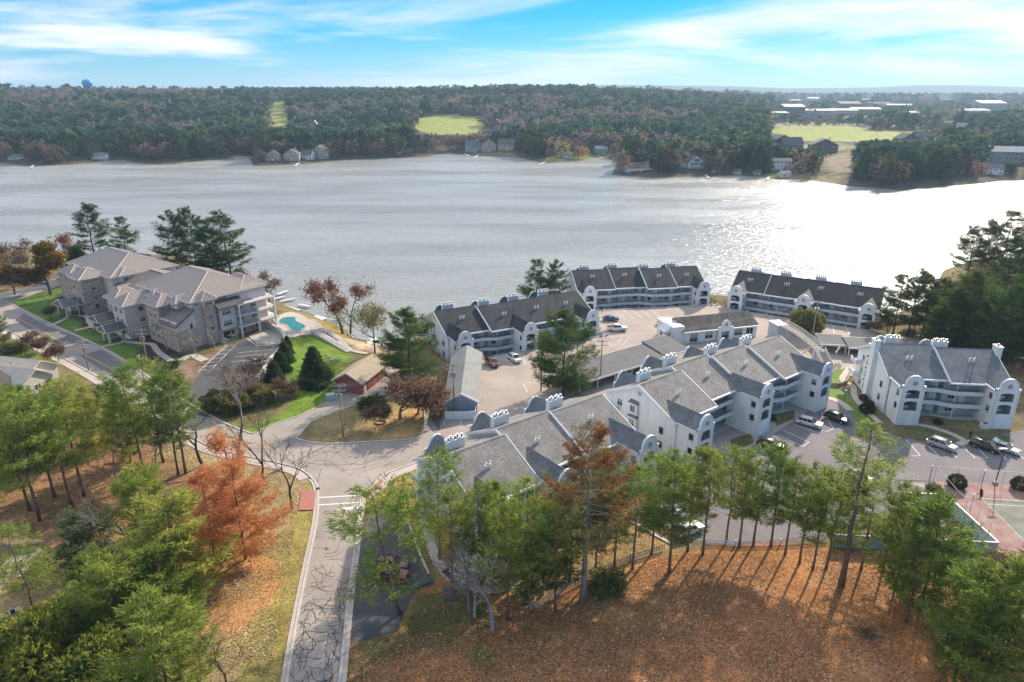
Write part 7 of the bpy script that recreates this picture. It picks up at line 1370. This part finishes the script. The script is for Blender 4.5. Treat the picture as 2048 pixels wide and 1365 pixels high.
for k in range(4):
    t = thing('bicycle', 'dark bicycle in the row by the lawn corner, %s of four' % ('first', 'second', 'third', 'last')[k], 'bicycle', (bq.x + 0.3 * k, bq.y + 0.5 * k, 0.12), R(-30), 'bicycles by the lawn corner')
    for x in (-0.5, 0.5): b = MB(); b.tube([(x + 0.33 * math.cos(a), 0, 0.34 + 0.33 * math.sin(a)) for a in np.linspace(0, 6.283, 13)], 0.025, 4, cap=False); b.build('wheel', M_BLACK, t, fix=False)
    b = MB(); b.tube([(-0.5, 0, 0.34), (-0.15, 0, 0.8), (0.35, 0, 0.8), (0.5, 0, 0.34)], 0.025, 4); b.build('bicycle_frame', M_RAIL, t, fix=False); b = MB(); b.tube([(0.38, -0.25, 0.98), (0.38, 0.25, 0.98)], 0.02, 4); b.build('handlebar', M_RAIL, t, fix=False)
# person on the turf beside the steps
pr = tag(bpy.data.objects.new('person', None), 'person in dark clothes standing beside the entrance steps', 'person'); C.objects.link(pr); pp_ = P(1934, 882); pr.location = (pp_.x + 0.9, pp_.y + 0.8, 0.1)
vs = [(0, 0, 0.95), (0, 0, 1.15), (0, 0, 1.4), (0, 0.01, 1.52), (0.09, 0, 0.9), (0.1, -0.01, 0.5), (0.1, 0.02, 0.08), (0.1, -0.13, 0.04), (-0.09, 0, 0.9), (-0.11, 0.03, 0.5), (-0.12, 0.08, 0.08), (-0.12, -0.07, 0.04), (0.19, 0, 1.4), (0.25, 0.02, 1.12), (0.24, -0.08, 0.86), (-0.19, 0, 1.4), (-0.25, 0.02, 1.12), (-0.24, -0.08, 0.86)]
es = [(0, 1), (1, 2), (2, 3), (0, 4), (4, 5), (5, 6), (6, 7), (0, 8), (8, 9), (9, 10), (10, 11), (2, 12), (12, 13), (13, 14), (2, 15), (15, 16), (16, 17)]; rad = [.15, .14, .15, .06, .09, .065, .05, .04, .09, .065, .05, .04, .065, .05, .035, .065, .05, .035]
me = bpy.data.meshes.new('body'); me.from_pydata(vs, es, []); me.materials.append(mat('dark_clothes', (0.03, 0.032, 0.04), 0.9, 0.1, 8)); bo = link('body', me, pr); md = bo.modifiers.new('skin', 'SKIN'); 
for i, sv in enumerate(me.skin_vertices[0].data): sv.radius = (rad[i], rad[i]); sv.use_root = (i == 0)
bo.modifiers.new('sub', 'SUBSURF').render_levels = 1
bm = bmesh.new(); bmesh.ops.create_icosphere(bm, subdivisions=2, radius=0.115); me = bpy.data.meshes.new('head'); bm.to_mesh(me); bm.free(); me.materials.append(mat('skin_tone', (0.45, 0.29, 0.22), 0.6, 0.05, 8)); link('head', me, pr, (0, -0.01, 1.66), scale=(0.85, 0.95, 1.15))
bm = bmesh.new(); bmesh.ops.create_icosphere(bm, subdivisions=2, radius=0.12); bmesh.ops.delete(bm, geom=[v_ for v_ in bm.verts if v_.co.z < -0.02 and v_.co.y < 0.03], context='VERTS'); me = bpy.data.meshes.new('hair'); bm.to_mesh(me); bm.free(); me.materials.append(mat('brown_hair', (0.05, 0.03, 0.02), 0.8, 0)); link('hair', me, pr, (0, 0.005, 1.69), scale=(0.9, 0.98, 1.1))
# ------------------------------------------------------------ far shore: houses first, then trees round them
KEEP = []                                            # (x, y, radius) where no tree may stand, and sight strips in front
M_FW = [siding('far_white', (0.62, 0.60, 0.57), 0.3), siding('far_tan', (0.42, 0.35, 0.28), 0.3), siding('far_grey', (0.33, 0.34, 0.35), 0.3), siding('far_brown', (0.15, 0.11, 0.09), 0.3), siding('far_blue', (0.42, 0.50, 0.54), 0.3), siding('far_slate', (0.085, 0.085, 0.09), 0.3)]
M_FR = [mat('far_grey_roof', (0.15, 0.145, 0.14), 0.9, 0.15, 0.4), mat('far_brown_roof', (0.16, 0.12, 0.095), 0.9, 0.15, 0.4), mat('far_light_roof', (0.42, 0.41, 0.40), 0.7, 0.1, 0.3), mat('far_green_roof', (0.05, 0.20, 0.15), 0.6, 0.1, 0.3), mat('far_slate_roof', (0.07, 0.08, 0.095), 0.8, 0.15, 0.3), mat('far_tan_roof', (0.36, 0.28, 0.20), 0.9, 0.1, 0.3), mat('far_red_roof', (0.24, 0.11, 0.09), 0.8, 0.1, 0.3)]
def far(label, u, v, w, d, hw, hr, wm, rm, hd=0.0, keep=1.0, **kw):
    p = PT(u, v); KEEP.append((p.x, p.y + d / 2, max(w, d) * 0.62 * keep)); KEEP.append((p.x * 0.975, p.y * 0.975, w * 0.45 * keep))
    if 'hidden' not in label: SIGHT.append((u - w * 0.55 * FPX / p.y, u + w * 0.55 * FPX / p.y, v - 3, p.y))
    return house(label, (p.x, p.y, p.z - 0.4), R(hd), w, d, hw, hr, M_FW[wm], M_FR[rm], **kw)
far('white gabled lake house with tall glazed front on the far right shore', 1392, 338, 15, 12, 5.5, 5.5, 0, 0, 6, gable_front=True, wins=False, front_glass=True, deck=True)
far('white wing left of the glazed lake house', 1374, 336, 11, 9, 5.0, 2.6, 0, 0, 6, floors=2); far('brown-roofed boathouse cottage at the tip of the right shore', 1278, 345, 20, 11, 4.0, 3.6, 1, 1, 20, deck=True)
far('tan house with steep gable on the left far shore point', 546, 322, 15, 12, 5.0, 5.0, 1, 1, 10, gable_front=True, floors=2); far('tan house in the middle of the left shore point', 583, 322, 15, 12, 6.5, 4.5, 1, 0, 5, gable_front=True, floors=2, chimney=True); far('tan house at the right of the left shore point', 612, 320, 12, 11, 5.5, 4.0, 0, 1, -5, floors=2); far('tallest tan house on the left shore point', 638, 318, 14, 12, 8.5, 4.5, 1, 1, -8, gable_front=True, floors=3)
far('steep chalet with glass gable beside the ski slope, left one', 590, 252, 15, 14, 3.5, 9.0, 2, 2, 14, gable_front=True, name='chalet', wins=False, front_glass=True); far('steep chalet with glass gable beside the ski slope, right one', 630, 262, 16, 14, 3.5, 10.0, 2, 2, 10, gable_front=True, name='chalet', wins=False, front_glass=True, deck=True)
far('large grey mansion left wing behind the shore willows', 948, 304, 18, 12, 7.0, 5.0, 2, 0, 8, floors=2, chimney=True); far('large tan mansion middle wing behind the shore willows', 978, 304, 16, 12, 8.0, 5.0, 1, 0, 0, gable_front=True, floors=2); far('large tan mansion right wing behind the shore willows', 1012, 302, 18, 12, 7.5, 5.0, 1, 1, -8, floors=2, chimney=True)
far('dark red barn with round roof behind the mansion', 993, 264, 18, 18, 10, 6.5, 3, 6, 0, gable_front=True, name='barn'); far('small pale blue house by the cove', 1204, 308, 13, 10, 5.0, 3.0, 4, 2, 15, floors=2); far('white low house among the shore willows', 1132, 318, 15, 9, 4.0, 2.5, 0, 0, 5)
far('dark slate lodge with green-grey roof before the golf course', 1566, 296, 30, 22, 7.0, 7.0, 5, 4, 12, gable_front=True, floors=2); far('dark slate lodge second gable before the golf course', 1586, 298, 22, 18, 6.0, 6.0, 5, 4, 0, floors=2); far('dark lodge right of the clearing', 1648, 306, 26, 18, 8.0, 6.0, 3, 0, -10, gable_front=True, floors=2, chimney=True)
far('white house with stacked decks on the right far shore', 1562, 342, 16, 10, 8.0, 2.0, 0, 0, -4, floors=3, deck=True); far('little white boathouse on the right far shore', 1475, 350, 6, 5, 3.0, 1.6, 0, 1, 0, name='boathouse'); far('white boathouse at the water of the right far shore', 1573, 355, 8, 7, 3.0, 2.0, 0, 5, 10, name='boathouse'); far('tiny shed by the water right of the glazed house', 1516, 350, 5, 5, 2.6, 1.8, 2, 1, 0, name='boathouse')
far('dark cottage behind the white boathouse', 1592, 346, 10, 9, 3.5, 3.5, 3, 0, 20, gable_front=True)
far('large pale apartment house at the right end of the far shore', 2020, 330, 34, 16, 11.0, 4.0, 2, 2, -22, floors=3); far('white house left of the pale apartment house', 1985, 350, 14, 9, 6.0, 2.5, 0, 0, -15, floors=2)
far('grey house hidden in the left shore woods', 215, 308, 16, 10, 7.0, 3.0, 2, 0, 15, floors=2); far('white house hidden in the left shore woods', 238, 300, 13, 10, 7.0, 3.0, 0, 2, 5, floors=2); far('white boathouse on the far left shore', 33, 320, 14, 8, 3.5, 1.5, 0, 0, 20, name='boathouse'); far('white cottage roof among the trees left of the slope', 416, 258, 10, 9, 3.0, 4.0, 0, 2, 20, name='cottage')
far('house with decks behind the far left trees', 200, 322, 12, 9, 5.0, 2.5, 0, 0, 10, deck=True)
for u, v, w, hd, lb in ((1615, 243, 26, 0, 'first'), (1660, 244, 24, 0, 'second'), (1700, 246, 26, 5, 'third'), (1735, 246, 24, -5, 'fourth'), (1560, 244, 24, 5, 'left end'), (1850, 246, 26, 10, 'right of the path'), (1885, 247, 24, 0, 'next to last'), (1905, 258, 26, 15, 'nearest the road'), (1935, 262, 24, 25, 'farthest right'), (1958, 276, 22, 30, 'low right'), (1850, 282, 22, 0, 'before the fairway'), (1820, 286, 22, 10, 'at the fairway edge')):
    far('dark gabled resort cabin along the golf course, ' + lb, u, v, w, 16, 5.0, 6.0, 5, 4 if hd else 0, hd, gable_front=bool(hd), group='resort cabins', name='resort_cabin', keep=0.7, floors=2)
for u, v, w, d, h, wm, rm, lb in ((1555, 236, 60, 40, 10, 5, 3, 'green-roofed resort hall'), (1588, 232, 60, 45, 20, 3, 2, 'brown resort hotel with pale roof'), (1640, 232, 90, 50, 12, 2, 2, 'long white-roofed water park hall'), (1690, 231, 80, 50, 12, 1, 2, 'tan hall right of the water park'), (1735, 230, 90, 50, 14, 3, 2, 'brown hall with long pale roof'), (1700, 221, 80, 50, 20, 3, 6, 'dark red roofed hotel'), (1625, 206, 90, 50, 22, 2, 2, 'distant grey tower block'), (1590, 206, 100, 50, 12, 0, 2, 'distant white warehouse'), (1760, 213, 120, 50, 12, 1, 1, 'distant tan warehouse'), (1800, 216, 110, 40, 10, 0, 2, 'distant white-roofed mall'), (1985, 224, 90, 60, 24, 2, 2, 'grey box of a water park on the right'), (1955, 229, 80, 50, 10, 0, 2, 'white low hall left of the grey box'), (1730, 203, 90, 50, 10, 0, 2, 'far white store'), (1890, 204, 120, 50, 10, 1, 1, 'far tan store'), (1825, 232, 36, 26, 8, 0, 2, 'white-roofed shop near the cabins')):
    far(lb + ' in the resort town', u, v, w * 0.7, d, h * 0.85, h * 0.25, wm, rm, 0, group='resort town buildings', name='resort_building', keep=0.6, floors=3 if h > 12 else 2)
_d = ray(176, 174); wt = Vector((_d[0] * 1500, _d[1] * 1500, 0)); wt.z = float(H(wt.x, wt.y)); SIGHT.append((160, 192, 180, wt.y)); KEEP.append((wt.x, wt.y, 12))
t = thing('water_tower', 'bright blue bulb water tower on the left skyline', 'water tower', (wt.x, wt.y, wt.z)); k_ = wt.y / 1365.0 * 1.05
b = MB(); zt_ = 62 + (183 - 171) * k_ - wt.z
M_WT = mat('bright_blue_paint', (0.03, 0.36, 0.72), 0.35, 0.05, 0.1); prof = [(0.12, -1.1), (0.45, -0.75), (0.85, -0.3), (1.0, 0.1), (0.95, 0.45), (0.7, 0.78), (0.3, 0.96), (0.02, 1.0)]; R_ = 9.0 * k_
b.tube([(0, 0, zt_ + z_ * R_ * 0.95) for _, z_ in prof], [r_ * R_ for r_, _ in prof], 18); b.build('tank', M_WT, t, True)
b = MB(); b.tube([(0, 0, -5), (0, 0, zt_ - R_ * 0.9)], [2.0 * k_, 1.5 * k_], 10); b.build('stem', mat('pale_tower_paint', (0.55, 0.6, 0.62), 0.5, 0.05, 0.2), t, True)
for u, v, lb in ((1858, 187, 'left'), (2027, 186, 'right')):
    p = PT(u, v + 6); kk = p.y / 1365; t = thing('distant_tower', 'tiny dark water tower on the horizon, ' + lb, 'water tower', tuple(p)); b = MB(); b.cyl(0, 0, 0, 9 * kk, 0.5 * kk, 6); b.build('stem', M_METAL, t); b = MB(); b.tube([(0, 0, 8 * kk), (0, 0, 9 * kk), (0, 0, 11 * kk), (0, 0, 12 * kk)], [1 * kk, 2.6 * kk, 2.6 * kk, 0.4 * kk], 10); b.build('tank', M_METAL, t)
for i, (A, B) in enumerate((((930, 308), (938, 313)), ((1095, 322), (1078, 330)), ((960, 309), (948, 316)), ((1410, 349), (1418, 357)), ((1540, 353), (1532, 360)), ((70, 328), (62, 336)), ((600, 325), (590, 332)))): 
    t = thing('far_dock', 'small dock on the far shore, %s from the left' % ['third', 'fifth', 'fourth', 'sixth', 'seventh', 'first', 'second'][i], 'dock', (0, 0, 0), 0, 'far shore docks'); b = MB(); a_, b__ = P(*A, -3.4), P(*B, -3.4); b.strip([a_[:2], b__[:2]], 1.8, -3.5, 0.3); b.build('deck', mat('pale_dock', (0.66, 0.63, 0.58)), t, fix=False)

# ------------------------------------------------------------ far trees
def far_conifer(seed, full=True):
    rs = np.random.RandomState(seed); n = 130 if full else 26; z = rs.uniform(0.12, 1, n) ** 0.9; az = rs.uniform(0, 6.283, n); rr = (0.30 * (1.06 - z) ** 0.7) * rs.uniform(0.35, 1.05, n)
    c = np.stack([np.cos(az) * rr, np.sin(az) * rr, z], 1); d = np.stack([np.cos(az), np.sin(az), rs.uniform(-0.1, 0.5, n)], 1); s = 0.085 if full else 0.17
    return tufts(c, d, rs, 2, s, s * (0.34 if full else 0.48), 0.55, 0.25)
def far_broad(seed, full=True):
    rs = np.random.RandomState(seed); n = 150 if full else 26; d = rs.normal(0, 1, (n, 3)); d /= np.linalg.norm(d, axis=1)[:, None]; r = rs.uniform(0.35, 1, n) ** 0.5 * (1 + 0.25 * np.sin(d[:, 0] * 5 + seed))
    c = d * r[:, None] * [0.36, 0.36, 0.38] + [0, 0, 0.62]; s = 0.085 if full else 0.19
    return tufts(c, d, rs, 2, s, s * (0.34 if full else 0.5), 0.8, 0.3)
def far_leaf(name):
    m = bpy.data.materials.new(name); m.use_nodes = True; nt = m.node_tree; N = nt.nodes; L = nt.links; N.clear(); out = N.new('ShaderNodeOutputMaterial'); at = N.new('ShaderNodeAttribute'); at.attribute_name = 'tint'
    d = N.new('ShaderNodeBsdfDiffuse'); t = N.new('ShaderNodeBsdfTranslucent'); ms = N.new('ShaderNodeMixShader'); ms.inputs[0].default_value = 0.38
    L.new(at.outputs['Color'], d.inputs[0]); L.new(at.outputs['Color'], t.inputs[0]); L.new(d.outputs[0], ms.inputs[1]); L.new(t.outputs[0], ms.inputs[2]); L.new(ms.outputs[0], out.inputs[0]); return m
CON_C = [(0.058, 0.108, 0.066), (0.08, 0.135, 0.075), (0.042, 0.085, 0.06), (0.115, 0.155, 0.075)]; BRO_C = [(0.205, 0.165, 0.16), (0.235, 0.18, 0.165), (0.18, 0.16, 0.165), (0.235, 0.17, 0.12), (0.165, 0.165, 0.10)]
rs = np.random.RandomState(77); px, py, pk, ph, pc = [], [], [], [], []
keep_ = np.array(KEEP)
def scatter(y0, y1, sp, hmul, azmax=0.84):
    n = int((y1 ** 2 - y0 ** 2) * azmax / sp ** 2); y = np.sqrt(rs.uniform(y0 ** 2, y1 ** 2, n)); x = y * rs.uniform(-azmax, azmax, n); ok = ~inside(lake_poly, x, y); ok &= edge_dist(lake_poly, x, y) > 7
    for f in FAIR: ok &= ~inside(f, x, y)
    for a, b_, r_ in keep_: ok &= (x - a) ** 2 + (y - b_) ** 2 > r_ * r_
    az = x / y; town = (az > 0.36) & (y > 1150) & (y < 2600); ok &= ~(town & (rs.rand(n) < 0.5)); ok &= y > 500
    x, y = x[ok], y[ok]; m = len(x); pat = vnoise(x, y, 130, 4) * 0.6 + vnoise(x, y, 45, 6) * 0.4; con = rs.rand(m) < np.clip((pat - 0.43) * 5.0, 0.08, 0.9); con &= ~((np.abs(x / y + 0.58) < 0.2) & (y > 1300) & (rs.rand(m) < 0.75))
    h = np.where(con, rs.uniform(15, 25, m), rs.uniform(11, 18, m)) * hmul; h = np.where((x / y > 0.36) & (y > 1100) & (y < 2600), h * 0.72, h); z = H(x, y); ok = np.ones(m, bool)
    u = 1024 + FPX * x / (y * CP - (z - CAMH) * SP)
    for u0, u1, vv, yy in SIGHT:                      # nothing tall grows where the place lies open to the lake
        s_ = (u > u0) & (u < u1) & (y < yy); q = (682.5 - vv) / FPX; hc = CAMH + y * (q * CP - SP) / (CP + q * SP) - z; h = np.where(s_, np.minimum(h, hc), h)
    ok = h > 3.5; return x[ok], y[ok], con[ok], h[ok]
def assemble(x, y, con, h, seed):
    z = H(x, y); Vs, Fs, Ts = [], [], []; off = 0; r2 = np.random.RandomState(seed)
    for kind in (0, 1):
        for var in range(4):
            sel = np.where((con == (kind == 0)) & (r2.randint(0, 4, len(x)) == var))[0] if False else np.where((con == (kind == 0)) & (np.arange(len(x)) % 4 == var))[0]
            if not len(sel): continue
            V, F_, t = far_conifer(200 + var, False) if kind == 0 else far_broad(300 + var, False)
            a = r2.uniform(0, 6.283, len(sel)); ca, sa = np.cos(a)[:, None], np.sin(a)[:, None]; hh = h[sel][:, None]; wd = (r2.uniform(0.85, 1.25, len(sel)) * (1.0 if kind == 0 else 1.15))[:, None]
            X = (V[:, 0] * ca - V[:, 1] * sa) * hh * wd + x[sel][:, None]; Y = (V[:, 0] * sa + V[:, 1] * ca) * hh * wd + y[sel][:, None]; Z = V[:, 2] * hh + z[sel][:, None] - 0.5
            VV = np.stack([X, Y, Z], -1).reshape(-1, 3); FF = (F_[None] + (np.arange(len(sel)) * len(V))[:, None, None]).reshape(-1, 4) + off
            base = np.array(CON_C if kind == 0 else BRO_C); cc = base[r2.randint(0, len(base), len(sel))] * r2.uniform(0.75, 1.25, (len(sel), 1)); col_ = cc[:, None, :] * (0.75 + 0.5 * t)[None, :, None]; col_ = np.concatenate([col_, np.ones(col_.shape[:2] + (1,))], -1).reshape(-1, 4)
            Vs.append(VV); Fs.append(FF); Ts.append(col_); off += len(VV)
    return np.concatenate(Vs), np.concatenate(Fs), np.concatenate(Ts)
M_FAR = far_leaf('far_foliage')
sets = [scatter(505, 900, 8.5, 1.0), scatter(900, 1500, 11.5, 1.05), scatter(1500, 2700, 19, 1.2), scatter(2700, 5200, 52, 1.7, 0.82)]
X_, Y_, K_, H_ = [np.concatenate([s[i] for s in sets]) for i in range(4)]
d_sh = edge_dist(np.array([tuple(p) for p in far_shore]), X_, Y_, False); order = np.argsort(d_sh + np.where(np.abs(X_ / Y_) < 0.77, 0, 500)); front = order[:285]; rest = np.ones(len(X_), bool); rest[front] = False
V, F_, T_ = assemble(X_[rest], Y_[rest], K_[rest], H_[rest], 5)
tag(link('far_forest', npmesh('far_forest', V, F_, M_FAR, T_)), 'mixed dark pine and brown leafless woods covering the hills beyond the lake', 'forest', kind='stuff')
FC = [npmesh('crown', *far_conifer(400 + k)[:2], leafmat('far_pine_needles', (0.036, 0.062, 0.028), (0.105, 0.145, 0.05), 0.4, 0.03), far_conifer(400 + k)[2]) for k in range(4)]
FB_ = [npmesh('crown', *far_broad(500 + k)[:2], [leafmat('far_mauve_twigs', (0.13, 0.09, 0.078), (0.26, 0.19, 0.155), 0.4, 0.02), leafmat('far_rust_leaves', (0.18, 0.11, 0.085), (0.33, 0.21, 0.15), 0.4, 0.02)][k % 2], far_broad(500 + k)[2]) for k in range(4)]
b = MB(); b.tube([(0, 0, 0), (0, 0, 0.75)], [0.016, 0.006], 5, cap=False); TR = b.mesh('trunk', M_BARKD, True)
names = ['far left shore', 'left wooded point', 'left shore by the tan houses', 'middle shore', 'cove by the mansion', 'shore right of the cove', 'right point by the glazed house', 'right far shore', 'far right shore under the resort']
for i, k in enumerate(front):
    x, y, h = X_[k], Y_[k], H_[k]; zz = float(H(x, y)); u = 1024 + FPX * x / (y * CP - (zz - CAMH) * SP); seg = names[int(np.clip(np.searchsorted([150, 420, 660, 880, 1050, 1230, 1430, 1700], u), 0, 8))]
    con = bool(K_[k]); t = thing('far_pine' if con else 'far_bare_tree', ('dark pine on the ' if con else 'brown leafless tree on the ') + seg, 'tree', (x, y, zz - 0.3), (i * 2.4) % 6.28, ('pines, ' if con else 'leafless trees, ') + seg, (h * 1.1, h * 1.1, h))
    link('trunk', TR, t); link('crown', (FC if con else FB_)[i % 4], t)
for u, v, h, lb in ((1122, 318, 17, 'yellow-green weeping willow by the cove'), (1158, 320, 13, 'orange willow on the grassy point'), (1166, 318, 12, 'second orange willow on the grassy point'), (735, 312, 10, 'small yellow willow on the middle shore'), (1100, 320, 11, 'mauve bare tree on the grassy point')):
    p = PT(u, v); t = thing('willow_tree', lb, 'tree', tuple(p), 0, None, (h * 1.2, h * 1.2, h)); link('trunk', TR, t); c_ = FB_[0].copy(); c_.materials.clear(); c_.materials.append(leafmat('willow_yellow', (0.20, 0.18, 0.05), (0.38, 0.33, 0.10), 0.4, 0.0) if 'yellow' in lb else leafmat('willow_orange', (0.30, 0.17, 0.06), (0.48, 0.30, 0.12), 0.4, 0.0) if 'orange' in lb else MATS['far_mauve_twigs']); link('crown', c_, t)
# ------------------------------------------------------------ air
hz = MB(); hz.box(-9800, 9800, -460, 9600, -12, 215); ho = hz.build('haze', [], fix=True); tag(ho, 'thin pale blue autumn air over the lake and hills', 'haze', kind='stuff')
m = bpy.data.materials.new('thin_haze'); m.use_nodes = True; N = m.node_tree.nodes; N.clear(); o_ = N.new('ShaderNodeOutputMaterial'); vol = N.new('ShaderNodeVolumePrincipled')
vol.inputs['Color'].default_value = (0.55, 0.78, 1.0, 1); vol.inputs['Density'].default_value = 0.00012; vol.inputs['Anisotropy'].default_value = 0.2
m.node_tree.links.new(vol.outputs[0], o_.inputs['Volume']); ho.data.materials.append(m)
